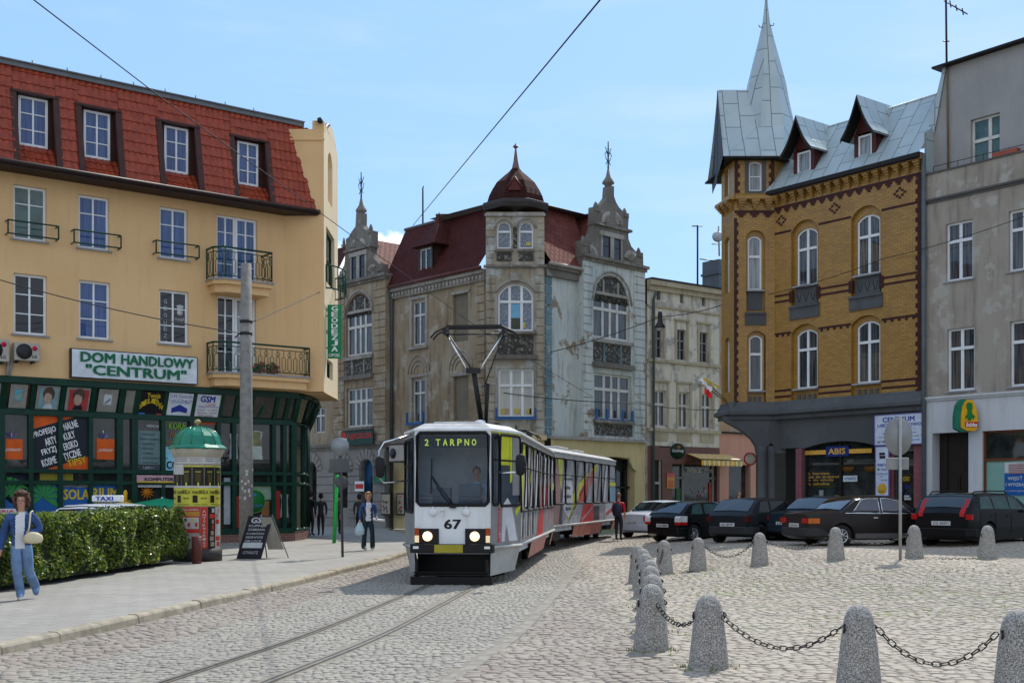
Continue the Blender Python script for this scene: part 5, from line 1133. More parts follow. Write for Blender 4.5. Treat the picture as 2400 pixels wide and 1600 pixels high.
k.m = 1; k.prism([(k0(*p).x,k0(*p).z) for p in fg],Yz-.025,Yz-.011); k.m = 2; a,b = k0(2261,1001),k0(2292,988); k.box(a.x,b.x,Yz-.02,Yz-.011,a.z,b.z); k.m = 3; k.text('żabka',a.x+.03,b.x-.03,a.z+.02,b.z-.01,Yz-.028,.03); k.build('face',[C('sign_amber',(.68,.36,.005)),C('frog_green',(.01,.17,.03)),C('band_red',(.45,.01,.01)),white],zsn)
k = MB(); [k.cyl((k0(2292,0).x,Yz+.1,z),(k0(2300,0).x+.1,Yz+.7,z),.03,n=5) for z in(k0(0,966).z,k0(0,998).z)]; k.build('bracket',dark_metal,zsn)
# aerials
def aerial(name,label,base,top,r,extra,cat='aerial'):
    k = MB(); k.tube([base,top],r,5)
    for a,b in extra:k.tube([a,b],r*.6,4)
    o_ = k.build(name,dark_metal,None); tag(o_,label,cat); return o_
Ya = Rf.at(Rf.x(2218),.6).y; b0 = W(2218,400,Ya); 
aerial('roof_aerial','tall aerial mast with a slanting comb of rods standing on the grey tenement roof',W(2219,160,Ya),W(2217,-40,Ya),.04,[(W(2210,97,Ya),W(2225,97,Ya)),(W(2212,2,Ya),W(2268,34,Ya)),(W(2240,12,Ya),W(2243,26,Ya)),(W(2255,20,Ya),W(2258,36,Ya)),(W(2226,2,Ya),W(2229,18,Ya))])
# ---------------------------------------------------------------- weathered corner house in the middle
ch = thing('ornate_tenement','weathered corner tenement with dark red roofs, domed oriel tower and two scrolled gables','building',(0,56,.1))
TY = 53.0; tL,tR = (1138.5-CX)/F*TY,(1276-CX)/F*TY
TWF = Fr((tL,TY),0.0); wT = tR-tL
LF = Fr((tL,TY+.35),rad(-47.8)); RF = Fr((tR,TY+.35),rad(44.9))
br = plaster('ochre_grey_render',(.265,.20,.125),(.34,.28,.195),(.085,.068,.05),(.44,.41,.34),.4,1.1,.7,(.52,.74),.5)
tg = plaster('tower_grey_render',(.30,.255,.185),(.38,.345,.275),(.10,.095,.08),(.42,.46,.44),.5,1.4,.7,(.50,.70),.5)
bl = plaster('pale_blue_render',(.46,.51,.49),(.53,.56,.53),(.17,.18,.17),(.26,.215,.16),.5,1.0,.7,(.57,.63),.5)
st = plaster('stained_stone',(.15,.135,.115),(.20,.185,.16),(.085,.08,.075),(.28,.26,.23),.7,2.2,.6,(.58,.66),.6)
stl = plaster('pale_old_stone',(.28,.26,.23),(.35,.33,.30),(.15,.14,.12),(.42,.40,.37),.7,2.2,.7,(.56,.66),.6)
teal = plaster('teal_quoin_paint',(.12,.20,.23),(.16,.245,.27),(.09,.12,.13),(.30,.34,.33),.8,2.5,.5,(.56,.66),.4)
rust = plaster('rusticated_grey',(.235,.225,.205),(.28,.265,.24),(.15,.14,.13),None,.8,2,.5,bump=.4)
yel = plaster('ochre_ground_floor',(.50,.40,.20),(.56,.455,.24),(.36,.285,.155),None,.6,2,.4,bump=.3)
expb = brick('exposed_brick',(.26,.12,.07),(.20,.09,.055),(.22,.19,.15),.26,.085,.012,.9,.2)
relief = None
def relief_mat():
    t = NT('stucco_relief'); g = t.n('ShaderNodeNewGeometry').outputs['Position']; k = t.n('ShaderNodeTexVoronoi',Scale=7.0); k.feature = 'SMOOTH_F1'; t.l(g,k.inputs['Vector'])
    v = t.math('ADD',k.outputs[0],t.math('MULTIPLY',t.noise(9,5,.6,g),.7)); t.l(t.mix(t.step(v,.35,.85),(.26,.245,.21),(.05,.048,.042)),t.b.inputs['Base Color']); t.b.inputs['Roughness'].default_value = .9
    t.bump(t.math('SUBTRACT',1.0,v),1.0,.08); return t.m
relief = relief_mat()
rr1 = tiles('dark_red_tiles',(.052,.012,.010),(.078,.017,.013),.17,.16,.8,.15,0,.02); rr2 = tiles('beaver_tail_tiles',(.13,.036,.027),(.19,.055,.04),.30,.26,.8,.2,0,.04)
ZG = .1
def Pw(fr,px,py,o=0):a = fr.q(px,py,o); return a
zE = LF.z(1130,633); zE2 = RF.z(1285,622)
xLend = -16.0
# --- left wing
lw = [LF.rect(967,997,705,808),LF.rect(967,997,888,990)]; bw_ = [LF.rect(1062,1097,688,800),LF.rect(1063,1098,880,984)]
fw_ = [LF.rect(737,761,955,1014)]; fw2 = [(fw_[0][0],fw_[0][1],lw[0][2],lw[0][3])]
zGF = LF.z(900,1040)                      # top of the rusticated ground floor
mb = MB(LF.M); wall(mb,xLend,0,zGF,zE,lw+[(a,b,c,d,0) for a,b,c,d in bw_]+fw_+fw2,0,.2); mb.build('wall',br,ch)
mb = MB(LF.M)
for a,b,c,d in bw_:mb.quad((a,.12,c),(b,.12,c),(b,.12,d),(a,.12,d))
mb.build('blind_window',brick('brick_infill',(.20,.175,.13),(.23,.20,.15),(.14,.12,.09),.26,.085,.012,.9,.2),ch)
for i,r in enumerate(lw):window(ch,LF.M,*r,y=.08,fw=.07,cols=(.5,),rows=(),heavy=(.68,),fm=old_white,pm=p_curd)
for r in fw_+fw2:window(ch,LF.M,*r,y=.08,fw=.07,cols=(.5,),rows=(),heavy=(.68,),fm=old_white,pm=p_curd)
mb = MB(LF.M)
for r in lw:mb.box(r[0]-.2,r[0]-.02,-.05,0,r[2]-.1,r[3]+.1); mb.box(r[1]+.02,r[1]+.2,-.05,0,r[2]-.1,r[3]+.1); mb.box(r[0]-.22,r[1]+.22,-.08,0,r[3]+.1,r[3]+.22); mb.box(r[0]-.25,r[1]+.25,-.16,0,r[2]-.2,r[2]-.1)
for r in(lw[1],bw_[1]):
    c = (r[0]+r[1])/2
    for rad_ in(.85,.62,.40):mb.tube([(c+rad_*math.cos(t),-.02,r[3]+.3+rad_*math.sin(t)) for t in[PI*q/12 for q in range(13)]],.03,4)
for r in bw_:mb.box(r[0]-.12,r[1]+.12,-.06,0,r[3],r[3]+.12)
mb.build('window_surround',stl,ch)
mb = MB(LF.M); r = lw[1]; mb.box(r[0]-.18,r[1]+.18,-.28,-.2,r[2]-.12,r[2]+.02); [mb.box(x,x+.07,-.28,-.2,r[2]-.12,r[2]+.5) for x in(r[0]-.18,r[1]+.11)]; mb.build('window_box',C('blue_box_paint',(.025,.10,.26)),ch)
# cornice with beads
mb = MB(LF.M); mb.box(LF.x(925),-.0,-.28,0,zE-.18,zE+.02); mb.box(LF.x(925),0,-.15,0,zE-.5,zE-.18)
n = 26
for i in range(n):x = LF.x(925)*(1-(i+.5)/n); mb.box(x-.07,x+.07,-.24,-.15,zE-.42,zE-.26)
mb.build('cornice',stl,ch)
mb = MB(LF.M); mb.tube([(LF.x(925),-.34,zE+.05),(0,-.34,zE+.05)],.09,6); mb.build('gutter',C('gutter_red',(.09,.03,.025)),ch)
# --- scrolled gable bays (same builder for both)
def gable_bay(fr,o,px0,px1,outline,zc_py,gwin,arch_w,low_w,mat_w,lun,pan,finial,ridge_back,spikes,quoin=None,boxes=False):
    x0,x1 = fr.x(px0,o),fr.x(px1,o); q = lambda p:fr.q(p[0],p[1],o); zcn = q(zc_py)[1]
    wa = (*[fr.x(p,o) for p in arch_w[:2]],fr.z(sum(arch_w[:2])/2,arch_w[3],o),fr.z(sum(arch_w[:2])/2,arch_w[2],o)); wl = (fr.x(low_w[0],o),fr.x(low_w[1],o),fr.z(sum(low_w[:2])/2,low_w[3],o),fr.z(sum(low_w[:2])/2,low_w[2],o))
    hw = (wa[1]-wa[0])/2; ltop = fr.z(sum(arch_w[:2])/2,lun,o)
    mb = MB(fr.M@Matrix.Translation((0,-o,0))); wall(mb,x0,x1,zGF,zcn,[(wa[0],wa[1],wa[2],ltop,hw*.98),wl],0,.25)
    for x in(x0,x1):mb.quad((x,0,zGF),(x,o+.4,zGF),(x,o+.4,zcn),(x,0,zcn))
    mb.build('wall',mat_w,ch); F2 = fr.M@Matrix.Translation((0,-o,0))
    # the gable itself, thick, with its openings filled
    g = MB(F2); pts = [q(p) for p in outline]; g.prism(pts,.02,.40); gb = g.build('gable',st,ch)
    g = MB(F2); a,b = q(gwin[0]),q(gwin[1]); xm = (a[0]+b[0])/2
    g.box(a[0]-.12,a[0],-.04,.02,b[1]-.05,a[1]+.1); g.box(b[0],b[0]+.12,-.04,.02,b[1]-.05,a[1]+.1); g.box(xm-.13,xm+.13,-.06,.02,b[1],a[1]); g.box(a[0]-.2,b[0]+.2,-.08,.02,a[1],a[1]+.22)
    g.build('window_surround',stl,gb)
    for u,v in((a[0],xm-.13),(xm+.13,b[0])):window(gb,F2,u,v,b[1],a[1],y=-.03,fw=.04,cols=(),rows=(.55,),fm=C('dark_window_wood',(.035,.025,.02)),pm=p_dark,dp=.05)
    g = MB(F2); zz0 = zcn; g.box(x0-.12,x1+.12,-.22,.3,zz0-.06,zz0+.08); g.box(x0-.06,x1+.06,-.12,.2,zz0-.2,zz0-.06); z2 = q(spikes['mid'])[1]; ml,mr = q(spikes['ml'])[0],q(spikes['mr'])[0]; g.box(ml,mr,-.12,.42,z2-.06,z2+.06)
    g.build('cornice',st,gb)
    g = MB(F2)                                      # shell fans and pinnacles
    for(cx_,cy_,r0,a0,a1) in spikes['fans']:
        c = q((cx_,cy_)); R_ = r0/F*56
        for k in range(6):
            t = rad(a0+(a1-a0)*k/5); u = Vector((math.cos(t),0,math.sin(t))); v = Vector((-math.sin(t),0,math.cos(t))); c3 = Vector((c[0],0,c[1]))
            g.add([c3+u*R_*.2-v*.02+Vector((0,.0,0)),c3+u*R_-v*.10,c3+u*R_+v*.10,c3+u*R_*.2+v*.02,c3+u*R_*.6+Vector((0,-.10,0))],[(0,1,4),(1,2,4),(2,3,4),(3,0,4)])
    g.build('shell_relief',stl,gb)
    for(px,py,wpx) in spikes['pin']:
        g = MB(F2); c = q((px,py)); w2 = wpx/F*56/2; g.box(c[0]-w2*1.35,c[0]+w2*1.35,.0-w2*.3,.0+w2*2.4,c[1]-.48,c[1]-.38); g.lathe([(w2*1.0,-.38),(w2*.95,-.2),(w2*.45,-.05),(.01,.0)],(c[0],w2,c[1]),8,sx=.9); g.build('pinnacle',st,gb)
    # finial post and wrought iron spike
    c = q(finial[0]); t = q(finial[1]); g = MB(F2); g.lathe([(.17,c[1]-1.0),(.17,c[1]-.3),(.30,c[1]-.22),(.27,c[1]-.12),(.12,c[1]+.1),(.05,c[1]+.45)],(c[0],.2,0),8); g.build('pinnacle',st,gb)
    g = MB(F2); hh = t[1]-c[1]; g.lathe([(.045,c[1]),(.03,t[1])],(c[0],.2,0),6)
    for f_,r_ in((.20,.07),(.32,.05),(.62,.06),(.80,.05)):g.lathe([(.02,-.06),(r_,0),(.02,.06)],(c[0],.2,c[1]+hh*f_),8)
    for s in(-1,1):
        g.tube([(c[0]+s*d_,.2,c[1]+hh*f_) for d_,f_ in((.03,.45),(.17,.55),(.24,.64),(.14,.72),(.05,.66))],.022,5); g.tube([(c[0]+s*d_,.2,c[1]+hh*f_) for d_,f_ in((.03,.50),(.12,.42),(.17,.38))],.02,5); g.tube([(c[0]+s*d_,.2,c[1]+hh*f_) for d_,f_ in((.02,.66),(.16,.78),(.22,.84))],.02,5)
    g.build('iron_finial',C('verdigris_iron',(.03,.07,.07)),gb)
    # windows and relief panels
    zt = fr.z(sum(arch_w[:2])/2,arch_w[2],o)
    kk = dict(y=.12,fw=.10,bw=.04,rows=(),fm=old_white)
    window(ch,F2,*wa,cols=(.30,.50,.70),heavy=(.66,),pm=p_curd,**kk)
    g = MB(F2); cv = arch(wa[0],wa[1],ltop,hw*.98,14); g.prism([(wa[0],zt+.02)]+cv+[(wa[1],zt+.02)],.10,.16); g.build('relief_panel',relief,ch)
    g = MB(F2); [g.box(wa[0]+(wa[1]-wa[0])*u-.05,wa[0]+(wa[1]-wa[0])*u+.05,.05,.11,zt,ltop-(.1 if abs(u-.5)<.1 else .28)) for u in(.3,.7)]; g.box(wa[0],wa[1],.02,.12,zt-.04,zt+.10)
    hwo = hw+.14; cv2 = arch(wa[0]-.14,wa[1]+.14,ltop+.14,hwo*.98,14); g.tube([(p[0],-.01,p[1]) for p in cv2],.07,5)
    window(ch,F2,*wl,cols=(.30,.50,.70),heavy=(.66,),pm=p_curd,**kk)
    g.box(wa[0]-.1,wa[1]+.15,-.14,0,wa[2]-.22,wa[2]-.06); g.build('window_surround',stl,ch)
    p0,p1 = fr.z(sum(arch_w[:2])/2,pan[1],o),fr.z(sum(arch_w[:2])/2,pan[0],o); g = MB(F2); g.box(wa[0]-.02,wa[1]+.05,-.03,.01,p0,p1); g.build('relief_panel',relief,ch)
    g = MB(F2); [g.box(wa[0]+(wa[1]-wa[0])*u-.05,wa[0]+(wa[1]-wa[0])*u+.05,-.06,.0,p0,p1) for u in(.27,.73)]; g.build('window_surround',teal if boxes else stl,ch)
    g = MB(F2); g.box(wa[0]-.14,wa[1]+.16,-.22,0,p0-.28,p0-.06); g.box(wl[0]-.1,wl[1]+.1,-.18,0,wl[2]-.16,wl[2]-.02); g.build('cornice',st,ch)
    if boxes:
        g = MB(F2); g.box(wl[0]-.05,wl[1]+.1,-.12,-.06,wl[2]-.04,wl[2]+.04); [g.box(wl[0]+(wl[1]-wl[0])*u-.06,wl[0]+(wl[1]-wl[0])*u+.06,-.12,-.06,wl[2],wl[2]+.5) for u in(.02,.3,.72,.99)]; g.build('window_box',MATS['blue_box_paint'],ch)
        g = MB(F2); g.box(wl[0],wl[1]+.05,-.03,.01,wl[2]-.75,wl[2]-.2); g.build('relief_panel',relief,ch)
    # rusticated edges
    if quoin:
        g = MB(F2); z = zGF+.1
        while z<zcn-.3:
            for a_,b_ in((x0,wl[0]-.15),(wl[1]+.15,x1)):g.box(a_+.02,b_-.02,-.045,.01,z,z+.33)
            z+=.38
        g.build('quoin',quoin,ch)
    # cross roof behind
    A_,B_,T_ = q(spikes['rl']),q(spikes['rr']),q(spikes['rt']); g = MB(F2)
    sl1 = MB(F2); 
    def plane(p,s):
        L = math.hypot(T_[0]-p[0],T_[1]-p[1]); an = math.atan2(T_[1]-p[1],abs(T_[0]-p[0]))
        Mx = F2@Matrix.Translation((p[0],.4,p[1]))@Matrix.Rotation(s*rad(90),4,'Z'); Mx = Mx@Matrix.Rotation(an-rad(90),4,'X'); k = MB(Mx)
        if s<0:k.quad((-ridge_back,0,0),(0,0,0),(0,0,L),(-ridge_back,0,L))
        else:k.quad((0,0,0),(ridge_back,0,0),(ridge_back,0,L),(0,0,L))
        return k
    plane(A_,-1).build('roof',rr2,ch); plane(B_,1).build('roof',rr2,ch)
    return F2,x0,x1,zcn,wa,wl
outR = [(1364,641),(1362,563),(1379,563),(1383,556),(1389,545),(1393,530),(1394,484),(1409,484),(1412,478),(1420,470),(1426,462),(1428,436),(1440,436),(1440,460),(1445,474),(1452,486),(1462,496),(1463,500),(1475,500),(1473,534),(1474,560),(1481,578),(1494,592),(1508,592),(1509,628),(1509,660)]
outL = [(790,668),(793,646),(806,620),(809,590),(810,560),(816,556),(823,543),(832,531),(834,498),(845,498),(845,526),(852,536),(859,540),(859,537),(871,540),(871,572),(868,590),(875,604),(886,617),(895,617),(896,650)]
RB = gable_bay(RF,.40,1366,1511,outR,(1440,614),((1412,552),(1454,612)),(1391,1476,692,795),(1393,1480,877,984),bl,645,(807,850),[(1433,418),(1433,330)],6.0,
    dict(mid=(1433,532),ml=(1392,532),mr=(1478,532),fans=[(1428,524,28,100,175),(1442,524,28,5,80),(1384,600,26,20,90),(1480,616,30,60,150)],pin=[(1370,551,12),(1401,471,13),(1468,486,12),(1501,579,12)],rl=(1362,640),rr=(1509,640),rt=(1433,488)),quoin=bl,boxes=True)
LB = gable_bay(LF,.40,783,905,outL,(850,656),((825,604),(856,655)),(811,871,730,832),(812,873,908,1000),br,688,(843,876),[(839,484),(838,402)],6.0,
    dict(mid=(845,582),ml=(809,582),mr=(873,582),fans=[(832,580,20,95,160),(846,577,20,10,80),(800,654,22,30,100),(872,640,22,60,140)],pin=[(865,524,11),(890,612,13),(803,556,8)],rl=(783,656),rr=(905,648),rt=(842,556)),quoin=br)
# exposed brick strip and downpipes
mb = MB(LF.M); mb.box(LF.x(899),LF.x(920),-.012,.01,LF.z(910,790),LF.z(910,690)); mb.build('exposed_brick',expb,ch)
mb = MB(LF.M); z = zGF+.1
while z<LF.z(910,790)-.3:mb.box(LF.x(904),LF.x(919),-.03,.01,z,z+.33); z+=.38
z = zGF+.1
while z<zE-.6:mb.box(-.6,-.05,-.05,.01,z,z+.33); z+=.38
mb.build('quoin',br,ch)
for fr,px,y,zt in((LF,922,-.12,zE),(RF,1363,-.14,zE2),(RF,1513,-.5,zE2-.3)):
    mb = MB(fr.M); x = fr.x(px); mb.tube([(x+(.25 if px==1363 else 0),y-.15,zt-.1),(x,y,zt-.5),(x,y,ZG)],.075,7); mb.build('downpipe',C('pipe_teal_grey',(.085,.105,.105)),ch)
# --- roof of the left wing
rz,ry = LF.z(1126,494,-1.4),1.4; L_ = math.hypot(ry+.35,rz-zE); an = math.atan2(rz-zE,ry+.35); MR = LF.M@Matrix.Translation((0,-.35,zE+.08))@Matrix.Rotation(an-rad(90),4,'X')
xv = LF.x(905); mb = MB(MR); mb.quad((xLend,0,0),(LF.x(770),0,0),(LF.x(770),0,L_),(xLend,0,L_)); mb.quad((xv,0,0),(-.15,0,0),(.8,0,L_),(xv-.2,0,L_)); mb.build('roof',rr1,ch)
mb = MB(LF.M); mb.tube([(xv-.3,ry,rz+.08),(.8,ry,rz+.08)],.08,6); mb.quad((xv,ry,rz+.05),(.8,ry,rz+.05),(.8,8,rz),(xv,8,rz)); mb.build('roof_ridge',C('ridge_grey',(.12,.11,.11)),ch)
# dormer with pyramid roof
a,b,c,d = LF.x(984,.1),LF.x(1010,.1),LF.z(997,640,.1),LF.z(997,582,.1)
mb = MB(LF.M); mb.box(a-.12,a,-.1,.02,c-.1,d+.1); mb.box(b,b+.12,-.1,.02,c-.1,d+.1); mb.box(a,b,-.1,.02,d,d+.12); mb.box(a-.18,b+.18,-.16,.02,c-.12,c); [mb.quad((x,-.1,c-.1),(x,1.2,c+1.6),(x,1.2,d+.1),(x,-.1,d+.1)) for x in(a-.12,b+.12)]; dmr = mb.build('dormer',C('dormer_dark_wood',(.05,.03,.025)),ch)
window(dmr,LF.M,a,b,c,d,y=-.06,fw=.06,cols=(.5,),rows=(),fm=old_white,pm=p_dark)
mb = MB(LF.M); xm = (a+b)/2+.1; za = LF.z(1013,500,-.6); w2 = (b-a)/2+.5; v = [(xm-w2,-.35,d+.1),(xm+w2,-.35,d+.1),(xm+w2,1.6,d+.1),(xm-w2,1.6,d+.1)]; z5 = d+.1+(za-d)*.35; v+=[(xm-w2*.55,.1,z5),(xm+w2*.55,.1,z5),(xm+w2*.55,1.2,z5),(xm-w2*.55,1.2,z5)]; v+=[(xm-w2*.16,.52,z5+(za-z5)*.5),(xm+w2*.16,.52,z5+(za-z5)*.5),(xm+w2*.16,.8,z5+(za-z5)*.5),(xm-w2*.16,.8,z5+(za-z5)*.5),(xm,.66,za)]
mb.add(v,[(i,(i+1)%4,4+(i+1)%4,4+i) for i in range(4)]+[(4+i,4+(i+1)%4,8+(i+1)%4,8+i) for i in range(4)]+[(8+i,8+(i+1)%4,12) for i in range(4)]+[(0,3,2,1)]); mb.build('dormer_roof',rr1,dmr)
# --- right wing wall and roof
xb1 = RF.x(1380); mb = MB(RF.M); wall(mb,0,xb1+3.5,zGF,zE2,[],0,.2); mb.build('wall',bl,ch)
mb = MB(RF.M); z = zGF+.1
while z<zE2-.6:mb.box(.03,RF.x(1292),-.05,.01,z,z+.40); z+=.46
mb.build('quoin',teal,ch)
mb = MB(RF.M); mb.box(0,RF.x(1372),-.28,0,zE2-.16,zE2+.02); mb.box(0,RF.x(1372),-.16,0,zE2-.5,zE2-.16); mb.build('cornice',st,ch)
mb = MB(RF.M); mb.tube([(0,-.34,zE2+.04),(RF.x(1368),-.34,zE2+.04)],.08,6); mb.build('gutter',C('gutter_pale',(.35,.30,.27)),ch)
rz2 = RF.z(1278,486,-1.4); L_ = math.hypot(ry+.35,rz2-zE2); an = math.atan2(rz2-zE2,ry+.35); MR = RF.M@Matrix.Translation((0,-.35,zE2+.07))@Matrix.Rotation(an-rad(90),4,'X')
mb = MB(MR); mb.quad((.15,0,0),(RF.x(1375),0,0),(RF.x(1395),0,L_),(-.8,0,L_)); mb.build('roof',rr2,ch)
mb = MB(RF.M); mb.tube([(-.5,ry,rz2+.08),(RF.x(1385),ry,rz2+.08)],.08,6); mb.quad((-.8,ry,rz2+.05),(4.5,ry,rz2+.05),(4.5,7,rz2),(-.8,7,rz2)); mb.build('roof_ridge',C('ridge_pale',(.33,.32,.32)),ch)
# --- tower
z = lambda y:TWF.z(1210,y); t1 = (TWF.x(1167),TWF.x(1250),z(775),z(664)); t0 = (TWF.x(1168),TWF.x(1251),z(977),z(864))
mb = MB(TWF.M); wall(mb,0,wT,zGF,z(625),[(*t1,.5),t0],0,.25); [mb.quad((x,0,zGF),(x,.8,zGF),(x,.8,z(500)),(x,0,z(500))) for x in(0,wT)]; mb.build('wall',tg,ch)
ta = [(TWF.x(1165),TWF.x(1198),z(582),z(519)),(TWF.x(1216.5),TWF.x(1249.5),z(582),z(519))]
mb = MB(TWF.M); wall(mb,0,wT,z(625),z(497),[(*r,(r[1]-r[0])/2*.98) for r in ta],0,.2); mb.build('wall',tg,ch)
for r in ta:window(ch,TWF.M,*r,y=.1,fw=.06,cols=(),rows=(),heavy=(.63,),rise=(r[1]-r[0])/2*.97,fm=white_pvc,pm=p_lace)
window(ch,TWF.M,*t1,y=.12,fw=.08,cols=(.33,.67),rows=(),heavy=(.62,),rise=.5,fm=white_pvc,pm=p_lace); window(ch,TWF.M,*t0,y=.12,fw=.08,cols=(.36,.68),rows=(),heavy=(.66,),fm=white_pvc,pm=p_pale)
k = MB(TWF.M); xx = t1[0]+(t1[1]-t1[0])*.36; k.m = 0; k.box(xx,xx+.45,.14,.155,t1[2]+.6,t1[2]+1.25); k.m = 1; k.box(xx+.02,xx+.43,.14,.155,t1[2]+.1,t1[2]+.6); k.m = 2; k.box(t1[1]-.55,t1[1]-.35,.13,.145,t1[2]+.15,t1[2]+.4)
for u,c in((.08,2),(.2,3),(.45,2),(.6,3),(.8,2),(.88,3)):k.m = c; a = t0[0]+(t0[1]-t0[0])*u; k.box(a,a+.2,.13,.145,t0[2]+.15,t0[2]+.4)
k.m = 2; k.box(ta[1][0]+.33,ta[1][0]+.52,.11,.125,ta[1][2]+.15,ta[1][2]+.3); k.build('window_picture',[C('pic_sky',(.16,.38,.55)),C('pic_dark',(.06,.07,.05)),C('pic_yellow',(.5,.42,.08)),C('pic_pink',(.45,.28,.25))],ch)
mb = MB(TWF.M)
for r in ta:mb.tube([(p[0],-.01,p[1]) for p in arch(r[0]-.12,r[1]+.12,r[3]+.13,(r[1]-r[0]+.24)/2*.98,12)],.055,5)
mb.tube([(p[0],-.01,p[1]) for p in arch(t1[0]-.14,t1[1]+.14,t1[3]+.14,.55,12)],.07,5); mb.box(wT/2-.2,wT/2+.2,-.14,0,z(658),z(640))
mb.box(-.05,wT+.05,-.08,0,z(507),z(501)); 
for r in(t1,t0):mb.box(r[0]-.14,r[0]-.03,-.04,0,r[2],r[3]-(.45 if r is t1 else 0)); mb.box(r[1]+.03,r[1]+.14,-.04,0,r[2],r[3]-(.45 if r is t1 else 0))
mb.build('window_surround',stl,ch)
mb = MB(TWF.M); mb.box(-.1,wT+.1,-.14,.1,z(627),z(622)); mb.box(t1[0]-.15,t1[1]+.15,-.2,0,z(783),z(778)); mb.box(t1[0]-.18,t1[1]+.18,-.2,0,z(842),z(832)); [mb.box(r[0]-.08,r[1]+.08,-.1,0,z(590),z(585)) for r in ta]; mb.build('cornice',st,ch)
mb = MB(TWF.M); mb.box(t1[0],t1[1],-.04,0,z(830),z(785)); [mb.box(r[0]-.02,r[1]+.02,-.03,0,z(612),z(592)) for r in ta]; mb.box(ta[0][1]+.08,ta[1][0]-.08,-.03,0,z(582),z(530)); mb.lathe([(.22,0),(.2,.05),(.02,.07)],n=14,sy=1.3,T=Matrix.Translation((wT/2-.02,-.03,z(807)))@Matrix.Rotation(rad(90),4,'X')); mb.build('relief_panel',relief,ch)
mb = MB(TWF.M); mb.box(t0[0]-.12,t0[1]+.12,-.2,-.12,t0[2]-.12,t0[2]+.02); [mb.box(x,x+.07,-.2,-.12,t0[2],t0[2]+.42) for x in(t0[0]-.12,t0[1]+.05)]; mb.build('window_box',MATS['blue_box_paint'],ch)
mb = MB(TWF.M); zz_ = zGF+.1
while zz_<z(640):mb.box(.02,.40,-.045,.0,zz_,zz_+.33); mb.box(wT-.40,wT-.02,-.045,0,zz_,zz_+.33); zz_+=.38
zz_ = z(620)
while zz_<z(515):mb.box(.02,.40,-.03,.0,zz_,zz_+.27); mb.box(wT-.32,wT-.02,-.03,0,zz_,zz_+.27); zz_+=.31
mb.build('quoin',tg,ch)
cT = (tL+wT/2+.03,TY+1.3)
mb = MB(); zz2 = lambda y:W(0,y,cT[1]).z; m2 = lambda p:p/F*cT[1]/math.cos(rad(22.5))
mb.lathe([(m2(72),zz2(500)),(m2(76),zz2(490)),(m2(76),zz2(484)),(m2(66),zz2(480))],(cT[0],cT[1],0),8,False,a0=rad(22.5)); mb.build('eaves',C('eaves_dark',(.045,.04,.038)),ch)
mb = MB(); mb.lathe([(m2(66),zz2(480)),(m2(62),zz2(466)),(m2(55),zz2(451)),(m2(44),zz2(432)),(m2(28),zz2(416)),(m2(15),zz2(404)),(m2(9),zz2(396))],(cT[0],cT[1],0),8,False,a0=rad(22.5)); mb.build('dome',tiles('dome_tiles',(.034,.011,.009),(.048,.015,.012),.22,.16,.85,.1,0,.02),ch)
mb = MB(); mb.lathe([(m2(9),zz2(396)),(m2(5.5),zz2(380)),(m2(1.8),zz2(350)),(m2(1.8),zz2(349)),(m2(6.5),zz2(344)),(m2(2),zz2(339)),(.01,zz2(336))],(cT[0],cT[1],0),8,False,a0=rad(22.5)); mb.build('dome_finial',C('old_lead',(.16,.10,.09)),ch)
mb = MB(Matrix.Translation((cT[0]-.05,cT[1]-1.28,0))); mb.prism([(-.28,zz2(462)),(.28,zz2(462)),(.28,zz2(455)),(0,zz2(436)),(-.28,zz2(455))],.0,.7); [mb.tube([(0,-.05,zz2(432)),(s*.34,-.05,zz2(457))],.035,4) for s in(-1,1)]; mb.build('dome_dormer',C('dormer_red',(.10,.02,.015)),ch)
# --- ground floor: rusticated grey left, ochre right
zc_ = zGF
ops = [LF.rect(729,757,1082,1240),LF.rect(798,830,1082,1240),LF.rect(859,889,1076,1240)]
mb = MB(LF.M); xq = LF.x(918); wall(mb,xLend,xq,ZG,zc_,[(a,b,(ZG if i==2 else ZG+1.0),d,(b-a)/2*.95) for i,(a,b,c,d) in enumerate(ops)],-.38,.5); mb.quad((xq,-.38,ZG),(xq,0,ZG),(xq,0,zc_),(xq,-.38,zc_)); mb.build('ground_floor_wall',rust,ch)
mb = MB(LF.M)
for i in range(9):
    zz_ = ZG+.5+i*.43
    if zz_>zc_-.3:break
    for a,b in((xLend,ops[0][0]-.02),(ops[0][1]+.02,ops[1][0]-.02),(ops[1][1]+.02,ops[2][0]-.02),(ops[2][1]+.02,xq)):
        if zz_<ops[0][3]-.5 or a>ops[2][1]:mb.box(a+.02,b-.02,-.43,-.38,zz_,zz_+.38)
for a,b,c,d in ops:
    m = (a+b)/2
    for q_ in range(9):
        t = rad(12+q_*19.5); r0,r1 = (b-a)/2+.05,(b-a)/2+.55; zc0 = d-(b-a)/2; p = lambda r,t:(m+r*math.cos(t),zc0+r*math.sin(t))
        mb.prism([p(r0,t-.14),p(r1,t-.14),p(r1,t+.14),p(r0,t+.14)][::-1],-.43,-.38)
mb.build('rustication',rust,ch)
mb = MB(LF.M); mb.box(xLend,0.1,-.55,.0,zc_-.05,zc_+.12); mb.box(xLend,.1,-.46,0,zc_-.2,zc_-.05); mb.build('cornice',st,ch)
k = MB(LF.M)
for i,(a,b,c,d) in enumerate(ops[:2]):k.quad((a,.1,ZG+1),(b,.1,ZG+1),(b,.1,d),(a,.1,d))
k.build('shop_glazing',shop_glass,ch)
k = MB(LF.M); a,b,c,d = ops[2]; k.prism([(a,ZG)]+arch(a,b,d,(b-a)/2*.95,10)+[(b,ZG)],-.1,-.02); k.m = 1; k.box(a+(b-a)*.5,b-.05,-.14,-.1,ZG,ZG+2.6); k.build('door',[C('door_blue',(.008,.07,.17)),soot],ch)
def awl(k,a,b,c,d):pass
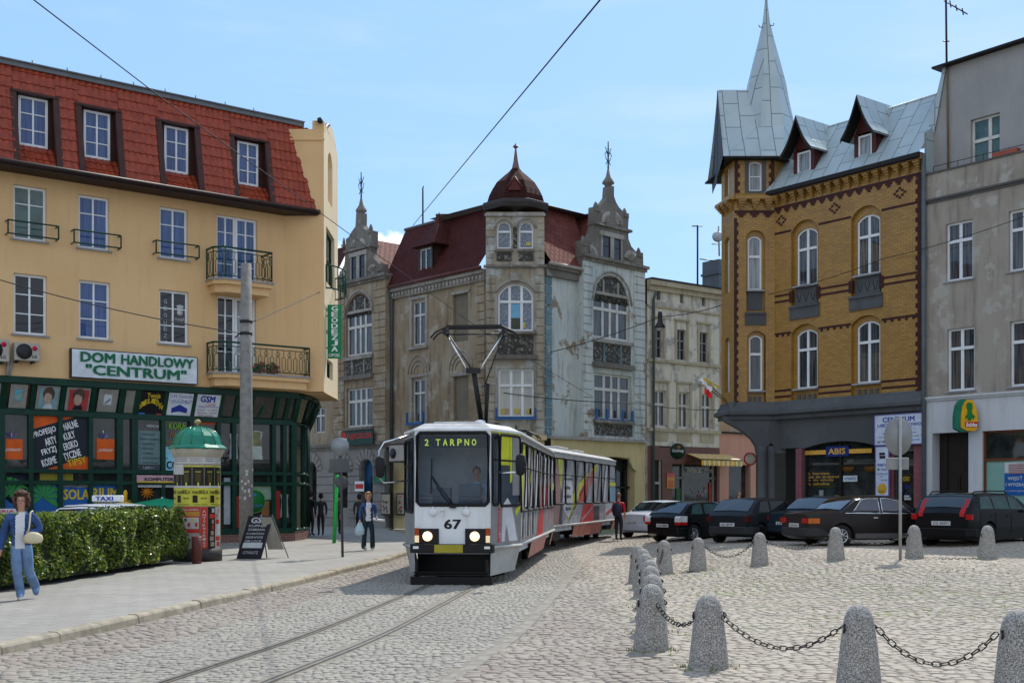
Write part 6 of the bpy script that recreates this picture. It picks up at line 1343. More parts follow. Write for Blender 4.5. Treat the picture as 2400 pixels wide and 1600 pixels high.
# yellow part, left wing right of the pipe, tower foot, right wing
mb = MB(LF.M); wall(mb,xq,0,ZG,zc_,[],-.05,.3); mb.build('ground_floor_wall',yel,ch)
mb = MB(TWF.M); wall(mb,0,wT,ZG,zc_,[],-.05,.3); [mb.quad((x,-.05,ZG),(x,.8,ZG),(x,.8,zc_),(x,-.05,zc_)) for x in(0,wT)]; mb.box(-.1,wT+.1,-.25,0,zc_-.1,zc_+.12); mb.build('ground_floor_wall',yel,ch)
gz0 = RF.z(1440,1070,.4); gx0,gx1 = RF.x(1392,.4),RF.x(1487,.4)
mb = MB(RF.M); xE = RF.x(1511,.4); wall(mb,0,xE,ZG,zc_,[(gx0,gx1,ZG,gz0,.15),(1.4,RF.x(1365,.4)+0,ZG,gz0)],-.42,.5); mb.quad((xE,-.42,ZG),(xE,4,ZG),(xE,4,zE2),(xE,-.42,zE2)); mb.build('ground_floor_wall',yel,ch)
mb = MB(RF.M); mb.box(-.0,xE+.05,-.58,-.35,zc_-.02,zc_+.12); mb.build('cornice',stl,ch)
mb = MB(RF.M); mb.prism([(gx1-.5,gz0),(gx1+.05,gz0),(gx1+.05,gz0-.7),(gx1-.2,gz0-.55),(gx1-.42,gz0-.25)],-.5,-.4); mb.box((gx0+gx1)/2-.5,(gx0+gx1)/2-.1,-.44,-.42,gz0+.35,gz0+.52); mb.build('bracket',yel,ch)
k = MB(RF.M); k.quad((0,-.42,ZG),(0,.6,ZG),(0,.6,zc_),(0,-.42,zc_)); k.quad((0,.05,ZG),(xE,.05,ZG),(xE,.05,gz0),(0,.05,gz0)); k.build('shop_glazing',shop_glass,ch)
k = MB(RF.M); [k.box(x-.06,x+.06,-.1,.0,ZG,gz0) for x in(gx0+.1,(gx0+gx1)/2-.2,gx1-.3)]; k.box(gx0,gx1,-.1,0,gz0-1.5,gz0-1.4); k.build('shopfront_frame',soot,ch)
# signs, cards and a second air conditioner on the ground floor
def s3(k,a,b,c,d,y):
    k.m = 0; k.text('FUJICOLOR',a+.5,b-.1,c+.22,d-.1,y,.03); k.m = 1; k.prism([(a,d-.02),(a+.3,d-.02),(a+.45,c+.35),(a+.1,c+.35)],y,y+.004); k.m = 2; k.prism([(a+.1,c+.33),(a+.45,c+.33),(a+.55,c+.02),(a+.3,c+.02)],y,y+.004)
signboard('shop_sign','dark green board with red letters FUJICOLOR over the grey arches',LF,801,874,1010,1041,s3,[C('board_bottle',(.01,.05,.035)),dark_metal,C('ink_red',(.5,.02,.02)),C('ink_red',(.5,.02,.02)),white],.62)
def s4(k,a,b,c,d,y):k.m = 0; k.box(a+.05,b-.1,y,y+.004,c+.3,d-.05); k.m = 1; k.text('FUJI',a+.12,b-.16,c+.42,d-.15,y-.004,.03)
signboard('shop_sign','small green sign with a red badge beside the blue door',LF,877,902,1091,1130,s4,[C('sign_bright_green',(.01,.17,.07)),dark_metal,C('badge_rose',(.5,.05,.10)),white],.75)
k = MB(LF.M); a,b,c,d = LF.rect(832,853,1132,1146,.45); k.m = 0; k.box(a,b,-.46,-.44,c-.1,d+.1); k.m = 1; k.box(a+.05,b-.05,-.468,-.461,c+.03,d-.03); k.build('wall_plate',[white,C('ink_red',(.5,.02,.02))],ch)
for px0,px1,lab in((895,918,'glazed poster case on the grey wall right of the blue door'),(932,952,'glazed poster case on the ochre wall next to the tram')):
    x0,x1,z0,z1 = LF.rect(px0,px1,1155,1206,.45 if px0<920 else .1); o = .45 if px0<920 else .12
    t = thing('poster_case',lab,'poster case',LF.at((x0+x1)/2,-o,z0),group='poster cases'); k = MB(LF.M); k.box(x0,x1,-o-.06,-o+.05,z0,z1); k.build('case',soot,t); k = MB(LF.M); k.m = 0; k.box(x0+.06,x1-.06,-o-.07,-o-.061,z0+.06,z1-.06)
    for i in range(14):k.m = rnd.choice([1,2,3]); a = rnd.uniform(x0+.1,x1-.25); b = rnd.uniform(z0+.1,z1-.2); k.box(a,a+rnd.uniform(.05,.14),-o-.076,-o-.071,b,b+rnd.uniform(.05,.14))
    k.build('posters',[C('faded_paper',(.36,.32,.24)),redp,C('poster_brown',(.1,.06,.05)),C('poster_olive',(.12,.14,.06))],t)
x0,x1,z0,z1 = LF.rect(912,948,1043,1080,.9); t = thing('air_conditioner','boxy outdoor air conditioner on brackets over the ochre wall behind the tram mirror','air conditioner',LF.at((x0+x1)/2,-.7,z0)); k = MB(LF.M); k.box(x0,x1,-.9,-.5,z0,z1); k.build('casing',MATS['ac_casing'],t,bevel=.02); k = MB(LF.M); k.lathe([(.25,0),(.25,.02)],n=16,T=Matrix.Translation((x0+.32,-.91,(z0+z1)/2))@Matrix.Rotation(rad(90),4,'X')); k.build('fan_grille',dark_metal,t); k = MB(LF.M); k.box(x0+.05,x1-.05,-.85,-.05,z0-.06,z0); k.build('bracket',dark_metal,t)
# distant plain roof aerials
Yq = 60; aerial('roof_aerial','thin bare mast on the ridge of the dark red roof',W(991,545,Yq),W(991,440,Yq),.045,[(W(991,441,Yq),W(993,436,Yq))])
k = MB(); a = W(1050,508,58); k.box(a.x-.5,a.x+.4,58,59,a.z-.6,a.z+.02); k.box(a.x-.6,a.x+.5,57.9,59.1,a.z+.02,a.z+.12); k.build('chimney',C('chimney_dark',(.05,.04,.035)),ch)
# ---------------------------------------------------------------- white house, pink house
WF = Fr((6.62,58.0),LA); wh = thing('narrow_tenement','narrow peeling cream tenement with a red brick shopfront and striped awning','building',(9,60,.1))
cw_ = plaster('peeling_cream_render',(.55,.52,.44),(.61,.58,.50),(.24,.21,.16),(.34,.33,.30),.5,1.3,.8,(.52,.60),.4)
xw0,xw1 = 0.05,WF.x(1686); zt = WF.z(1600,668); zg = WF.z(1600,1046)
att = [WF.rect(1539,1548,680,702),WF.rect(1594,1602,689,711),WF.rect(1645,1654,695,718)]; f2 = [WF.rect(1532,1553,764,839),WF.rect(1587,1608,773,844),WF.rect(1640,1660,780,848)]; f1 = [WF.rect(1533,1562,912,1000),WF.rect(1591,1615,920,1002),WF.rect(1645,1669,924,1003)]
def even(rs):m = len(rs); a = sum(r[2] for r in rs)/m; b = sum(r[3] for r in rs)/m; return[(r[0],r[1],a,b) for r in rs]
att,f2,f1 = even(att),even(f2),even(f1)
mb = MB(WF.M); wall(mb,xw0,xw1,zg,zt,att+f2+f1,0,.25); mb.quad((xw1,0,ZG),(xw1,8,ZG),(xw1,8,zt),(xw1,0,zt)); mb.build('wall',cw_,wh)
for r in f2:window(wh,WF.M,*r,y=.14,fw=.06,cols=(.5,),rows=(.35,),heavy=(.64,),fm=C('grey_window_paint',(.20,.20,.19)),pm=p_dark)
for r in f1:window(wh,WF.M,*r,y=.14,fw=.07,cols=(.5,),rows=(),heavy=(.62,),fm=old_white,pm=p_curd)
mb = MB(WF.M)
for r in att:mb.quad((r[0],.24,r[2]),(r[1],.24,r[2]),(r[1],.24,r[3]),(r[0],.24,r[3]))
mb.build('attic_opening',soot,wh)
mb = MB(WF.M); mb.box(xw0,xw1+.1,-.3,0,zt-.25,zt); mb.box(xw0,xw1+.05,-.15,0,zt-.5,zt-.25)
za_ = att[0][2]-.28; mb.box(xw0,xw1,-.08,0,za_-.1,za_); mb.box(xw0,xw1,-.12,0,f2[0][2]-.22,f2[0][2]-.08); mb.box(xw0,xw1,-.14,0,f1[0][2]-.25,f1[0][2]-.1)
for r in f2+f1:mb.box(r[0]-.22,r[1]+.22,-.10,0,r[3]+.42,r[3]+.52); mb.box(r[0]-.17,r[0]-.03,-.04,0,r[2],r[3]+.42); mb.box(r[1]+.03,r[1]+.17,-.04,0,r[2],r[3]+.42)
for r in f1:mb.box(r[0]-.1,r[1]+.1,-.04,0,zg+.25,zg+.62)
mb.build('cornice',plaster('cream_trim',(.36,.31,.22),(.42,.37,.27),(.20,.17,.13),None,.8,2,.6,bump=.3),wh)
mb = MB(WF.M); mb.box(xw0,xw1+.1,-.35,7,zt,zt+.08); a = WF.x(1650); mb.box(a-.5,a+.4,2.0,3.0,zt+.08,zt+.55); mb.build('roof',soot,wh)
rb = brick('shop_red_brick',(.14,.055,.045),(.17,.07,.055),(.09,.05,.04),.3,.12,.012,.6)
mb = MB(WF.M); dA = WF.rect(1529,1551,1078,1200); sA = WF.rect(1575,1680,1088,1200); wall(mb,xw0,xw1,ZG,zg,[(dA[0],dA[1],ZG,dA[3]),(sA[0],sA[1],ZG+.5,sA[3])],-.02,.3); mb.build('ground_floor_wall',rb,wh)
k = MB(WF.M); k.box(dA[0],dA[1],.12,.2,ZG,dA[3]); k.m = 1; k.box(dA[0]+.02,dA[0]+.1,.05,.12,ZG,dA[3]); k.box(dA[1]-.12,dA[1]-.02,.05,.12,ZG,dA[3]); k.box(dA[0]+.1,dA[1]-.12,.05,.12,ZG+2.2,ZG+2.32); k.build('door',[soot,C('pale_frame',(.3,.29,.26))],wh)
k = MB(WF.M); k.quad((sA[0],.2,ZG),(sA[1],.2,ZG),(sA[1],.2,sA[3]),(sA[0],.2,sA[3])); k.build('shop_glazing',shop_glass,wh)
k = MB(WF.M); x1_,x2_ = WF.x(1606),WF.x(1673); [k.box(x-.07,x+.07,.1,.18,ZG,sA[3]) for x in(sA[0]+.05,x1_-.05,x2_+.05)]; k.box(sA[0],sA[1],.1,.18,WF.z(1640,1122),WF.z(1640,1122)+.1); k.build('shopfront_frame',C('grey_frame',(.17,.165,.155)),wh)
k = MB(WF.M); k.m = 0; k.text('PAPIEROSY',WF.x(1614),WF.x(1648),WF.z(1631,1107),WF.z(1631,1096),.08,.02); k.text('TYTOŃ',WF.x(1653),WF.x(1673),WF.z(1663,1107),WF.z(1663,1096),.08,.02); k.m = 1; k.box(WF.x(1667),WF.x(1675),.15,.18,ZG+.5,WF.z(1670,1130)); k.m = 2; k.box(WF.x(1590),WF.x(1600),.15,.18,ZG+.5,ZG+2)
for i in range(12):k.m = rnd.choice([1,3,3]); a = WF.x(rnd.uniform(1625,1660)); b = rnd.uniform(ZG+.9,ZG+2.0); k.box(a,a+.12,.16,.18,b,b+.1)
k.build('window_display',[C('lettering_grey',(.42,.40,.36)),C('display_red',(.32,.04,.02)),C('display_green',(.03,.10,.04)),C('display_mix',(.22,.18,.16))],wh)
k = MB(WF.M); a,b,c,d = WF.rect(1563,1580,1108,1144,.05); k.m = 0; k.box(a,b,-.07,-.04,c,d); k.m = 1; k.box(a,b,-.08,-.07,d-.2,d); k.m = 2; k.box(a+.05,b-.05,-.08,-.07,c+.05,c+.42); k.build('poster',[C('poster_ochre',(.48,.26,.05)),C('poster_pink',(.5,.08,.12)),C('poster_tomato',(.5,.12,.05))],wh)
# awning
aw = thing('awning','yellow and white striped awning with a scalloped front over the tobacco shop','awning',WF.at(WF.x(1655),-.6,3)); a0,a1 = WF.x(1607),WF.x(1703); ztp,zbt = WF.z(1650,1063,.1),WF.z(1650,1076,1.0); n = 18; k = MB(WF.M)
for i in range(n):
    x0,x1 = a0+(a1-a0)*i/n,a0+(a1-a0)*(i+1)/n; k.m = i%2
    k.quad((x0,-.05,ztp),(x1,-.05,ztp),(x1+.1,-1.0,zbt),(x0+.1,-1.0,zbt))
    k.add([(x0+.1,-1.0,zbt),(x1+.1,-1.0,zbt),(x1+.1,-1.0,zbt-.26),((x0+x1)/2+.1,-1.0,zbt-.34),(x0+.1,-1.0,zbt-.26)],[(0,1,2,3,4)])
k.build('canopy',[C('awning_yellow',(.62,.33,.02)),C('awning_cream',(.66,.58,.36))],aw); k = MB(WF.M); k.tube([(a0,-.0,ztp-.5),(a0+.12,-1.0,zbt)],.025,5); k.tube([(a0+.1,-1.0,zbt),(a1+.1,-1.0,zbt)],.03,5); k.build('frame',dark_metal,aw)
# beer sign, wall lamp, no-entry disc
c = W(1588,1057,57.0); rs = 17.5/F*57; t = thing('round_sign','round dark green beer sign with white script, left of the striped awning','sign',(c.x,c.y,c.z-rs)); k = MB(Matrix.Translation(c)); k.m = 0; k.lathe([(rs,-.08),(rs*1.02,0),(rs,.08)],n=24,sy=1.08,T=Matrix.Rotation(rad(90),4,'X')); k.build('disc',C('beer_green',(.005,.03,.018)),t)
k = MB(Matrix.Translation(c)); k.m = 0; k.text('Carlsberg',-rs*.78,rs*.78,-.08,.10,-.10,.02,.25); k.m = 1; k.prism([(.05+(.11 if i%2==0 else .05)*math.sin(i*PI/5),.2+(.11 if i%2==0 else .05)*math.cos(i*PI/5)) for i in range(10)],-.1,-.09); k.build('lettering',[C('script_white',(.6,.62,.6)),C('star_orange',(.4,.12,.02))],t); k = MB(Matrix.Translation(c)); k.box(-rs-.5,-rs,0,.06,rs*.5,rs*.5+.05); k.build('bracket',dark_metal,t)
c = W(1758,1075,50.5); r_ = 15.5/F*50.5; t = thing('road_sign','round white no-vehicles sign with a red rim on a pole behind the parked hatchbacks','road sign',(c.x,c.y,.1)); T = Matrix.Translation(c)@Matrix.Rotation(rad(90),4,'X'); k = MB(T); k.m = 0; k.lathe([(r_,0),(r_,.02)],n=24); k.m = 1; k.lathe([(r_*.78,.021),(r_*.78,.026)],n=24); k.build('disc',[C('sign_red_rim',(.42,.015,.02)),C('sign_face',(.52,.47,.40))],t); k = MB(); k.cyl((c.x,c.y+.05,.1),(c.x,c.y+.05,c.z+.3),.03); k.build('post',C('post_grey',(.2,.2,.2)),t)
PF = Fr(WF.at(WF.x(1685.5)).to_2d(),LA); ph = thing('pink_house','low salmon pink house front with dark shop openings beside the striped awning','building',(12,63,.1)); pk = plaster('salmon_render',(.50,.26,.195),(.54,.29,.22),(.40,.21,.16),None,.6,2,.3,bump=.15)
zz_ = PF.z(1720,1016); mb = MB(PF.M); o1,o2 = PF.x(1708),PF.x(1757); zo = PF.z(1730,1089); wall(mb,0,9,ZG,zz_,[(o1,o2,ZG,zo),(PF.x(1773),4.4,ZG,zo)],0,.3); mb.build('wall',pk,ph); k = MB(PF.M); k.box(0,5,.3,.35,ZG,zo); k.build('shop_glazing',shop_glass,ph); k = MB(PF.M); k.box(0,9,-.1,.2,zz_,zz_+.08); k.build('roof_edge',soot,ph)
sh_ = MB(PF.M); sh_.box(0.02,1.6,.1,5,zz_+.1,PF.z(1694,700)); sh_.box(1.61,6,1.2,5,zz_+.1,zz_+1.6); o_ = sh_.build('house',plaster('orange_side_wall',(.40,.26,.16),(.44,.30,.20),(.25,.18,.13),(.35,.33,.3),.5,2,.5,bump=.3),None); tag(o_,'narrow sliver of an orange rendered side wall seen left of the brick turret','building')
k = MB(PF.M); k.box(1.5,2.5,1.4,2.6,PF.z(1694,700),PF.z(1694,590)); k.box(1.42,2.58,1.35,2.65,PF.z(1694,625),PF.z(1694,620)); o_ = k.build('chimney',C('chimney_slate',(.09,.11,.13)),None); tag(o_,'slate grey chimney block carrying a dish, left of the brick turret','chimney')
d0 = W(1683,553,62.8); k = MB(); k.tube([W(1686,600,63),W(1684,530,63)],.05,5); k.lathe([(.02,0),(.22,.05),(.30,.14)],n=12,T=Matrix.Translation(d0)@Matrix.Rotation(rad(-90),4,'X')); k.tube([W(1668,572,63),W(1690,572,63)],.03,4); o_ = k.build('satellite_dish',C('dish_grey',(.35,.38,.42)),None); tag(o_,'small dish aerial on the slate chimney left of the brick turret','dish aerial')
aerial('roof_aerial','tall mast with two crossbars on the cream tenement roof',W(1635,668,60),W(1635,528,60),.05,[(W(1622,530,60),W(1646,530,60)),(W(1640,607,60),W(1676,611,60))])
# street lamp hung on wires in front of the cream house
c = W(1547,765,50); t = thing('hanging_lamp','dark bell-shaped street lamp hanging from span wires before the cream tenement','street lamp',(c.x,c.y,c.z)); k = MB(Matrix.Translation(c)); k.lathe([(.24,-.05),(.20,.05),(.12,.18),(.09,.35),(.11,.42),(.09,.6),(.02,.68)],(0,0,0),12); k.build('hood',dark_metal,t); k = MB(Matrix.Translation(c)); k.lathe([(.02,-.2),(.12,-.16),(.17,-.05)],n=12); k.build('lamp_glass',C('lamp_glass',(.3,.3,.28)),t)
# ---------------------------------------------------------------- the tram and its trailer
def glass_mat(name,tint,alpha):
    t = NT(name); t.b.inputs['Base Color'].default_value = (*tint,1); t.b.inputs['Roughness'].default_value = .02; t.b.inputs['Specular IOR Level'].default_value = .8
    tr = t.n('ShaderNodeBsdfTransparent'); tr.inputs[0].default_value = (.88,.94,.97,1); mx = t.n('ShaderNodeMixShader'); mx.inputs[0].default_value = alpha
    t.l(tr.outputs[0],mx.inputs[1]); t.l(t.b.outputs[0],mx.inputs[2]); t.l(mx.outputs[0],t.out.inputs[0]); return t.m
wind = glass_mat('windscreen_glass',(.02,.035,.05),.22)
film = lambda n,c,**k:mat('film_'+n,c,.35,var=.14,vs_=2.5,**k)
F_g,F_lg,F_w,F_y,F_r,F_p = film('grey',(.23,.23,.24)),film('light_grey',(.38,.38,.39)),film('white',(.55,.56,.58)),film('yellow',(.52,.55,.03)),film('red',(.50,.045,.04)),film('pink',(.52,.20,.16))
F_t = film('ink',(.03,.03,.04)); F_sk = film('flesh',(.33,.19,.17)); F_dk = film('dark_print',(.05,.04,.05)); F_b = film('blue',(.15,.28,.38))  # the darkest film is a printed tone of the advert picture
tw_ = plaster('tram_white_paint',(.70,.73,.74),(.74,.77,.78),(.50,.50,.48),None,1.5,3,.45,bump=.02); tw_.node_tree.nodes['Principled BSDF'].inputs['Roughness'].default_value = .35; tg_ = mat('tram_grey_paint',(.26,.27,.27),.45,var=.15); chrome = mat('chrome',(.75,.75,.75),.15,metal=1,var=0); rub = mat('rubber',(.015,.015,.016),.6,var=0)
roofm = mat('tram_roof_paint',(.42,.42,.41),.5,var=.2)
def seg(mb_,M,P,Q):d = Vector((Q[0]-P[0],Q[1]-P[1],0)); return M@Matrix.Translation((P[0],P[1],0))@Matrix.Rotation(math.atan2(d.y,d.x),4,'Z'),d.length
def tram_car(name,label,M,lead,decals,group):
    t = thing(name,label,'tram',M@Vector((0,6.5,0)),group=group)
    zb,zt,L = .71,3.0,13.4
    ring = [(-.75,0),(.75,0),(1.2,1.35),(1.2,12.1),(.85,L),(-.85,L),(-1.2,12.1),(-1.2,1.35)]
    wz0,wz1 = 1.42,2.86
    for i in range(8):
        P,Q = ring[i],ring[(i+1)%8]; Ms,ln = seg(None,M,P,Q)
        if i==0:wl = [(.045,ln-.045,1.56,2.97)]
        elif i==1:wl = [(.06,.36,wz0+.14,2.95),(.42,ln-.04,wz0+.12,2.95)]
        elif i in(2,6):n = 7; p = ln/n; wl = [(k*p+.05,(k+1)*p-.05,wz0,wz1) for k in range(n)]
        elif i==4:wl = [(.15,ln-.15,1.5,2.85)]
        else:wl = [(.15,ln-.15,wz0,wz1)]
        k = MB(Ms); wall(k,0,ln,zb,zt,wl,0,.04)
        if i==0:k.m = 0
        bm_ = k.build('body_panel',tw_ if i in(0,4) else(F_lg if i==2 and not lead else F_g if i in(1,2) else tg_),t)
        if i not in(0,4):                                 # skirt under the belt, leaning in, cut out over the bogies
            k = MB(Ms); z0 = .30
            spans = [(0,ln)] if i in(1,3,5,7) else[(.75,.8),(2.9,8.0),(10.1,ln)] if i==2 else[(0,.65),(2.8,7.9),(10,ln)]
            for a,b in spans:
                if b-a>.1:k.add([(a+.12,.10,z0),(b-.12 if b<ln else b,.10,z0),(b,.0,zb),(a,.0,zb)],[(0,1,2,3)])
            k.build('skirt',mat('tram_skirt_grey',(.36,.37,.36),.5,var=.1) if not(i==2) else mat('film_faded_red',(.42,.13,.11),.4,var=.3,vs_=2),t)
            k = MB(Ms); k.tube([(-.01,-.02,zb+.02),(ln+.01,-.02,zb+.02)],.035,5); k.build('belt_rail',roofm,t)
        for(a,b,c,d) in wl:
            r_ = .035; k = MB(Ms); k.tube([(a,-.012,c+.06),(a+.06,-.012,c),(b-.06,-.012,c),(b,-.012,c+.06),(b,-.012,d-.06),(b-.06,-.012,d),(a+.06,-.012,d),(a,-.012,d-.06)],.030 if i else .034,4,closed=True)
            if i not in(0,4) and b-a>.2:zz = c+(d-c)*.64; k.tube([(a,-.012,zz),(b,-.012,zz)],.018,4)
            wi = k.build('window',rub,t); k = MB(Ms); k.quad((a,.02,c),(b,.02,c),(b,.02,d),(a,.02,d)); k.build('pane',wind if(i in(0,1,7) and lead) else(F_lg if i==2 else p_dark),wi)
        for dn,(kind,pts,m) in enumerate(decals.get(i,())):
            k = MB(Ms); y_ = -.004-.0006*dn
            if kind=='p':k.prism(pts,y_-.0005,y_)
            else:k.text(pts[0],*pts[1:5],y_,pts[5] if len(pts)>5 else .02,0,pts[6] if len(pts)>6 else 0)
            k.build('advert_film',m,t)
    k = MB(M); P2 = [(p[0]*1.02,p[1]*1.002-.02) for p in ring]; k.slab(P2,zt,zt+.06); k.build('gutter',tw_ if lead else roofm,t,bevel=.015)
    k = MB(M); n = 8; a_ = [(p[0]*.985,6.7+(p[1]-6.7)*.995,zt+.06) for p in ring]; b_ = [(p[0]*.80,6.7+(p[1]-6.7)*.96,zt+.17) for p in ring]; k.add(a_+b_,[(i,(i+1)%n,n+(i+1)%n,n+i) for i in range(n)]+[tuple(range(n,2*n))],False); k.build('roof',roofm,t)
    k = MB(M); k.slab([(-1.1,1.4),(1.1,1.4),(1.1,12),(-1.1,12)],.55,.70); k.box(-.7,.7,.1,1.4,.6,.7)
    k.box(-1.15,1.15,2.2,2.25,.7,2.95) if lead else None; k.build('floor',C('tram_inside',(.5,.56,.64)),t)
    for y0 in(3.0,10.3):
        k = MB(M)
        k.box(-.75,.75,y0-1.1,y0+1.1,.22,.5)
        for yy in(y0-.85,y0+.85):
            for s in(-1,1):k.cyl((s*.58-.07,yy,.34),(s*.58+.07,yy,.34),.33,n=14)
        for s in(-1,1):k.box(s*.8-.08,s*.8+.08,y0-.5,y0+.5,.25,.6)
        k.build('bogie',C('bogie_black',(.02,.018,.016)),t)
    for y0,y1,h in((.7,2.1,.08),(5.0,6.8,.22),(8.2,9.6,.20)):
        k = MB(M); k.box(-.5,.45,y0,y1,zt+.15,zt+.15+h); k.build('roof_box',roofm,t,bevel=.03)
    return t
TM = Matrix.Translation((-1.16,23.0,0))@Matrix.Rotation(rad(-5.7),4,'Z')
# advert film on the lead car
dz = lambda z:z
dec1 = [('p',[(0,.74),(1.42,.74),(1.42,1.46),(0,1.46)],F_g),('p',[(.30,.82),(.42,.82),(.44,1.50),(.34,1.50)],F_r),('t',('pomorska',.32,.32+.001,1,1.001),F_w),('p',[(.50,.83),(.64,.83),(.70,1.2),(.82,.83),(1.28,.83),(.98,1.55),(.78,1.7),(.55,1.55)],F_w),('p',[(.70,.83),(.76,1.15),(.86,.83)],F_g),('p',[(1.15,1.42),(1.40,1.66),(1.42,1.50),(1.22,1.32)],F_y),('p',[(.44,2.35),(.88,2.35),(.88,2.92),(.44,2.92)],F_y),('p',[(.90,1.98),(1.0,2.05),(1.0,2.92),(.90,2.92)],F_y),('p',[(1.02,1.75),(1.40,1.75),(1.40,2.92),(1.02,2.92)],F_g),('p',[(0,2.97),(1.42,2.97),(1.42,3.0),(0,3.0)],F_y),('p',[(.385,1.5),(.405,1.5),(.405,2.99),(.385,2.99)],F_y)]
dec1 = [d for d in dec1 if d[0]=='p']
for i,ch_ in enumerate('pomorskie'):dec1.append(('t',(ch_,.345,.40,1.40-i*.062,1.445-i*.062,.0),F_w))
dec2 = [('p',[(0,1.7),(.7,2.86),(1.2,2.86),(.2,1.2)],F_y),('p',[(2.4,2.0),(2.9,2.86),(3.6,2.86),(3.2,2.3)],F_y),('p',[(.1,.9),(.25,.9),(.5,1.4),(.3,1.4)],F_w),('p',[(4.2,.74),(6.2,.74),(6.6,1.4),(6.2,2.1),(5.2,1.4)],F_r),('p',[(8.2,.9),(9.8,1.35),(9.8,1.65),(8.2,1.15)],F_r),('p',[(7.4,1.45),(8.3,1.45),(8.3,2.3),(7.2,1.9)],F_r),('p',[(9.2,1.9),(10.6,1.9),(10.6,2.1),(9.2,2.1)],F_y)]
for j in range(9):u = .4+j*.42; dec2.append(('p',[(u,.85),(u+.12,.85),(u+.3,1.38),(u+.16,1.38)],F_w if j%3 else F_t))
for j in range(7):u = 1.0+j*1.38; dec2.append(('p',[(u,1.5),(u+.35,1.5),(u+.9,2.75),(u+.55,2.75)],(F_w,F_lg,F_w,F_g)[j%4]))
for j in range(5):u = 7.0+j*.4; dec2.append(('p',[(u,.8),(u+.07,.8),(u+.5,1.36),(u+.4,1.36)],F_w))
decL = {1:dec1,2:dec2}
T1 = tram_car('tram','lead car of the tram, white front with route board 2 TARPNO and number 67',TM,True,decL,'cars of the tram')
# its face
k = MB(TM); k.m = 0; k.box(-.745,-.27,-.03,.0,.80,1.10); k.box(.25,.745,-.03,.0,.80,1.10); k.build('lamp_panel',black,T1)
for s in(-1,1):
    x = -.49 if s<0 else .44; k = MB(TM); Tx = Matrix.Translation((x,-.035,.95))@Matrix.Rotation(rad(90),4,'X'); k.lathe([(.095,-.01),(.095,.02),(.082,.035),(.05,.048),(.01,.052)],n=18,T=Tx)
    k.build('headlight',mat('headlight_glass',(.75,.62,.42),.1,emit=(1.0,.72,.38,1.3)),T1)
    x = s*.70; k = MB(TM); k.box(x-.04,x+.04,-.06,-.03,.97,1.11); k.build('indicator',C('indicator_orange',(.40,.06,.01)),T1); k = MB(TM); k.box(x-.04,x+.04,-.06,-.03,.83,.965); k.build('marker_lamp',mat('marker_lamp_glass',(.7,.55,.35),.2,emit=(1,.75,.45,.35)),T1)
    k = MB(TM); k.lathe([(.085,0),(.085,.03),(.05,.06)],n=8,T=Matrix.Translation((-.38 if s<0 else .27,-.0,1.42))@Matrix.Rotation(rad(90),4,'X')); k.box(-.40 if s<0 else .25,-.36 if s<0 else .29,-.05,0,1.48,1.53); k.build('socket_cover',tw_,T1,bevel=.008)
k = MB(TM); k.cyl((-.2,0,1.46),(-.2,-.07,1.46),.035); k.box(-.22,-.18,-.05,0,1.34,1.45); k.build('coupling_socket',tw_,T1)
k = MB(TM); k.text('67',-.17,.17,1.09,1.28,-.006,.035); k.build('fleet_number',rub,T1)
k = MB(TM); k.box(-.82,.82,-.13,.10,.63,.80); k.build('bumper',black,T1,bevel=.012)
k = MB(TM); k.box(-.34,.22,-.145,-.13,.635,.79); k.build('coupler_flap',C('dirty_yellow',(.36,.30,.03)),T1)
k = MB(TM); [k.box(x,x+.11,-.137,-.13,.71,.76) for x in(-.76,.64)]; k.build('reflector',white,T1)
k = MB(TM); k.box(-.9,.9,1.15,1.2,.12,.66); k.box(-.72,.72,.0,1.15,.62,.66); k.build('front_recess',black,T1)
k = MB(TM); k.box(-.80,.80,-.20,-.14,.02,.17); k.box(-.80,-.76,-.16,.6,.04,.15); k.box(.76,.80,-.16,.6,.04,.15); [k.cyl((-.74,-.16,z),(.74,-.16,z),.018,n=5) for z in(.20,.25)]; [k.box(x,x+.05,-.14,.1,.15,.5) for x in(-.72,.66)]; k.build('lifeguard',C('guard_black',(.008,.008,.008)),T1)
for s in(-1,1):k = MB(TM); k.add([(s*.75,.0,.63),(s*1.12,1.3,.63),(s*1.10,1.3,.22),(s*.74,.0,.18)],[(0,1,2,3)] if s>0 else[(3,2,1,0)]); k.build('skirt',MATS['tram_skirt_grey'],T1)
k = MB(TM); k.box(-.70,.70,-.0,.03,2.70,2.94) if False else k.box(-.66,.66,.05,.07,2.68,2.92); k.build('destination_board',mat('board_black_glass',(.012,.022,.035),.2),T1)
k = MB(TM); k.text('2',-.56,-.48,2.72,2.85,.045,.02)
[k.text(ch_,-.34+i*.142,-.25+i*.142,2.72,2.85,.045,.02) for i,ch_ in enumerate('TARPNO')]; k.build('destination_lettering',mat('display_dots',(.5,.6,.05),.5,emit=(.75,.9,.12,.35)),T1)
k = MB(TM); k.tube([(-.02,-.05,1.55),(-.20,-.06,1.75),(-.42,-.05,2.14)],.014,5); k.tube([(.03,-.05,1.56),(-.15,-.06,1.78),(-.40,-.05,2.12)],.012,5); k.tube([(-.42,-.06,1.78),(-.40,-.06,2.48)],.012,4); k.box(-.05,.07,-.07,0,1.50,1.56); k.build('wiper',rub,T1)
k = MB(TM); k.box(-.7,.7,.25,.9,1.25,1.5); k.box(.08,.50,.28,.6,1.5,1.98); k.box(-.45,-.10,.3,.55,1.5,1.9); k.box(.15,.38,.27,.28,1.80,1.83); [k.cyl((a,.2,z),(b,.2,z),.012,n=5) for z in(1.66,1.74) for a,b in((-.66,-.24),(.08,.56))]; k.build('dashboard',C('dash_slate',(.08,.11,.15)),T1)
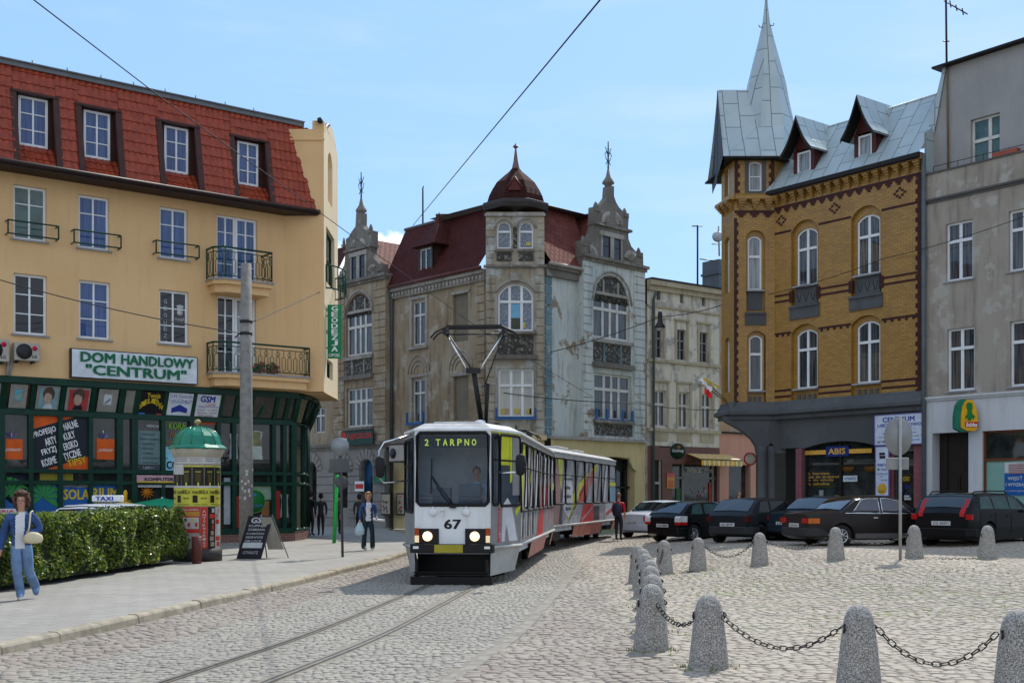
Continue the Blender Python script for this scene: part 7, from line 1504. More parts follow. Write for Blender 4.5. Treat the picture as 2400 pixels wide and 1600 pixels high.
# mirrors
for s,pts,mc in((-1,[(-.85,.25,2.95),(-1.33,-.15,2.78),(-1.42,-.2,2.62),(-1.42,-.2,2.12),(-1.34,-.15,1.99),(-.85,.2,2.05)],(-1.40,-.2,2.30)),(1,[(.84,.3,2.22),(1.0,-.05,2.18),(1.28,-.1,2.20)],(1.34,-.1,2.34))):
    k = MB(TM); k.tube(pts,.018,6); k.build('mirror_arm',chrome,T1); k = MB(TM); k.lathe([(.03,-.21),(.085,-.17),(.10,0),(.085,.17),(.03,.21)],mc,10,sy=.5); k.build('mirror',rub,T1)
# pantographs
def panto(M,y0,up,par,nm='pantograph'):
    k = MB(M); zr = 3.2; k.box(-.6,.6,y0-.5,y0+.6,zr+.06,zr+.12); [k.cyl((sx,yy,zr-.05),(sx,yy,zr+.1),.05) for sx in(-.5,.5) for yy in(y0-.4,y0+.5)]
    zk,zh,yk = (4.50,5.50,y0-.1) if up else(3.45,3.62,y0+1.2)
    k.tube([(.12,y0+.5,zr+.1),(.0,yk,zk)],.06,8); k.tube([(.22,y0+.3,zr+.1),(.26,y0+.2,zr+.6),(.30,y0+.1,zk-.25)],.045,6); k.box(-.16,.16,yk-.08,yk+.08,zk-.06,zk+.06)
    fr_m = k.build(nm,C('pantograph_black',(.02,.02,.02)),par)
    k = MB(M); hw = .66
    for s in(-1,1):k.tube([(s*.12,yk,zk),(s*hw,y0+.1,zh-.12)],.020,5)
    k.build('upper_arm',chrome,fr_m)
    k = MB(M)
    for s in(-1,1):k.tube([(s*.12+.1,yk+.12,zk-(.35 if s>0 and up else 0)),(s*(hw-.04),y0+.3,zh-.14)],.016,5)
    for yy in(y0+.02,y0+.34):k.tube([(-.98,yy,zh-.24),(-.88,yy,zh-.12),(-.62,yy,zh),(.62,yy,zh),(.88,yy,zh-.12),(.98,yy,zh-.24)],.022,5); k.box(-.62,.62,yy-.03,yy+.03,zh-.01,zh+.035)
    k.tube([(-.66,y0+.1,zh-.16),(.66,y0+.1,zh-.16)],.018,5); [k.box(s*.66-.05,s*.66+.05,y0,y0+.36,zh-.16,zh-.04) for s in(-1,1)]
    k.build('collector_head',C('pantograph_black',(.02,.02,.02)),fr_m)
panto(TM,3.2,True,T1)
k = MB(TM); k.lathe([(.20,0),(.22,.06),(.12,.10),(.10,.16),(.02,.18)],(.30,1.9,3.16),14); k.build('roof_lamp',tw_,T1)
# trailer
aT = math.atan(.271); TT_ = Matrix.Translation((1.3-1.2*math.cos(aT)+.0,36.3+1.2*math.sin(aT),.06))@Matrix.Rotation(-aT,4,'Z')@Matrix.Translation((0,-1.35,0))
dT = [('p',[(.5,2.86),(1.2,2.86),(1.0,1.9),(.9,1.45),(.5,1.45)],F_y),('p',[(0,.74),(.95,.74),(1.0,1.6),(.6,2.6),(0,2.86)],F_sk),('p',[(.55,.8),(1.1,.74),(1.3,1.3),(.9,2.0),(.8,1.3)],F_dk),('p',[(1.9,1.15),(3.2,2.0),(6.9,2.86),(6.9,2.62),(5.4,2.2),(1.95,.85)],F_y),('p',[(1.0,.9),(1.6,.9),(2.5,2.86),(1.9,2.86)],F_g),('p',[(1.15,1.5),(1.35,2.25),(2.3,2.4),(2.75,1.9),(2.6,1.3),(2.0,.95),(1.4,1.2)],F_w),('p',[(3.8,.74),(6.1,.74),(6.1,1.38),(4.4,1.38)],F_r),('p',[(3.6,1.45),(4.4,1.45),(6.3,2.35),(6.3,2.62),(5.4,2.5),(3.7,1.75)],F_r),('p',[(6.2,.8),(7.3,.8),(7.3,1.3),(6.2,1.3)],F_dk),('p',[(8.4,.74),(10.7,.74),(10.7,1.4),(8.4,1.4)],F_w),('p',[(8.6,.9),(10.6,1.15),(10.6,1.3),(8.6,1.05)],F_r),('p',[(9.3,1.45),(10.7,1.45),(10.7,2.0),(9.3,2.0)],F_b),('p',[(9.3,2.05),(10.7,2.05),(10.7,2.2),(9.3,2.2)],F_y),
      ('t',('ogłoszenia',1.35,2.6,2.15,2.28),F_t),('t',('drobne',1.4,2.3,1.88,2.02),F_t),('t',('drukiem',1.4,2.4,1.6,1.74),F_t),('t',('darmo',1.55,2.4,1.2,1.34),F_t),('t',('KUPIĘ   SPRZEDAM   ZAMIENIĘ',2.0,4.6,1.35,1.50,.02,.42),F_t),('t',('gazeta pomorska',4.1,6.0,1.0,1.12,.02,.22),F_w)]
dT+=[('p',[(u,1.5),(u+.3,1.5),(u+.9,2.8),(u+.6,2.8)],m) for u,m in((3.0,F_g),(6.9,F_g),(8.0,F_w),(4.9,F_g))]
T2 = tram_car('tram_trailer','rear tram car covered in grey, red and yellow advertising film, behind the lead car',TT_,False,{2:dT,1:[('p',[(.1,.8),(1.3,.8),(1.3,2.8),(.1,2.8)],F_sk)]},'cars of the tram')
panto(TT_,.2,False,T2)
k = MB(TM); k.cyl((0,13.4,.6),TM.inverted()@(TT_@Vector((0,0,.6))),.08); k.build('coupler',dark_metal,T1)
# ---------------------------------------------------------------- overhead wires
def wire(label,pts,r=.016,sag=0.0,name='overhead_wire'):
    P = []
    for a,b in zip(pts,pts[1:]):
        a,b = Vector(a),Vector(b)
        for i in range(14):p = a.lerp(b,i/14); p.z-=4*sag*(i/14)*(1-i/14); P.append(p)
    P.append(Vector(pts[-1])); k = MB(); k.tube(P,r,4); o = k.build(name,C('wire_black',(.015,.015,.015)),None); tag(o,label,'overhead wire','wires over the street'); return o
wire('thick wire crossing from the top left corner down behind the pantograph',[W(40,-30,15),W(385,235,21),W(780,520,30),W(1130,775,42),W(1390,930,55)],.012)
wire('wire running from the top centre down to the red roof ridge',[W(1440,-40,13),W(968,528,40)],.013)
wire('span wire sagging from the left edge to the grey concrete pole',[W(-60,638,30),W(578,782,33.0)],.014,.15)
wire('short span wire from the concrete pole to the store corner',[W(590,755,33.3),W(768,676,42.5)],.014)
wire('upper span wire from the tower to the brick house holding the bell lamp',[W(1290,825,53.5),W(1547,742,50),W(1700,712,49.2)],.018,.1)
wire('lower span wire in front of the cream tenement',[W(1180,920,53),W(1500,945,52),W(1700,960,49.5)],.018,.1)
wire('slack cable along the yellow brick front to the grey house',[W(1800,690,46),W(2070,606,43),W(2420,500,38)],.012,.1)
# ---------------------------------------------------------------- bollards and chains
def speck():
    t = NT('exposed_aggregate'); g = t.n('ShaderNodeTexCoord').outputs['Object']; v = t.n('ShaderNodeTexVoronoi',Scale=125.0); t.l(g,v.inputs['Vector']); sp = t.n('ShaderNodeSeparateColor'); t.l(v.outputs['Color'],sp.inputs[0])
    cr = t.n('ShaderNodeValToRGB'); e = cr.color_ramp.elements; e[0].color = (.09,.08,.07,1); e[1].color = (.56,.54,.50,1); k = e.new(.45); k.color = (.25,.23,.20,1); t.l(sp.outputs[0],cr.inputs[0])
    c = t.mix(t.math('MULTIPLY',t.step(t.noise(3,6,.6,g),.5,.7),.4),cr.outputs[0],(.14,.13,.11)); t.l(c,t.b.inputs['Base Color']); t.b.inputs['Roughness'].default_value = .8; t.bump(t.math('SUBTRACT',1.0,v.outputs[0]),.7,.006); return t.m
SP = speck()
def bollard(px,s,i,label):
    Y = F/s; X = (px-CX)/s; z = gz(X,Y)-.02; h = .775
    if i==0:
        k = MB(); k.lathe([(.21,0),(.205,.03),(.165,.40),(.142,.58),(.132,.64),(.112,.70),(.075,.752),(.03,.772),(.0,.775)],n=24); o = k.build('bollard',SP,None); o.location = (0,0,0)
        global BOL; BOL = o; ORG[o] = Vector()
        r = MB(); [r.tube([(s_*.155,-.0,.60),(s_*.17,-.03,.56),(s_*.155,0,.52)],.012,5,closed=True) for s_ in(-1,1)]; q = r.build('chain_eye',dark_metal,o); o2 = o
    else:o2 = copy_tree(BOL)
    o2.location = (X,Y,z); o2.rotation_euler = (rnd.gauss(0,.012),rnd.gauss(0,.012),rnd.random()*.4); tag(o2,label,'bollard','granite chip bollards round the square'); return Vector((X,Y,z))
NB = [(1526,208,'speckled concrete bollard at the corner where the near row meets the receding row'),(1661,232,'speckled concrete bollard, second in the near row'),(2013,256,'largest full bollard, with a chain on each side in the near row'),(2385,268,'near bollard cut by the right edge of the view')]
LB_ = [(1528,185.6),(1524,166),(1521,151.5),(1512,137),(1507,126),(1496,117.6)]; LN = ['first','second','third','fourth','fifth','farthest']
FB = [(1557,107,'far bollard standing just right of the receding column, chain hanging on its left'),(1636,105,'far bollard in front of the black hatchback'),(1781,104.5,'far bollard in front of the dark grey hatchback'),(1959,105,'far bollard before the rear wheel of the brown saloon'),(2143,105,'far bollard just right of the round sign back'),(2313,106,'far bollard before the rear wheel of the black estate car')]
nb = [bollard(p,s,i,l) for i,(p,s,l) in enumerate(NB)]
lb = [bollard(p,s,1,'speckled bollard, %s behind the corner one in the overlapping column'%LN[i]) for i,(p,s) in enumerate(LB_)]
fb = [bollard(p,s,1,l) for p,s,l in FB]
chm = mat('chain_iron',(.03,.028,.025),.5,metal=.5)
def chain(a,b,sag,label,z0=.56,z1=.56,L=.085):
    a,b = a+Vector((0,0,z0)),b+Vector((0,0,z1)); d = (b-a); a = a+d.normalized()*.165; b = b-d.normalized()*.165; N = 60; P = [a.lerp(b,i/N)-Vector((0,0,4*sag*(i/N)*(1-i/N))) for i in range(N+1)]
    S = [0]
    for p,q in zip(P,P[1:]):S.append(S[-1]+(q-p).length)
    n = max(3,int(S[-1]/(L*.80))); k = MB(); up0 = Vector((0,0,1))
    def at(s):
        for i in range(N):
            if S[i+1]>=s:return P[i].lerp(P[i+1],(s-S[i])/max(1e-6,S[i+1]-S[i]))
        return P[-1]
    for i in range(n):
        c = at((i+.5)*S[-1]/n); t = (at(min(S[-1],(i+1)*S[-1]/n))-at(i*S[-1]/n)).normalized(); u = t.cross(up0).normalized(); v = t.cross(u)
        w_ = u if i%2 else v; w_ = (w_+.35*(v if i%2 else u)).normalized()
        k.tube([c+t*(L/2*x)+w_*(.022*y) for x,y in((-1,-.4),(-.6,-1),(.6,-1),(1,-.4),(1,.4),(.6,1),(-.6,1),(-1,.4))],.0062,4,closed=True)
    o = k.build('chain',chm,None); tag(o,label,'chain','chains between the bollards'); return o
chain(nb[0],nb[1],.17,'short drooping chain between the corner bollard and the second near bollard'); chain(nb[1],nb[2],.26,'long drooping chain between the second near bollard and the largest one'); chain(nb[2],nb[3],.30,'drooping chain running from the largest bollard to the right edge')
chain(fb[1],fb[2],.27,'far chain before the gap between the two dark hatchbacks'); chain(fb[2],fb[3],.20,'far chain in front of the saloon boot'); chain(fb[3],fb[4],.18,'far chain passing behind the round sign post')
def lying(pts,label): 
    for i in range(1):chain(Vector(pts[0]),Vector(pts[1]),.0,label,pts[0][2]*0+.0,0)
g_ = lambda v,dx,dy,h:Vector((v.x+dx,v.y+dy,gz(v.x+dx,v.y+dy)+h))
chain(g_(fb[5],-1.3,-.2,.02),g_(fb[5],-.1,-.25,.03),0,'loose chain lying on the setts beside the last far bollard',0,0); chain(g_(fb[0],.2,-.2,.03),g_(fb[1],0,-.2,.03),0,'loose chain lying between the first two far bollards',0,0)
chain(g_(fb[0],-.2,-.35,.12),g_(fb[0],.02,-.05,.70),.02,'end of chain hanging from the first far bollard',0,0)
# grass tufts in the joints
k = MB(); 
for _ in range(900):
    if rnd.random()<.45:i = rnd.choice(nb[:2]+lb+fb); a = rnd.random()*6.28; r = .2+abs(rnd.gauss(0,.10)); x,y = i.x+r*math.cos(a),i.y+r*math.sin(a)
    else:x = rnd.uniform(3.2,10); y = rnd.uniform(20,26) if rnd.random()<.8 else rnd.uniform(14,26)
    if noise.noise(Vector((x*.9,y*.5,3)))<-.05 and r>.3:continue
    z = gz(x,y)
    for _ in range(3):t = rnd.random()*6.28; h = rnd.uniform(.02,.055); dx,dy = .02*math.cos(t),.02*math.sin(t); px_g,py_g = x+rnd.gauss(0,.03),y+rnd.gauss(0,.03); k.add([(px_g-dy*.5,py_g+dx*.5,z),(px_g+dy*.5,py_g-dx*.5,z),(px_g+dx,py_g+dy,z+h)],[(0,1,2)])
o = k.build('grass',mat('joint_grass',(.16,.22,.04),.7,var=.3),None); tag(o,'sparse yellow green grass growing between the setts','grass',kind='stuff')
# ---------------------------------------------------------------- hedge
HP = [(-9.1,12.5),(-8.55,19.1),(-8.15,24),(-7.85,28.4)]
def hx(y):
    for(a,b),(c,d) in zip(HP,HP[1:]):
        if b<=y<=d:return a+(c-a)*(y-b)/(d-b)
    return HP[-1][0]
hd = thing('hedge','clipped privet hedge with glossy green leaves on the pavement behind the walking woman','hedge',(hx(20)-.8,20,SW))
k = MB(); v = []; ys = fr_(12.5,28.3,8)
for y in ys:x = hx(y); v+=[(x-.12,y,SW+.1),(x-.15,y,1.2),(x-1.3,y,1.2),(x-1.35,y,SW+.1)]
k.add(v,[(4*i+j,4*i+j+1,4*i+j+5,4*i+j+4) for i in range(8) for j in range(3)]+[(32,33,34,35)]); k.build('dark_core',mat('hedge_inside',(.012,.018,.006),.9),hd)  # solid core, near-black to stand for the shade between the leaves
def leaf_mat():
    t = NT('privet_leaf'); ri = t.n('ShaderNodeNewGeometry').outputs['Random Per Island']; cr = t.n('ShaderNodeValToRGB'); e = cr.color_ramp.elements; e[0].color = (.025,.055,.010,1); e[1].color = (.42,.42,.06,1)
    for p,c in((.4,(.09,.165,.022)),(.75,(.21,.29,.04))):q = e.new(p); q.color = (*c,1)
    t.l(ri,cr.inputs[0]); t.l(cr.outputs[0],t.b.inputs['Base Color']); t.b.inputs['Roughness'].default_value = .32; t.b.inputs['Specular IOR Level'].default_value = .7; t.b.inputs['Transmission Weight'].default_value = 0
    tl = t.n('ShaderNodeBsdfTranslucent'); t.l(cr.outputs[0],tl.inputs[0]); mx = t.n('ShaderNodeMixShader'); mx.inputs[0].default_value = .6; t.l(t.b.outputs[0],mx.inputs[1]); t.l(tl.outputs[0],mx.inputs[2]); t.l(mx.outputs[0],t.out.inputs[0]); return t.m
lv,lf = [],[]
o3 = Vector((hx(20)-.8,20,SW))
for _ in range(52000):
    y = 12.6+15.9*rnd.random(); r = rnd.random(); x0 = hx(y)
    lump = .10*noise.noise(Vector((y*1.6,0,1)))+.07*noise.noise(Vector((y*4,2,7)))
    if r<.56:z = SW+.12+1.2*rnd.random()**.85; p = Vector((x0-.02+.22*noise.noise(Vector((y*1.7,z*1.9,5)))-.12*max(0,.5-z)-abs(rnd.gauss(0,.06)),y,z))
    elif r<.90:p = Vector((x0-1.35*rnd.random(),y,1.31+lump*.6-abs(rnd.gauss(0,.05))+(.10*rnd.random() if rnd.random()<.08 else 0)))
    else:p = Vector((x0-1.35*rnd.random(),28.45+.12*noise.noise(Vector((rnd.random()*3,1,2)))-abs(rnd.gauss(0,.08)),SW+.12+1.25*rnd.random()))
    n_ = Vector((rnd.gauss(.55,.6),rnd.gauss(-.2,.7),rnd.gauss(.45,.6))).normalized(); u = n_.orthogonal().normalized(); u = Matrix.Rotation(rnd.random()*6.28,3,n_)@u; w_ = n_.cross(u); s_ = rnd.uniform(.019,.038); p-=o3; b = len(lv)
    lv+=[tuple(p-u*s_*1.5),tuple(p+w_*s_*.7-n_*.004),tuple(p+u*s_*1.5),tuple(p-w_*s_*.7-n_*.004)]; lf.append((b,b+1,b+2,b+3))
me = bpy.data.meshes.new('leaves'); me.from_pydata(lv,[],lf); me.materials.append(leaf_mat()); me.update(); o = bpy.data.objects.new('leaves',me); link(o); o.parent = hd
# ---------------------------------------------------------------- advertising column
cc = G(462,1312+4,SW); cc.y+=.55; cc.x = (463-CX)/F*cc.y
ac = thing('advertising_column','round poster column with a green domed metal cap and gold ball beyond the hedge end','advertising column',(cc.x,cc.y,SW)); K0 = Matrix.Translation((cc.x,cc.y,0)); s_ = cc.y/F; zy = lambda y:H+(HY-y)*s_
k = MB(K0); k.lathe([(.60,SW),(.60,SW+.32),(.56,SW+.32)],n=28); k.build('base',C('column_base',(.05,.045,.04)),ac)
k = MB(K0); k.lathe([(.565,SW+.3),(.565,zy(1072)),(.60,zy(1070)),(.62,zy(1062)),(.70,zy(1053))],n=36); k.build('shaft',plaster('column_plaster',(.42,.38,.28),(.48,.44,.34),(.3,.27,.2),(.5,.48,.42),1,4,.4,bump=.2),ac)
k = MB(K0); k.lathe([(.72,zy(1053)),(.74,zy(1050)),(.62,zy(1042)),(.585,zy(1033)),(.54,zy(1022)),(.44,zy(1012)),(.28,zy(1004)),(.12,zy(1000)),(.04,zy(998))],n=12,smooth=False); [k.tube([((.005+r)*math.cos(a),(.005+r)*math.sin(a),z) for r,z in((.62,zy(1042)),(.585,zy(1033)),(.54,zy(1022)),(.44,zy(1012)),(.28,zy(1004)),(.1,zy(999.5)))],.014,4) for a in[rad(30*i) for i in range(12)]]; k.build('cap',mat('cap_green',(.01,.19,.11),.3,coat=.3),ac)
k = MB(K0); k.lathe([(.03,zy(999)),(.03,zy(994)),(.075,zy(991)),(.085,zy(987.5)),(.06,zy(984)),(.0,zy(982))],n=14); k.build('ball',C('ball_gold',(.42,.34,.17)),ac)
def patch(a0,a1,z0,z1,R_,m,par,name='poster',n=8):
    k = MB(K0); v = []
    for i in range(n+1):a = rad(a0+(a1-a0)*i/n); v+=[(R_*math.cos(a),R_*math.sin(a),z0),(R_*math.cos(a),R_*math.sin(a),z1)]
    k.add(v,[(2*i,2*i+2,2*i+3,2*i+1) for i in range(n)],True); return k.build(name,m,par)
def ctext(s,a,w_deg,z0,z1,R_,m,par):
    k = MB(K0)
    vs_,fs = text_geo(s,.02); k.add([(R_*math.cos(rad(a+(u-.5)*w_deg)),R_*math.sin(rad(a+(u-.5)*w_deg)),z0+v*(z1-z0)) for u,v in vs_],fs); return k.build('lettering',m,par)
bk,ye,re,wh_,dk = C('bill_black',(.02,.018,.012)),C('bill_yellow',(.55,.52,.06)),C('bill_red',(.50,.045,.03)),C('bill_white',(.50,.48,.46)),C('bill_olive',(.07,.055,.015))
Zb = [zy(1139),zy(1092)]
p = patch(-180,0,zy(1087),zy(1065),.568,wh_,ac,n=20)
for i in range(3):ctext('OGŁOSZENIA   PLAKATY   AFISZE',-90,110,zy(1070+i*5+2),zy(1070+i*5),.572,C('ink_grey',(.12,.11,.1)),p)
for i in range(6):
    a0 = -176+i*29.5; p = patch(a0,a0+28,Zb[0],Zb[1],.569,bk,ac); patch(a0+8,a0+20,Zb[0]+.10,Zb[0]+.30,.573,dk,p,'picture'); ctext('KONCERT',a0+14,14,Zb[0]+.33,Zb[0]+.37,.575,ye,p); patch(a0+12,a0+16,Zb[0]+.01,Zb[0]+.09,.573,ye,p,'picture'); patch(a0,a0+28,Zb[1]-.03,Zb[1],.573,ye,p,'picture')
patch(-160,-110,zy(1112),zy(1089),.577,wh_,ac)
patch(-178,-2,zy(1143),zy(1138),.575,wh_,ac,n=20)
for i in range(4):a0 = -178+i*44; p = patch(a0,a0+43.5,zy(1185),zy(1143),.57,ye,ac); ctext('BRELA',a0+30,22,zy(1157),zy(1148),.575,bk,p); ctext('PIOSENKI',a0+10,16,zy(1157),zy(1150),.575,bk,p); patch(a0+3,a0+15,zy(1177),zy(1160),.575,bk,p,'picture'); ctext('wstęp wolny',a0+30,16,zy(1170),zy(1164),.575,dk,p); ctext('W SOBOTĘ O GODZINIE 18',a0+22,36,zy(1183),zy(1180),.575,bk,p)
for a0,w_,c,mz in((-176,52,re,0),(-123,55,re,1),(-67,16,re,2),(-50,22,bk,3),(-27,24,wh_,4)):
    p = patch(a0,a0+w_,zy(1292),zy(1187),.569,c,ac)
    if mz<2:ctext('wielka obniżka',a0+w_/2,w_*.85,zy(1195),zy(1190),.575,wh_,p); patch(a0+3,a0+w_-2,zy(1208),zy(1197),.573,C('bill_orange',(.5,.24,.04)),p,'picture'); patch(a0+3,a0+w_-4,zy(1237),zy(1211),.573,wh_,p,'picture'); patch(a0+8,a0+w_-2,zy(1290),zy(1247),.573,C('bill_grey',(.32,.31,.3)),p,'picture')
    if mz<2:[patch(a0+6+j*9,a0+12+j*9,zy(1232-12*(j%2)),zy(1223-10*(j%2)),.577,rnd.choice([re,dk,bk,ye]),p,'picture') for j in range(5)]
    if mz==2:[ctext(ch_,a0+8,8,zy(1200+j*8),zy(1194+j*8),.575,wh_,p) for j,ch_ in enumerate('ANTYKWARIAT')]
    if mz>2:[patch(a0+rnd.uniform(1,12),a0+rnd.uniform(13,21),zy(1200+j*13),zy(1190+j*13),.575,rnd.choice([wh_,re,C('bill_flesh',(.4,.25,.2))]),p,'picture') for j in range(7)]
# ---------------------------------------------------------------- pole, board, sign posts, bins
cg = mat('concrete_pole',(.215,.205,.185),.9,var=.2,vs_=6,bump=.4)
c = G(577,1297,SW); t = thing('concrete_pole','tall grey concrete wire pole standing behind the folding board','pole',c); Y = c.y; zp = H+(HY-618)/F*Y; k = MB(Matrix.Translation((c.x,c.y,0))); k.lathe([(.20,SW),(.185,3),(.145,zp)],n=16); k.build('shaft',cg,t)
k = MB(Matrix.Translation((c.x,c.y,0))); [k.lathe([(.175,z),(.175,z+.08)],n=16) for z in(H+(HY-y)/F*Y for y in(757,785))]; k.tube([(-.17,0,H+(HY-780)/F*Y),(-.3,-.05,H+(HY-792)/F*Y)],.02,4); k.build('clamp',dark_metal,t)
k = MB(Matrix.Translation((c.x,c.y,0)))
for i in range(16):a,z = rad(rnd.uniform(-150,-10)),rnd.uniform(1.5,2.5); k.add([(.193*math.cos(a+u),.193*math.sin(a+u),z+v) for u,v in((0,0),(.35*rnd.random()+.1,.02),(.3,.1*rnd.random()+.02),(.02,.08))],[(0,1,2,3)])
k.build('paper_scraps',C('paper_scrap',(.5,.5,.48)),t)
c = G(574,1309,SW); t = thing('folding_board','black folding pavement board with white lettering GSM leaning by the concrete pole','pavement board',c); M0 = Matrix.Translation((c.x+.1,c.y,SW))@Matrix.Rotation(rad(-8),4,'Z')
sk = Matrix.Identity(4); sk[0][2] = .22; M1 = M0@sk@Matrix.Rotation(rad(-12),4,'X')
hB = 1.12; k = MB(M1); k.m = 0; k.box(-.33,.33,-.015,.0,0,hB); k.m = 1; k.box(-.26,.26,-.022,-.015,.28,.42); k.build('panel',[C('board_ink',(.02,.022,.028)),ppale],t,bevel=.004)
k = MB(M1); k.text('GSM',-.22,.24,.93,1.08,-.02,.03); [k.text(s1_,-.24,.22,.83-i*.10,.89-i*.10,-.02,.01) for i,s1_ in enumerate(('KUPNO','ZAMIANA','KOMÓRKI','SERWIS','SIM LOCK'))]; k.text('OTWARTE',-.2,.2,.12,.2,-.02); k.build('lettering',C('chalk_white',(.5,.52,.55)),t)
M2 = M0@Matrix.Translation((.24,.0,0))@Matrix.Rotation(rad(14),4,'Z'); k = MB(M2); k.add([(.08,.0,hB-.05),(.34,.02,hB-.05),(.62,.5,.22),(.22,.42,.22)],[(0,1,2,3)]); k.build('rear_panel',C('board_back',(.33,.32,.28)),t); k = MB(M2); [k.tube([a,b],.018,4) for a,b in(((.08,0,hB),(.18,.5,0)),((.36,.02,hB),(.72,.62,0)))]; k.build('leg',C('board_leg',(.2,.2,.19)),t)
c = G(803,1305,SW); t = thing('sign_post','dark sign post seen from behind with disc and square plate, beside the green post','road sign',c); Y = c.y; m_ = Y/F; zy2 = lambda y:H+(HY-y)*m_; k = MB(); k.cyl((c.x,Y,SW),(c.x-.06,Y,zy2(1030)),.035,n=8); k.build('post',C('post_dark',(.07,.075,.08)),t)
k = MB(Matrix.Translation((c.x-.06,Y-.06,zy2(1046)))@Matrix.Rotation(rad(90),4,'X')); k.lathe([(21.5*m_,0),(21.5*m_,.02)],n=28); k.build('disc_back',mat('galvanised_back',(.27,.29,.30),.45,metal=.3),t); k = MB(); k.box(c.x-30*m_,c.x+16*m_,Y-.05,Y-.03,zy2(1106),zy2(1075)); k.build('plate_back',C('plate_dark',(.10,.105,.11)),t)
k = MB(Matrix.Translation((c.x-.03,Y+.05,zy2(1130)))@Matrix.Rotation(rad(90),4,'X')); k.lathe([(16*m_,0),(16*m_,.02)],n=24); k.build('disc_back',MATS['plate_dark'],t)
c = G(783,1272,SW); k = MB(); k.cyl((c.x,c.y,SW),(c.x+.10,c.y,H+(HY-1112)/F*c.y),.065,n=8); o = k.build('post',mat('bright_green_paint',(.02,.40,.06),.4),None); tag(o,'slim bright green post leaning slightly, left of the grey sign post','post')
c = G(2110,1313,gz(8.65,26.3)); Y = c.y; m_ = Y/F; t = thing('sign_post','galvanised sign post with large disc and plate seen from behind among the far bollards','road sign',c); gv = mat('galvanised_steel',(.33,.34,.34),.45,metal=.3)
k = MB(); k.cyl(c,(c.x,Y,H+(HY-976)*m_),.035,n=10); k.build('post',gv,t); k = MB(Matrix.Translation((c.x-3*m_,Y+.06,H+(HY-1022)*m_))@Matrix.Rotation(rad(90),4,'X')); k.lathe([(33*m_,0),(33*m_,.02)],n=32,sy=46/33*.98 if False else 1.36); k.build('disc_back',mat('sign_back_grey',(.24,.245,.245),.5),t); k = MB(); k.box(c.x-32*m_,c.x+22*m_,Y+.04,Y+.06,H+(HY-1100)*m_,H+(HY-1072)*m_); k.build('plate_back',MATS['sign_back_grey'],t,bevel=.01)
c = G(461,1320,SW); k = MB(Matrix.Translation((c.x,c.y,0))); k.lathe([(.11,SW),(.12,SW+.66),(.10,SW+.66),(.09,SW+.3)],n=16); [k.lathe([(.123,SW+.05+i*.06),(.128,SW+.07+i*.06)],n=16,caps=False) for i in range(10)]; o = k.build('litter_bin',C('bin_maroon',(.16,.05,.045)),None); tag(o,'slatted maroon litter bin between the hedge end and the poster column','litter bin')
for px,y,col,lab,rr_,yc in((290,1178,(.62,.42,.10),'yellow parasol top showing over the hedge',1.25,34),(380,1170,(.01,.26,.13),'green parasol top showing over the hedge left of the poster column',1.5,35)):
    X = (px-CX)/F*yc; zt = H+(HY-y+4)/F*yc; t = thing('parasol',lab,'parasol',(X,yc,SW),group='cafe parasols'); k = MB(Matrix.Translation((X,yc,0))); k.lathe([(rr_,zt-.42),(rr_*.5,zt-.14),(.0,zt)],n=8,smooth=False,caps=False); k.build('canopy',C('canopy_%d'%px,col),t); k = MB(Matrix.Translation((X,yc,0))); k.cyl((0,0,SW),(0,0,zt+.02),.03); k.build('pole',white,t)
    if px==290:k = MB(Matrix.Translation((X+.05,yc,0))); k.lathe([(.05,zt-.02),(.06,zt+.25),(.03,zt+.32)],n=8); k.build('tip',C('tip_yellow',(.62,.36,.02)),t)
k = MB(); a = W(0,1203,31); k.box(a.x-1,a.x+.42,31,31.1,a.z,a.z+.13); o = k.build('sign_board',C('board_roof_white',(.5,.48,.48)),None); tag(o,'white roof sign board with red script peeping over the hedge at the left edge','sign')
k = MB(); k.text('PIZZERIA',a.x-.5,a.x+.38,a.z+.03,a.z+.10,30.99,.02); q = k.build('lettering',redp,None); q.parent = o; q.location = Vector(q.location)-Vector(o.location)
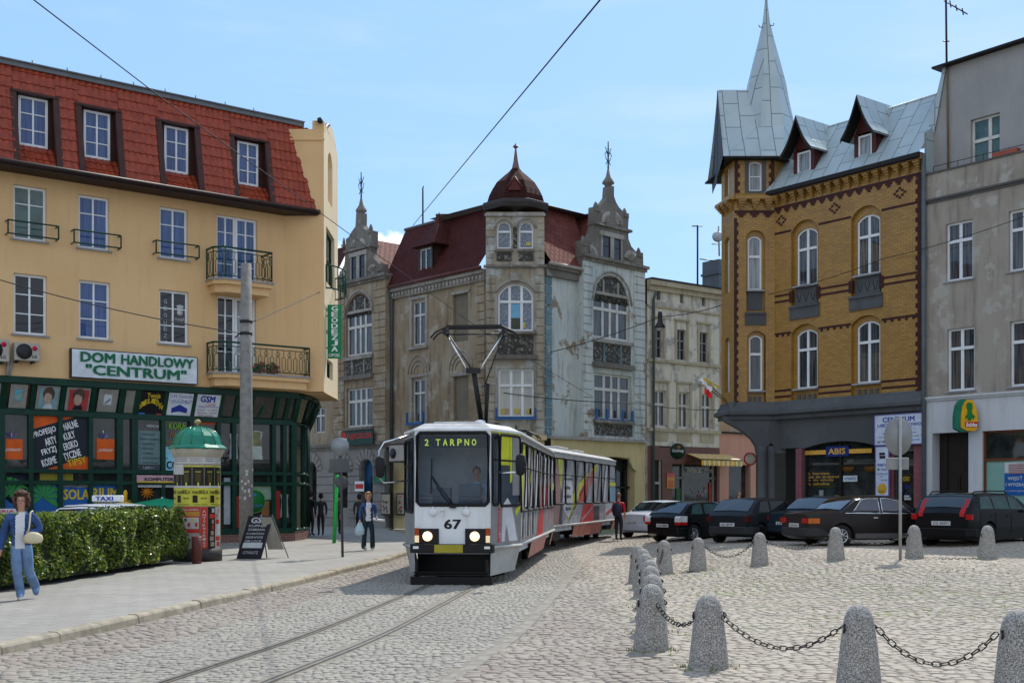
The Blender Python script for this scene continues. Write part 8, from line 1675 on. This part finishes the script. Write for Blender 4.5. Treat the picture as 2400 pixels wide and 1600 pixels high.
# ---------------------------------------------------------------- parked cars
tint = mat('car_glass',(.006,.011,.012),.03,spec=.95,var=0); tyre = mat('tyre_rubber',(.014,.014,.014),.8,var=0); lamp_r = mat('tail_lamp_red',(.40,.012,.012),.15,var=0); lamp_w = mat('tail_lamp_clear',(.6,.6,.6),.1,var=0); alloy = mat('alloy_wheel',(.48,.49,.50),.25,metal=.8,var=0)
tint2 = mat('car_glass_green',(.02,.065,.06),.04,spec=.6,var=.4,vs_=2)
def carpaint(n,c,r=.22):return mat('paint_'+n,c,r,metal=.0,spec=.16,coat=.06,var=.06)
def interp(P,x):
    for(a,b),(c,d) in zip(P,P[1:]):
        if a<=x<=c:return b+(d-b)*(x-a)/(c-a)
    return P[-1][1] if x>P[-1][0] else P[0][1]
def car(name,label,px,Y,heading,L,Wd,top,belt,wheels,glass,kind,paint,gmat=tint,lamps=(),plate='CG',rim=alloy,chrome_=False,bump_m=None,lower=None,rails_=False,wr=.31):
    """top / belt: side outline heights along x from the rear bumper; glass: x spans of side windows (x0 bottom, x1 bottom, x0 top, x1 top)"""
    X = (px-CX)/F*Y; z0 = gz(X,Y); t = thing(name,label,'car',(X,Y,z0),heading,'parked cars')
    xs = sorted({0,.03,.1,L-.1,L-.02,L}|{p[0] for p in top}|{p[0] for p in belt}|{L*i/16 for i in range(1,16)}); v = []; hw = Wd/2
    def half(x,z):
        e = min(x,L-x); r = 1-.16*max(0,1-e/.45)**2; bz = interp(belt,x); ti = interp(top,x)
        if z<=.35:return hw*r*(.93+.05*z/.35)
        if z<=bz:return hw*r*(.98+.02*math.sin(PI*(z-.35)/max(.1,bz-.35)))
        f = (z-bz)/.55; return hw*r*(.97-.20*min(1.15,f))
    secs = []
    for x in xs:
        bz,tz = interp(belt,x),interp(top,x); e = min(x,L-x); zb = .20+.10*max(0,1-e/.3); cabin = tz>bz+.08; zs_ = [zb,.40,.60,bz-.03,bz,bz+(tz-bz)*.5 if cabin else bz+.004,tz-.05 if cabin else bz+.008]
        pts = [(half(x,min(z,tz)),z) for z in zs_]; pts.append((pts[-1][0]-(.09 if cabin else .12),max(tz-.01,pts[-1][1]+.002) if cabin else max(tz,bz+.012))); pts.append((0,(tz+.025) if cabin else max(tz,bz+.012)+.02))
        ring = [(x,-a,b) for a,b in pts[:-1]]+[(x,0,pts[-1][1])]+[(x,a,b) for a,b in pts[:-1][::-1]]; secs.append(ring)
    n = len(secs[0]); k = MB(); vv = [p for s in secs for p in s]
    k.add(vv,[(i*n+j,i*n+(j+1)%n,(i+1)*n+(j+1)%n,(i+1)*n+j) for i in range(len(secs)-1) for j in range(n)]+[tuple(range(n-1,-1,-1)),tuple((len(secs)-1)*n+j for j in range(n))],True)
    b = k.build('body',paint,None); b.location = (0,0,0); off = Vector((sum((min(p[0] for p in vv),max(p[0] for p in vv)))/2,0,min(p[2] for p in vv)))
    for q in b.data.vertices:q.co+=off
    cut = MB()
    for wx in wheels:
        for s in(-1,1):cut.cyl((wx,s*(hw-.26),wr+.01),(wx,s*(hw+.1),wr+.01),wr+.055,n=24)
    cu = cut.build('cut',paint,None); co_ = ORG[cu]; cu.location = (0,0,0)
    for q in cu.data.vertices:q.co+=co_
    m = b.modifiers.new('b','BOOLEAN'); m.operation = 'DIFFERENCE'; m.object = cu; m.solver = 'EXACT'; bpy.context.view_layer.update()
    me = bpy.data.meshes.new_from_object(b.evaluated_get(bpy.context.evaluated_depsgraph_get())); b.modifiers.clear(); b.data = me; bpy.data.objects.remove(cu); me.set_sharp_from_angle(angle=rad(38)); b.parent = t
    K = MB
    def sidepane(q,s):
        x0,x1,u0,u1 = q; zf = lambda x,f:interp(belt,x)+.015+(interp(top,x)-.075-interp(belt,x)-.015)*f; P = [(x0,0),(x1,0),(u1,1),(u0,1)]; out = []
        for i in range(4):
            (xa,fa),(xb,fb_) = P[i],P[(i+1)%4]
            for j in range(3):x = xa+(xb-xa)*j/3; f = fa+(fb_-fa)*j/3; zz_ = zf(x,f); out.append((x,s*(half(x,zz_)+.006),zz_))
        g = K(); g.add(out,[tuple(range(12)) if s<0 else tuple(range(11,-1,-1))]); w_ = g.build('side_window',gmat,t); w_.location = (0,0,0); fix(w_,g)
        if chrome_ and s<0:c = K(); c.tube([(p[0],p[1]-.004,p[2]) for p in out],.012,4,closed=True); w2 = c.build('window_trim',chrome,t); fix(w2,c)
    def fix(o,g):                                        # parts are authored in the car's own frame
        me_ = o.data; me_.vertices.foreach_set('co',[c for p in g.v for c in p]); me_.update()
    for q in glass:
        for s in(-1,1):sidepane(q,s)
    def screen(xa,xb,nm_):                              # xa at belt, xb at roof
        za,zb_ = interp(belt,xa)+.05,interp(top,xb)-.03; g = K(); o_ = -.012 if xa<xb else .012; xa2,xb2 = xa+(xb-xa)*.06,xb-(xb-xa)*.04; rows = []
        for f in(0,.5,1):x = xa2+(xb2-xa2)*f; z = interp(top,x)+.028; ww = half(x,z-.05)-.09; rows.append([(x+o_,-ww,z-.02),(x+o_*1.2,0,z+.008),(x+o_,ww,z-.02)])
        g.add([p for r in rows for p in r],[(i*3+j,i*3+j+1,i*3+j+4,i*3+j+3) for i in(0,1) for j in(0,1)],True); fix(g.build(nm_,gmat if nm_!='rear_window' else tint,t),g)
    screen(*kind[0],'rear_window'); screen(*kind[1],'windscreen')
    for wx in wheels:
        for s in(-1,1):
            T = Matrix.Translation((wx,s*(hw-.10),wr))@Matrix.Rotation(rad(90)*-s,4,'X'); g = K(); g.lathe([(wr*.62,-.08),(wr*.93,-.10),(wr,-.06),(wr,.06),(wr*.95,.10),(wr*.64,.085)],n=26,T=T,caps=False); w_ = g.build('wheel',tyre,t); fix(w_,g)
            g = K(); g.lathe([(wr*.64,.07),(wr*.58,.085),(wr*.54,.04)],n=24,T=T,caps=False); g.lathe([(.06,.04),(.055,.075),(.01,.08)],n=10,T=T)
            for a in range(9):g.box(.04,wr*.60,-.016,.016,.05,.072,T=T@Matrix.Rotation(2*PI*a/9,4,'Z'))
            fix(g.build('rim',rim,w_),g); g = K(); g.lathe([(.01,.01),(wr*.62,.012)],n=20,T=T); fix(g.build('brake_shadow',tyre,w_),g)
    g = K(); za = .45; g.slab([(-.04,-hw*.80),(.16,-hw*.97),(.55,-hw*.99),(.55,-hw*.9),(.2,-hw*.8),(.2,hw*.8),(.55,hw*.9),(.55,hw*.99),(.16,hw*.97),(-.04,hw*.80)],.30,.54); fix(g.build('bumper',bump_m or paint,t,bevel=.03),g)
    for(ya,yb,z_a,z_b,m_,wrap) in lamps:
        for s in(-1,1):
            g = K(); y0,y1 = sorted((s*ya*hw,s*yb*hw)); zl = [z_a+(z_b-z_a)*j/5 for j in range(6)]; xr = lambda z:next((a+(c_-a)*max(0,z-b_)/(d_-b_) for(a,b_),(c_,d_) in zip(top,top[1:]) if d_>=z),0); pr = [(xr(z)-.025,z) for z in zl]+[(xr(z)+.08,z) for z in zl[::-1]]; g.prism(pr,y0*.95,y1*.95)
            if wrap:yy = half(.2,.7); g.slab([(-.0,s*hw*.80),(.04,s*(half(.05,.7)+.014)),(wrap,s*(half(wrap,.7)+.012)),(wrap,s*hw*.8)],z_a,z_b)
            fix(g.build('tail_lamp',m_,t),g)
    zpl = interp(belt,.05)-.32 if plate!='low' else .5; g = K(); g.box(-.035,0.01,-.26,.26,zpl,zpl+.11); fix(g.build('number_plate',lamp_w,t),g); g = MB(Matrix.Rotation(rad(-90),4,'Z')); g.text(plate,-.22,.22,zpl+.02,zpl+.09,-.04,.02); fix(g.build('plate_lettering',tyre,t),g)
    for x in glass[0][0:1]:pass
    g = K()
    for q in glass[:2]:
        xd = q[1]-.12; zz_ = interp(belt,xd)-.13
        for s in(-1,1):g.box(xd-.1,xd+.04,s*(half(xd,zz_)+.012)-.012,s*(half(xd,zz_)+.012)+.012,zz_,zz_+.025)
    fix(g.build('door_handle',chrome if chrome_ else paint,t),g)
    g = K()
    for xd in sorted({q[0]-.04 for q in glass}|{q[1]+.02 for q in glass}):
        for s in(-1,1):g.tube([(xd,s*(half(xd,z)+.001),z) for z in(.36,.5,.65,interp(belt,xd)-.02)],.006,4)
    fix(g.build('door_gap',tyre,t),g)
    xm = kind[1][0]-.35; g = K(); [g.box(xm-.05,xm+.05,s*(hw+.1)-.09,s*(hw+.1)+.09,interp(belt,xm)+.02,interp(belt,xm)+.15) for s in(-1,1)]; fix(g.build('door_mirror',paint,t,bevel=.02),g)
    if lower:g = K(); [g.box(wheels[0]+.4,wheels[1]-.4,s*hw*1.0-.012,s*hw*1.0+.012,.24,.38) for s in(-1,1)]; fix(g.build('sill_trim',lower,t),g)
    if chrome_:g = K(); [g.tube([(x,s*(half(x,interp(belt,x))+.012),interp(belt,x)-.0) for x in[kind[0][0]+.1+i*.3 for i in range(int((L-kind[0][0]-.7)/.3))]],.013,4) for s in(-1,1)]; fix(g.build('chrome_strip',chrome,t),g)
    if rails_:g = K(); [g.tube([(x,s*hw*.66,interp(top,x)+dz_) for x,dz_ in((.5,.01),(.65,.06),(1.6,.065),(2.45,.06),(2.6,.01))],.018,5) for s in(-1,1)]; fix(g.build('roof_rail',tyre,t),g)
    return t
blackp,greyp,brownp,silverp,bluep = carpaint('black',(.006,.007,.008)),carpaint('slate',(.014,.018,.022),.35),carpaint('brown',(.020,.016,.015),.28),carpaint('silver',(.46,.50,.56),.25),carpaint('blue_black',(.02,.032,.045))
sal_t = [(0,.90),(.5,.96),(.95,.99),(1.45,1.34),(1.75,1.41),(2.4,1.42),(2.9,1.33),(3.45,.99),(4.3,.88),(4.6,.72),(4.7,.5)]; sal_b = [(0,.86),(.5,.91),(1.0,.94),(3.4,.91),(4.3,.82),(4.6,.66),(4.7,.45)]
hat_t = [(0,.86),(.12,.98),(.55,1.33),(.8,1.39),(1.9,1.41),(2.4,1.34),(2.95,.99),(3.75,.84),(3.95,.65),(4.0,.45)]; hat_b = [(0,.82),(.12,.92),(2.9,.90),(3.75,.78),(3.95,.6),(4.0,.4)]
est_t = [(0,.92),(.1,1.04),(.42,1.38),(.7,1.45),(2.4,1.46),(2.95,1.36),(3.55,1.0),(4.4,.88),(4.65,.7),(4.7,.5)]; est_b = [(0,.88),(.1,.97),(3.5,.93),(4.4,.82),(4.65,.64),(4.7,.45)]
gs = [(1.28,2.15,1.62,2.15),(2.23,3.15,2.23,2.75)]; gh_ = [(.50,1.15,.72,1.15),(1.25,2.6,1.25,2.15)]; ge = [(.42,1.25,.62,1.2),(1.33,2.2,1.28,2.2),(2.28,3.2,2.28,2.75)]
car('silver_saloon','silver saloon parked beyond the man in the red shirt',1482,44.6,rad(50),4.5,1.74,sal_t,sal_b,(.85,3.6),gs,((.97,1.5),(3.45,2.85)),silverp,lamps=((.62,.98,.66,.84,lamp_r,.42),),plate='CG 2107')
car('black_hatchback','black hatchback with clear tail lamps parked next to the silver saloon',1553,40.0,rad(40),4.2,1.70,hat_t,hat_b,(.68,3.3),gh_,((.12,.6),(2.95,2.35)),blackp,tint2,lamps=((.70,.99,.72,.92,lamp_w,.3),(.70,.99,.62,.72,lamp_r,.3)),plate='CG 9028',wr=.32)
car('grey_hatchback','dark slate boxy hatchback with black bumpers, third car from the left',1705,36.4,rad(45),4.0,1.67,hat_t,hat_b,(.62,3.1),gh_,((.12,.6),(2.95,2.35)),greyp,lamps=((.72,.98,.68,.86,mat('tail_lamp_dark',(.06,.012,.012),.2,var=0),.12),),plate='CG 18177',rim=tyre,bump_m=mat('bumper_plastic',(.03,.031,.033),.6))
car('dark_saloon','dark blue saloon mostly hidden behind the long brown saloon',1836,36.0,rad(38),4.5,1.70,[(x,z-.04) for x,z in sal_t],[(x,z-.04) for x,z in sal_b],(.85,3.6),gs,((.97,1.5),(3.45,2.85)),bluep,lamps=((.72,.98,.66,.80,lamp_r,.1),),plate='CIN 74')
car('brown_saloon','long dark brown older saloon with chrome window trims seen from its side',1862,33.0,rad(14),4.75,1.79,sal_t,sal_b,(.98,3.75),gs,((.97,1.5),(3.45,2.85)),brownp,mat('car_glass_violet',(.03,.035,.06),.05,spec=.9,var=.4),lamps=((.55,.99,.66,.80,lamp_r,0),(.90,1.0,.66,.80,mat('indicator_amber',(.50,.12,.015),.2,var=0),.30)),plate='TUA 516',chrome_=True,lower=mat('sill_dust',(.09,.085,.08),.6),bump_m=mat('bumper_plastic',(.03,.031,.033),.6))
car('black_estate','black estate car with tall red tail lamps and roof rails at the right edge',2206,31.4,rad(43),4.7,1.80,est_t,est_b,(.95,3.65),ge,((.1,.5),(3.55,2.9)),blackp,tint2,lamps=((.60,.76,.84,1.30,lamp_r,0),(.80,.99,.76,.90,lamp_r,.12)),plate='CG 42971',rails_=True,wr=.33)
tx = car('taxi','silver taxi with white roof sign, only its roof visible over the hedge',172,29.5,rad(80),4.5,1.72,est_t,est_b,(.85,3.6),ge,((.1,.5),(3.55,2.9)),silverp,plate='CG 771'); tx.location.z = .05
g = MB(); g.box(1.6,1.78,-.42,.42,1.53,1.70); s = g.build('roof_sign',white,tx,bevel=.03); s.data.vertices.foreach_set('co',[c for p in g.v for c in p]); g = MB(Matrix.Translation((1.6,0,0))@Matrix.Rotation(rad(-90),4,'Z')); g.text('TAXI',-.3,.2,1.56,1.67,-.012,.03); q = g.build('lettering',royal,s); q.data.vertices.foreach_set('co',[c for p in g.v for c in p])
# ---------------------------------------------------------------- people
SKIN = mat('skin',(.46,.25,.17),.55,var=.08); HAIRM = {}
def skin_mesh(name,chains,mats,par,pick,root=0,sub=2):
    """one continuous surface grown round connected joints; pick(co) gives the material index"""
    vs_,es,rs,idx = [],[],[],{}
    for ch in chains:
        prev = None
        for(key,p,r) in ch:
            if key not in idx:idx[key] = len(vs_); vs_.append(p); rs.append(r)
            if prev is not None and prev!=idx[key]:es.append((prev,idx[key]))
            prev = idx[key]
    me = bpy.data.meshes.new(name); me.from_pydata(vs_,es,[]); o = bpy.data.objects.new(name,me); link(o); m = o.modifiers.new('s','SKIN'); m.branch_smoothing = .6
    for i,r in enumerate(rs):me.skin_vertices[0].data[i].radius = (r,r) if not isinstance(r,tuple) else r; me.skin_vertices[0].data[i].use_root = (i==root)
    s = o.modifiers.new('u','SUBSURF'); s.levels = s.render_levels = sub; bpy.context.view_layer.update()
    m2 = bpy.data.meshes.new_from_object(o.evaluated_get(bpy.context.evaluated_depsgraph_get())); bpy.data.objects.remove(o)
    m2.materials.clear(); [m2.materials.append(x) for x in mats]
    for p in m2.polygons:p.use_smooth = True; p.material_index = pick(p.center)
    o = bpy.data.objects.new(name,m2); link(o); o.parent = par; return o
def person(label,loc,rz,h,pose,cols,hair,group=None,fine=2):
    """pose: dict of joint overrides in a body frame: x left(+)/right(-) of the person, y forward is -y, z up; unit = height"""
    t = thing('person',label,'person',loc,rz,group); J = dict(pel=(0,0,.53),wai=(0,0,.61),che=(0,0,.72),nk0=(0,.005,.825),nk1=(0,0,.865),hd0=(0,-.012,.905),hd1=(0,-.005,.955),hd2=(0,0,.985),
        shL=(.105,0,.80),elL=(.135,.01,.635),wrL=(.13,-.03,.50),haL=(.128,-.045,.455),shR=(-.105,0,.80),elR=(-.135,.01,.635),wrR=(-.13,-.03,.50),haR=(-.128,-.045,.455),
        hiL=(.05,0,.51),knL=(.052,-.01,.28),anL=(.05,.01,.05),toL=(.055,-.085,.018),hiR=(-.05,0,.51),knR=(-.052,-.01,.28),anR=(-.05,.01,.05),toR=(-.055,-.085,.018))
    J.update(pose); P = {k:(v[0]*h,v[1]*h,v[2]*h) for k,v in J.items()}; R_ = dict(pel=(.080,.062),wai=(.070,.055),che=(.088,.060),nk0=.042,nk1=.031,hd0=(.036,.045),hd1=(.043,.052),hd2=(.032,.036),shL=.040,elL=.029,wrL=.018,haL=(.020,.010),shR=.040,elR=.029,wrR=.018,haR=(.020,.010),hiL=.058,knL=.037,anL=.024,toL=(.020,.015),hiR=.058,knR=.037,anR=.024,toR=(.020,.015))
    R_.update(cols.get('r',{})); r = lambda k:tuple(a*h for a in R_[k]) if isinstance(R_[k],tuple) else R_[k]*h; c = lambda*ks:[(k,P[k],r(k)) for k in ks]
    ch = [c('pel','wai','che','nk0','nk1','hd0','hd1','hd2'),c('che','shL','elL','wrL','haL'),c('che','shR','elR','wrR','haR'),c('pel','hiL','knL','anL','toL'),c('pel','hiR','knR','anR','toR')]
    for s in 'LR':                                           # five fingers rooted in the palm
        w_,a = Vector(P['wr'+s]),Vector(P['ha'+s]); d = (a-w_).normalized(); u = d.cross(Vector((1,0,0)));
        if u.length<.2:u = d.cross(Vector((0,0,1)))
        u.normalize(); sg = -1 if s=='L' else 1; v_ = d.cross(u).normalized()
        for i,(o_,ln) in enumerate(((-.5,.036),(-.17,.042),(.17,.040),(.5,.031))):b = a+u*o_*.034*h; ch.append([('ha'+s,P['ha'+s],0),('f%s%d'%(s,i),tuple(b+d*.014*h),.0055*h),('g%s%d'%(s,i),tuple(b+d*ln*h*.8+v_*.012*h),.0045*h)])
        ch.append([('ha'+s,P['ha'+s],0),('t%s'%s,tuple(a-u*.026*h-d*.004*h),.0065*h),('t2%s'%s,tuple(a-u*.032*h+d*.020*h),.005*h)])
    zc_,zw,zn = cols.get('waist',.56)*h,cols.get('cuff',.03),cols.get('neck',.835)*h; wr = [Vector(P['wrL']),Vector(P['wrR'])]; fz = .035*h; slv = cols.get('sleeve',1.0); el = [Vector(P['elL']),Vector(P['elR'])]
    def pick(q):
        if q.z>zn and abs(q.x)<.09*h:return 0
        for a,b,s in((wr[0],el[0],'L'),(wr[1],el[1],'R')):
            d = (a-b).normalized(); s0 = (Vector(q)-b).dot(d); perp = ((Vector(q)-b)-d*s0).length
            if perp<.06*h and s0>(a-b).length*slv-.005*h and abs(q.x)>.06*h:return 0
            if perp<.042*h and s0>0 and abs(q.x)>.05*h:return 1
        if q.z<fz:return 3
        if cols.get('shirt') and abs(q.x+.004*h)<.042*h and q.y<-.02*h and q.z>zc_-.03*h:return 4
        return 1 if q.z>zc_ else 2
    b = skin_mesh('body',ch,[SKIN,cols['top'],cols['legs'],cols['shoes'],cols.get('shirt',SKIN)],t,pick,0,fine); hc = Vector(P['hd1'])
    if hair:
        k = MB(); n = 0; hm,vol,low = hair
        base = bmesh.new(); bmesh.ops.create_icosphere(base,subdivisions=4,radius=1)
        vv = []; 
        for q in base.verts:
            p = q.co; f = 1+.15*vol*noise.noise(p*(3+2*vol)); x,y,z = p.x*(.050+.012*vol)*h*f,p.y*(.058+.010*vol)*h*f,p.z*(.060+.010*vol)*h*f
            if p.y<-.2 and p.z<.55 and abs(p.x)<.72:y = max(y,-.018*h)
            if p.z<-.1:z*=low
            vv.append((hc.x+x,hc.y+y+.010*h,hc.z+z+.006*h))
        k.add(vv,[tuple(w.index for w in f.verts) for f in base.faces],True); base.free(); fixp(k.build('hair',hm,t),k)
    k = MB(); y = P['hd1'][1]-.049*h
    for s in(-1,1):k.lathe([(.0045*h,-.001),(.005*h,.001),(.001,.004)],(s*.017*h+hc.x,y,hc.z-.008*h),6,sx=1.2,sy=.6)
    k.box(hc.x-.013*h,hc.x+.013*h,y+.004,y+.008,hc.z-.042*h,hc.z-.038*h); fixp(k.build('eyes_and_mouth',mat('face_dark',(.10,.035,.03),var=0),t),k)
    k = MB(); k.add([(hc.x-.006*h,y+.006,hc.z-.012*h),(hc.x+.006*h,y+.006,hc.z-.012*h),(hc.x+.010*h,y+.006,hc.z-.030*h),(hc.x-.010*h,y+.006,hc.z-.030*h),(hc.x,y-.011*h,hc.z-.029*h)],[(0,1,4),(1,2,4),(2,3,4),(3,0,4)],True); fixp(k.build('nose',SKIN,t),k)
    return t,P
def fixp(o,k):o.data.vertices.foreach_set('co',[c for p in k.v for c in p]); o.data.update(); return o
def own(name,label,cat,k,m,par_t):o = k.build(name,m,None); R = par_t.matrix_basis; o.location = par_t.location; o.rotation_euler = par_t.rotation_euler; fixp(o,k); return tag(o,label,cat)
den,jean,wsh,shoe = mat('denim_jacket',(.035,.075,.19),.85,var=.35,vs_=9,bump=.4),mat('faded_jeans',(.15,.24,.40),.85,var=.25,vs_=7,bump=.3),C('white_top',(.62,.62,.64)),C('pale_shoe',(.6,.6,.58))
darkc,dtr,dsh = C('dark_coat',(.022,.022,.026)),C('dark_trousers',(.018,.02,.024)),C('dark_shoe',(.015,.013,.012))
curly,blond,brownh,greyh = C('hair_curly_brown',(.10,.055,.04),rough=.8),C('hair_blond',(.42,.24,.09),rough=.7),C('hair_dark',(.03,.02,.015),rough=.8),C('hair_grey',(.16,.14,.13),rough=.8)
wj = dict(elL=(.165,.02,.66),wrL=(.07,-.085,.635),haL=(.045,-.105,.64),elR=(-.16,.03,.62),wrR=(-.185,-.01,.47),haR=(-.19,-.025,.43),knR=(-.035,-.035,.28),anR=(-.005,-.01,.06),toR=(.0,-.12,.022),knL=(.06,.02,.275),anL=(.105,.17,.11),toL=(.115,.10,.04),hiL=(.047,0,.50),hiR=(-.047,0,.50))
bulk = dict(che=(.118,.078),wai=(.108,.076),pel=(.108,.080),shL=.056,shR=.056,elL=.043,elR=.043,hiL=.074,hiR=.074,knL=.048,knR=.048,anL=.046,anR=.044,toL=(.034,.022),toR=(.034,.022),wrL=.024,wrR=.024,hd0=(.040,.046),hd1=(.046,.054))
l1 = G(50,1405,SW); p1,P1 = person('woman in a denim jacket and pale jeans walking past the hedge with a cream bag',l1,rad(14),1.64,wj,dict(top=den,legs=jean,shoes=shoe,waist=.52,r=bulk,shirt=wsh),(curly,2.3,1.45),fine=4)
h = 1.64
k = MB(); [k.tube([(s*.022*h+.014*h*math.cos(a),-.062*h,.945*h+.010*h*math.sin(a)) for a in[2*PI*i/10 for i in range(10)]],.0025,4,closed=True) for s in(-1,1)]; fixp(k.build('glasses',dark_metal,p1),k)
k = MB(); k.lathe([(.02,-.06),(.11,-.05),(.135,-.0),(.12,.07),(.06,.11),(.02,.12)],(.115*h,-.10*h,.575*h),12,sx=1.15,sy=.45); bg_ = own('shoulder_bag','cream leather shoulder bag carried by the woman in the denim jacket','bag',k,C('bag_cream',(.62,.55,.36)),p1)
k = MB(); k.tube([(.07*h,-.10*h,.62*h),(.085*h,-.09*h,.70*h),(.09*h,-.06*h,.83*h),(.10*h,.0,.845*h),(.11*h,.07*h,.75*h),(.15*h,.03*h,.62*h)],.014,5); q = k.build('strap',C('bag_cream',(.62,.55,.36)),bg_); fixp(q,k)
w2 = dict(elL=(.14,.03,.64),wrL=(.13,-.09,.57),haL=(.12,-.12,.56),knL=(.07,-.02,.28),anL=(.085,.03,.06),knR=(-.06,.02,.28),anR=(-.08,.02,.05),elR=(-.14,.03,.65),wrR=(-.15,-.01,.53),haR=(-.15,-.02,.50))
l2 = G(863,1289,SW); p2,P2_ = person('blond woman in blue denim jacket and dark flared trousers carrying a plastic bag',l2,rad(20),1.70,w2,dict(top=den,legs=C('trousers_teal_dark',(.012,.03,.035)),shoes=shoe,waist=.54,shirt=wsh,r=dict(anL=.050,anR=.050,knL=.042,knR=.042)),(blond,.6,1.5))
k = MB(); k.lathe([(.04,.0),(.14,.04),(.15,.18),(.08,.33),(.03,.42),(.02,.46)],(-.26,-.03,.44),10,sy=.5); own('carrier_bag','white and pale blue plastic carrier bag hanging from the blond woman','bag',k,C('plastic_pale_blue',(.45,.60,.68)),p2)
k = MB(); k.cyl((.10,-.18,.93),(.44,-.24,.88),.035); own('paper_roll','white paper roll held by the blond woman in the denim jacket','paper roll',k,white,p2)
l3 = Vector(((1450-CX)/F*43.6,43.6,.07)); p3,_ = person('man in a red T-shirt with a dark backpack standing by the rear tram car',l3,rad(155),1.74,dict(wrL=(.13,-.08,.53),haL=(.12,-.10,.50)),dict(top=C('shirt_red',(.50,.012,.02)),legs=dtr,shoes=dsh,sleeve=.15),(C('hair_cropped',(.22,.12,.07)),0,1.0))
k = MB(); k.lathe([(.05,-.24),(.15,-.20),(.18,0),(.16,.18),(.06,.27)],(0,.20,1.14),12,sy=.62); own('backpack','dark blue backpack on the back of the man in red','backpack',k,C('backpack_navy',(.02,.025,.05)),p3)
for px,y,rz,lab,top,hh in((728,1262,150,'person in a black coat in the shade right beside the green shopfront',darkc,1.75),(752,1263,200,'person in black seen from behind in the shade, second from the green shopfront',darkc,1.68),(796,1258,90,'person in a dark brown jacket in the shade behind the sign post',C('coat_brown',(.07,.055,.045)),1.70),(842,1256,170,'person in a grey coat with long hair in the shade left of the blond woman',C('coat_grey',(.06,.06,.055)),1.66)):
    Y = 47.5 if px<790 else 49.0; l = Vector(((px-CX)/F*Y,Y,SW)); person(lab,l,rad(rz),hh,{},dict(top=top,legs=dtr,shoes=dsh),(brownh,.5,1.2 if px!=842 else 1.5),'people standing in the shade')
l = Vector(((1732-CX)/F*45,45,.3)); person('grey haired person in a pale top seen over the roof of the slate hatchback',l,rad(30),1.60,{},dict(top=C('top_pale',(.4,.4,.36)),legs=dtr,shoes=dsh),(greyh,.3,1.1))
# the driver, seated behind the windscreen
ld = TM@Vector((.30,1.35,.78)); hD = 1.72
sit = dict(knL=(.07,-.26,.50),anL=(.07,-.27,.27),toL=(.07,-.34,.25),knR=(-.07,-.26,.50),anR=(-.07,-.27,.27),toR=(-.07,-.34,.25),wrL=(.12,-.19,.62),haL=(.11,-.22,.62),elL=(.15,-.05,.64),wrR=(-.12,-.19,.62),haR=(-.11,-.22,.62),elR=(-.15,-.05,.64))
person('tram driver in a light blue shirt seated behind the windscreen',ld-Vector((0,0,.18)),rad(-5),hD,sit,dict(top=C('shirt_sky',(.30,.42,.62)),legs=dtr,shoes=dsh),(C('hair_short_grey',(.12,.10,.09)),0,.8))
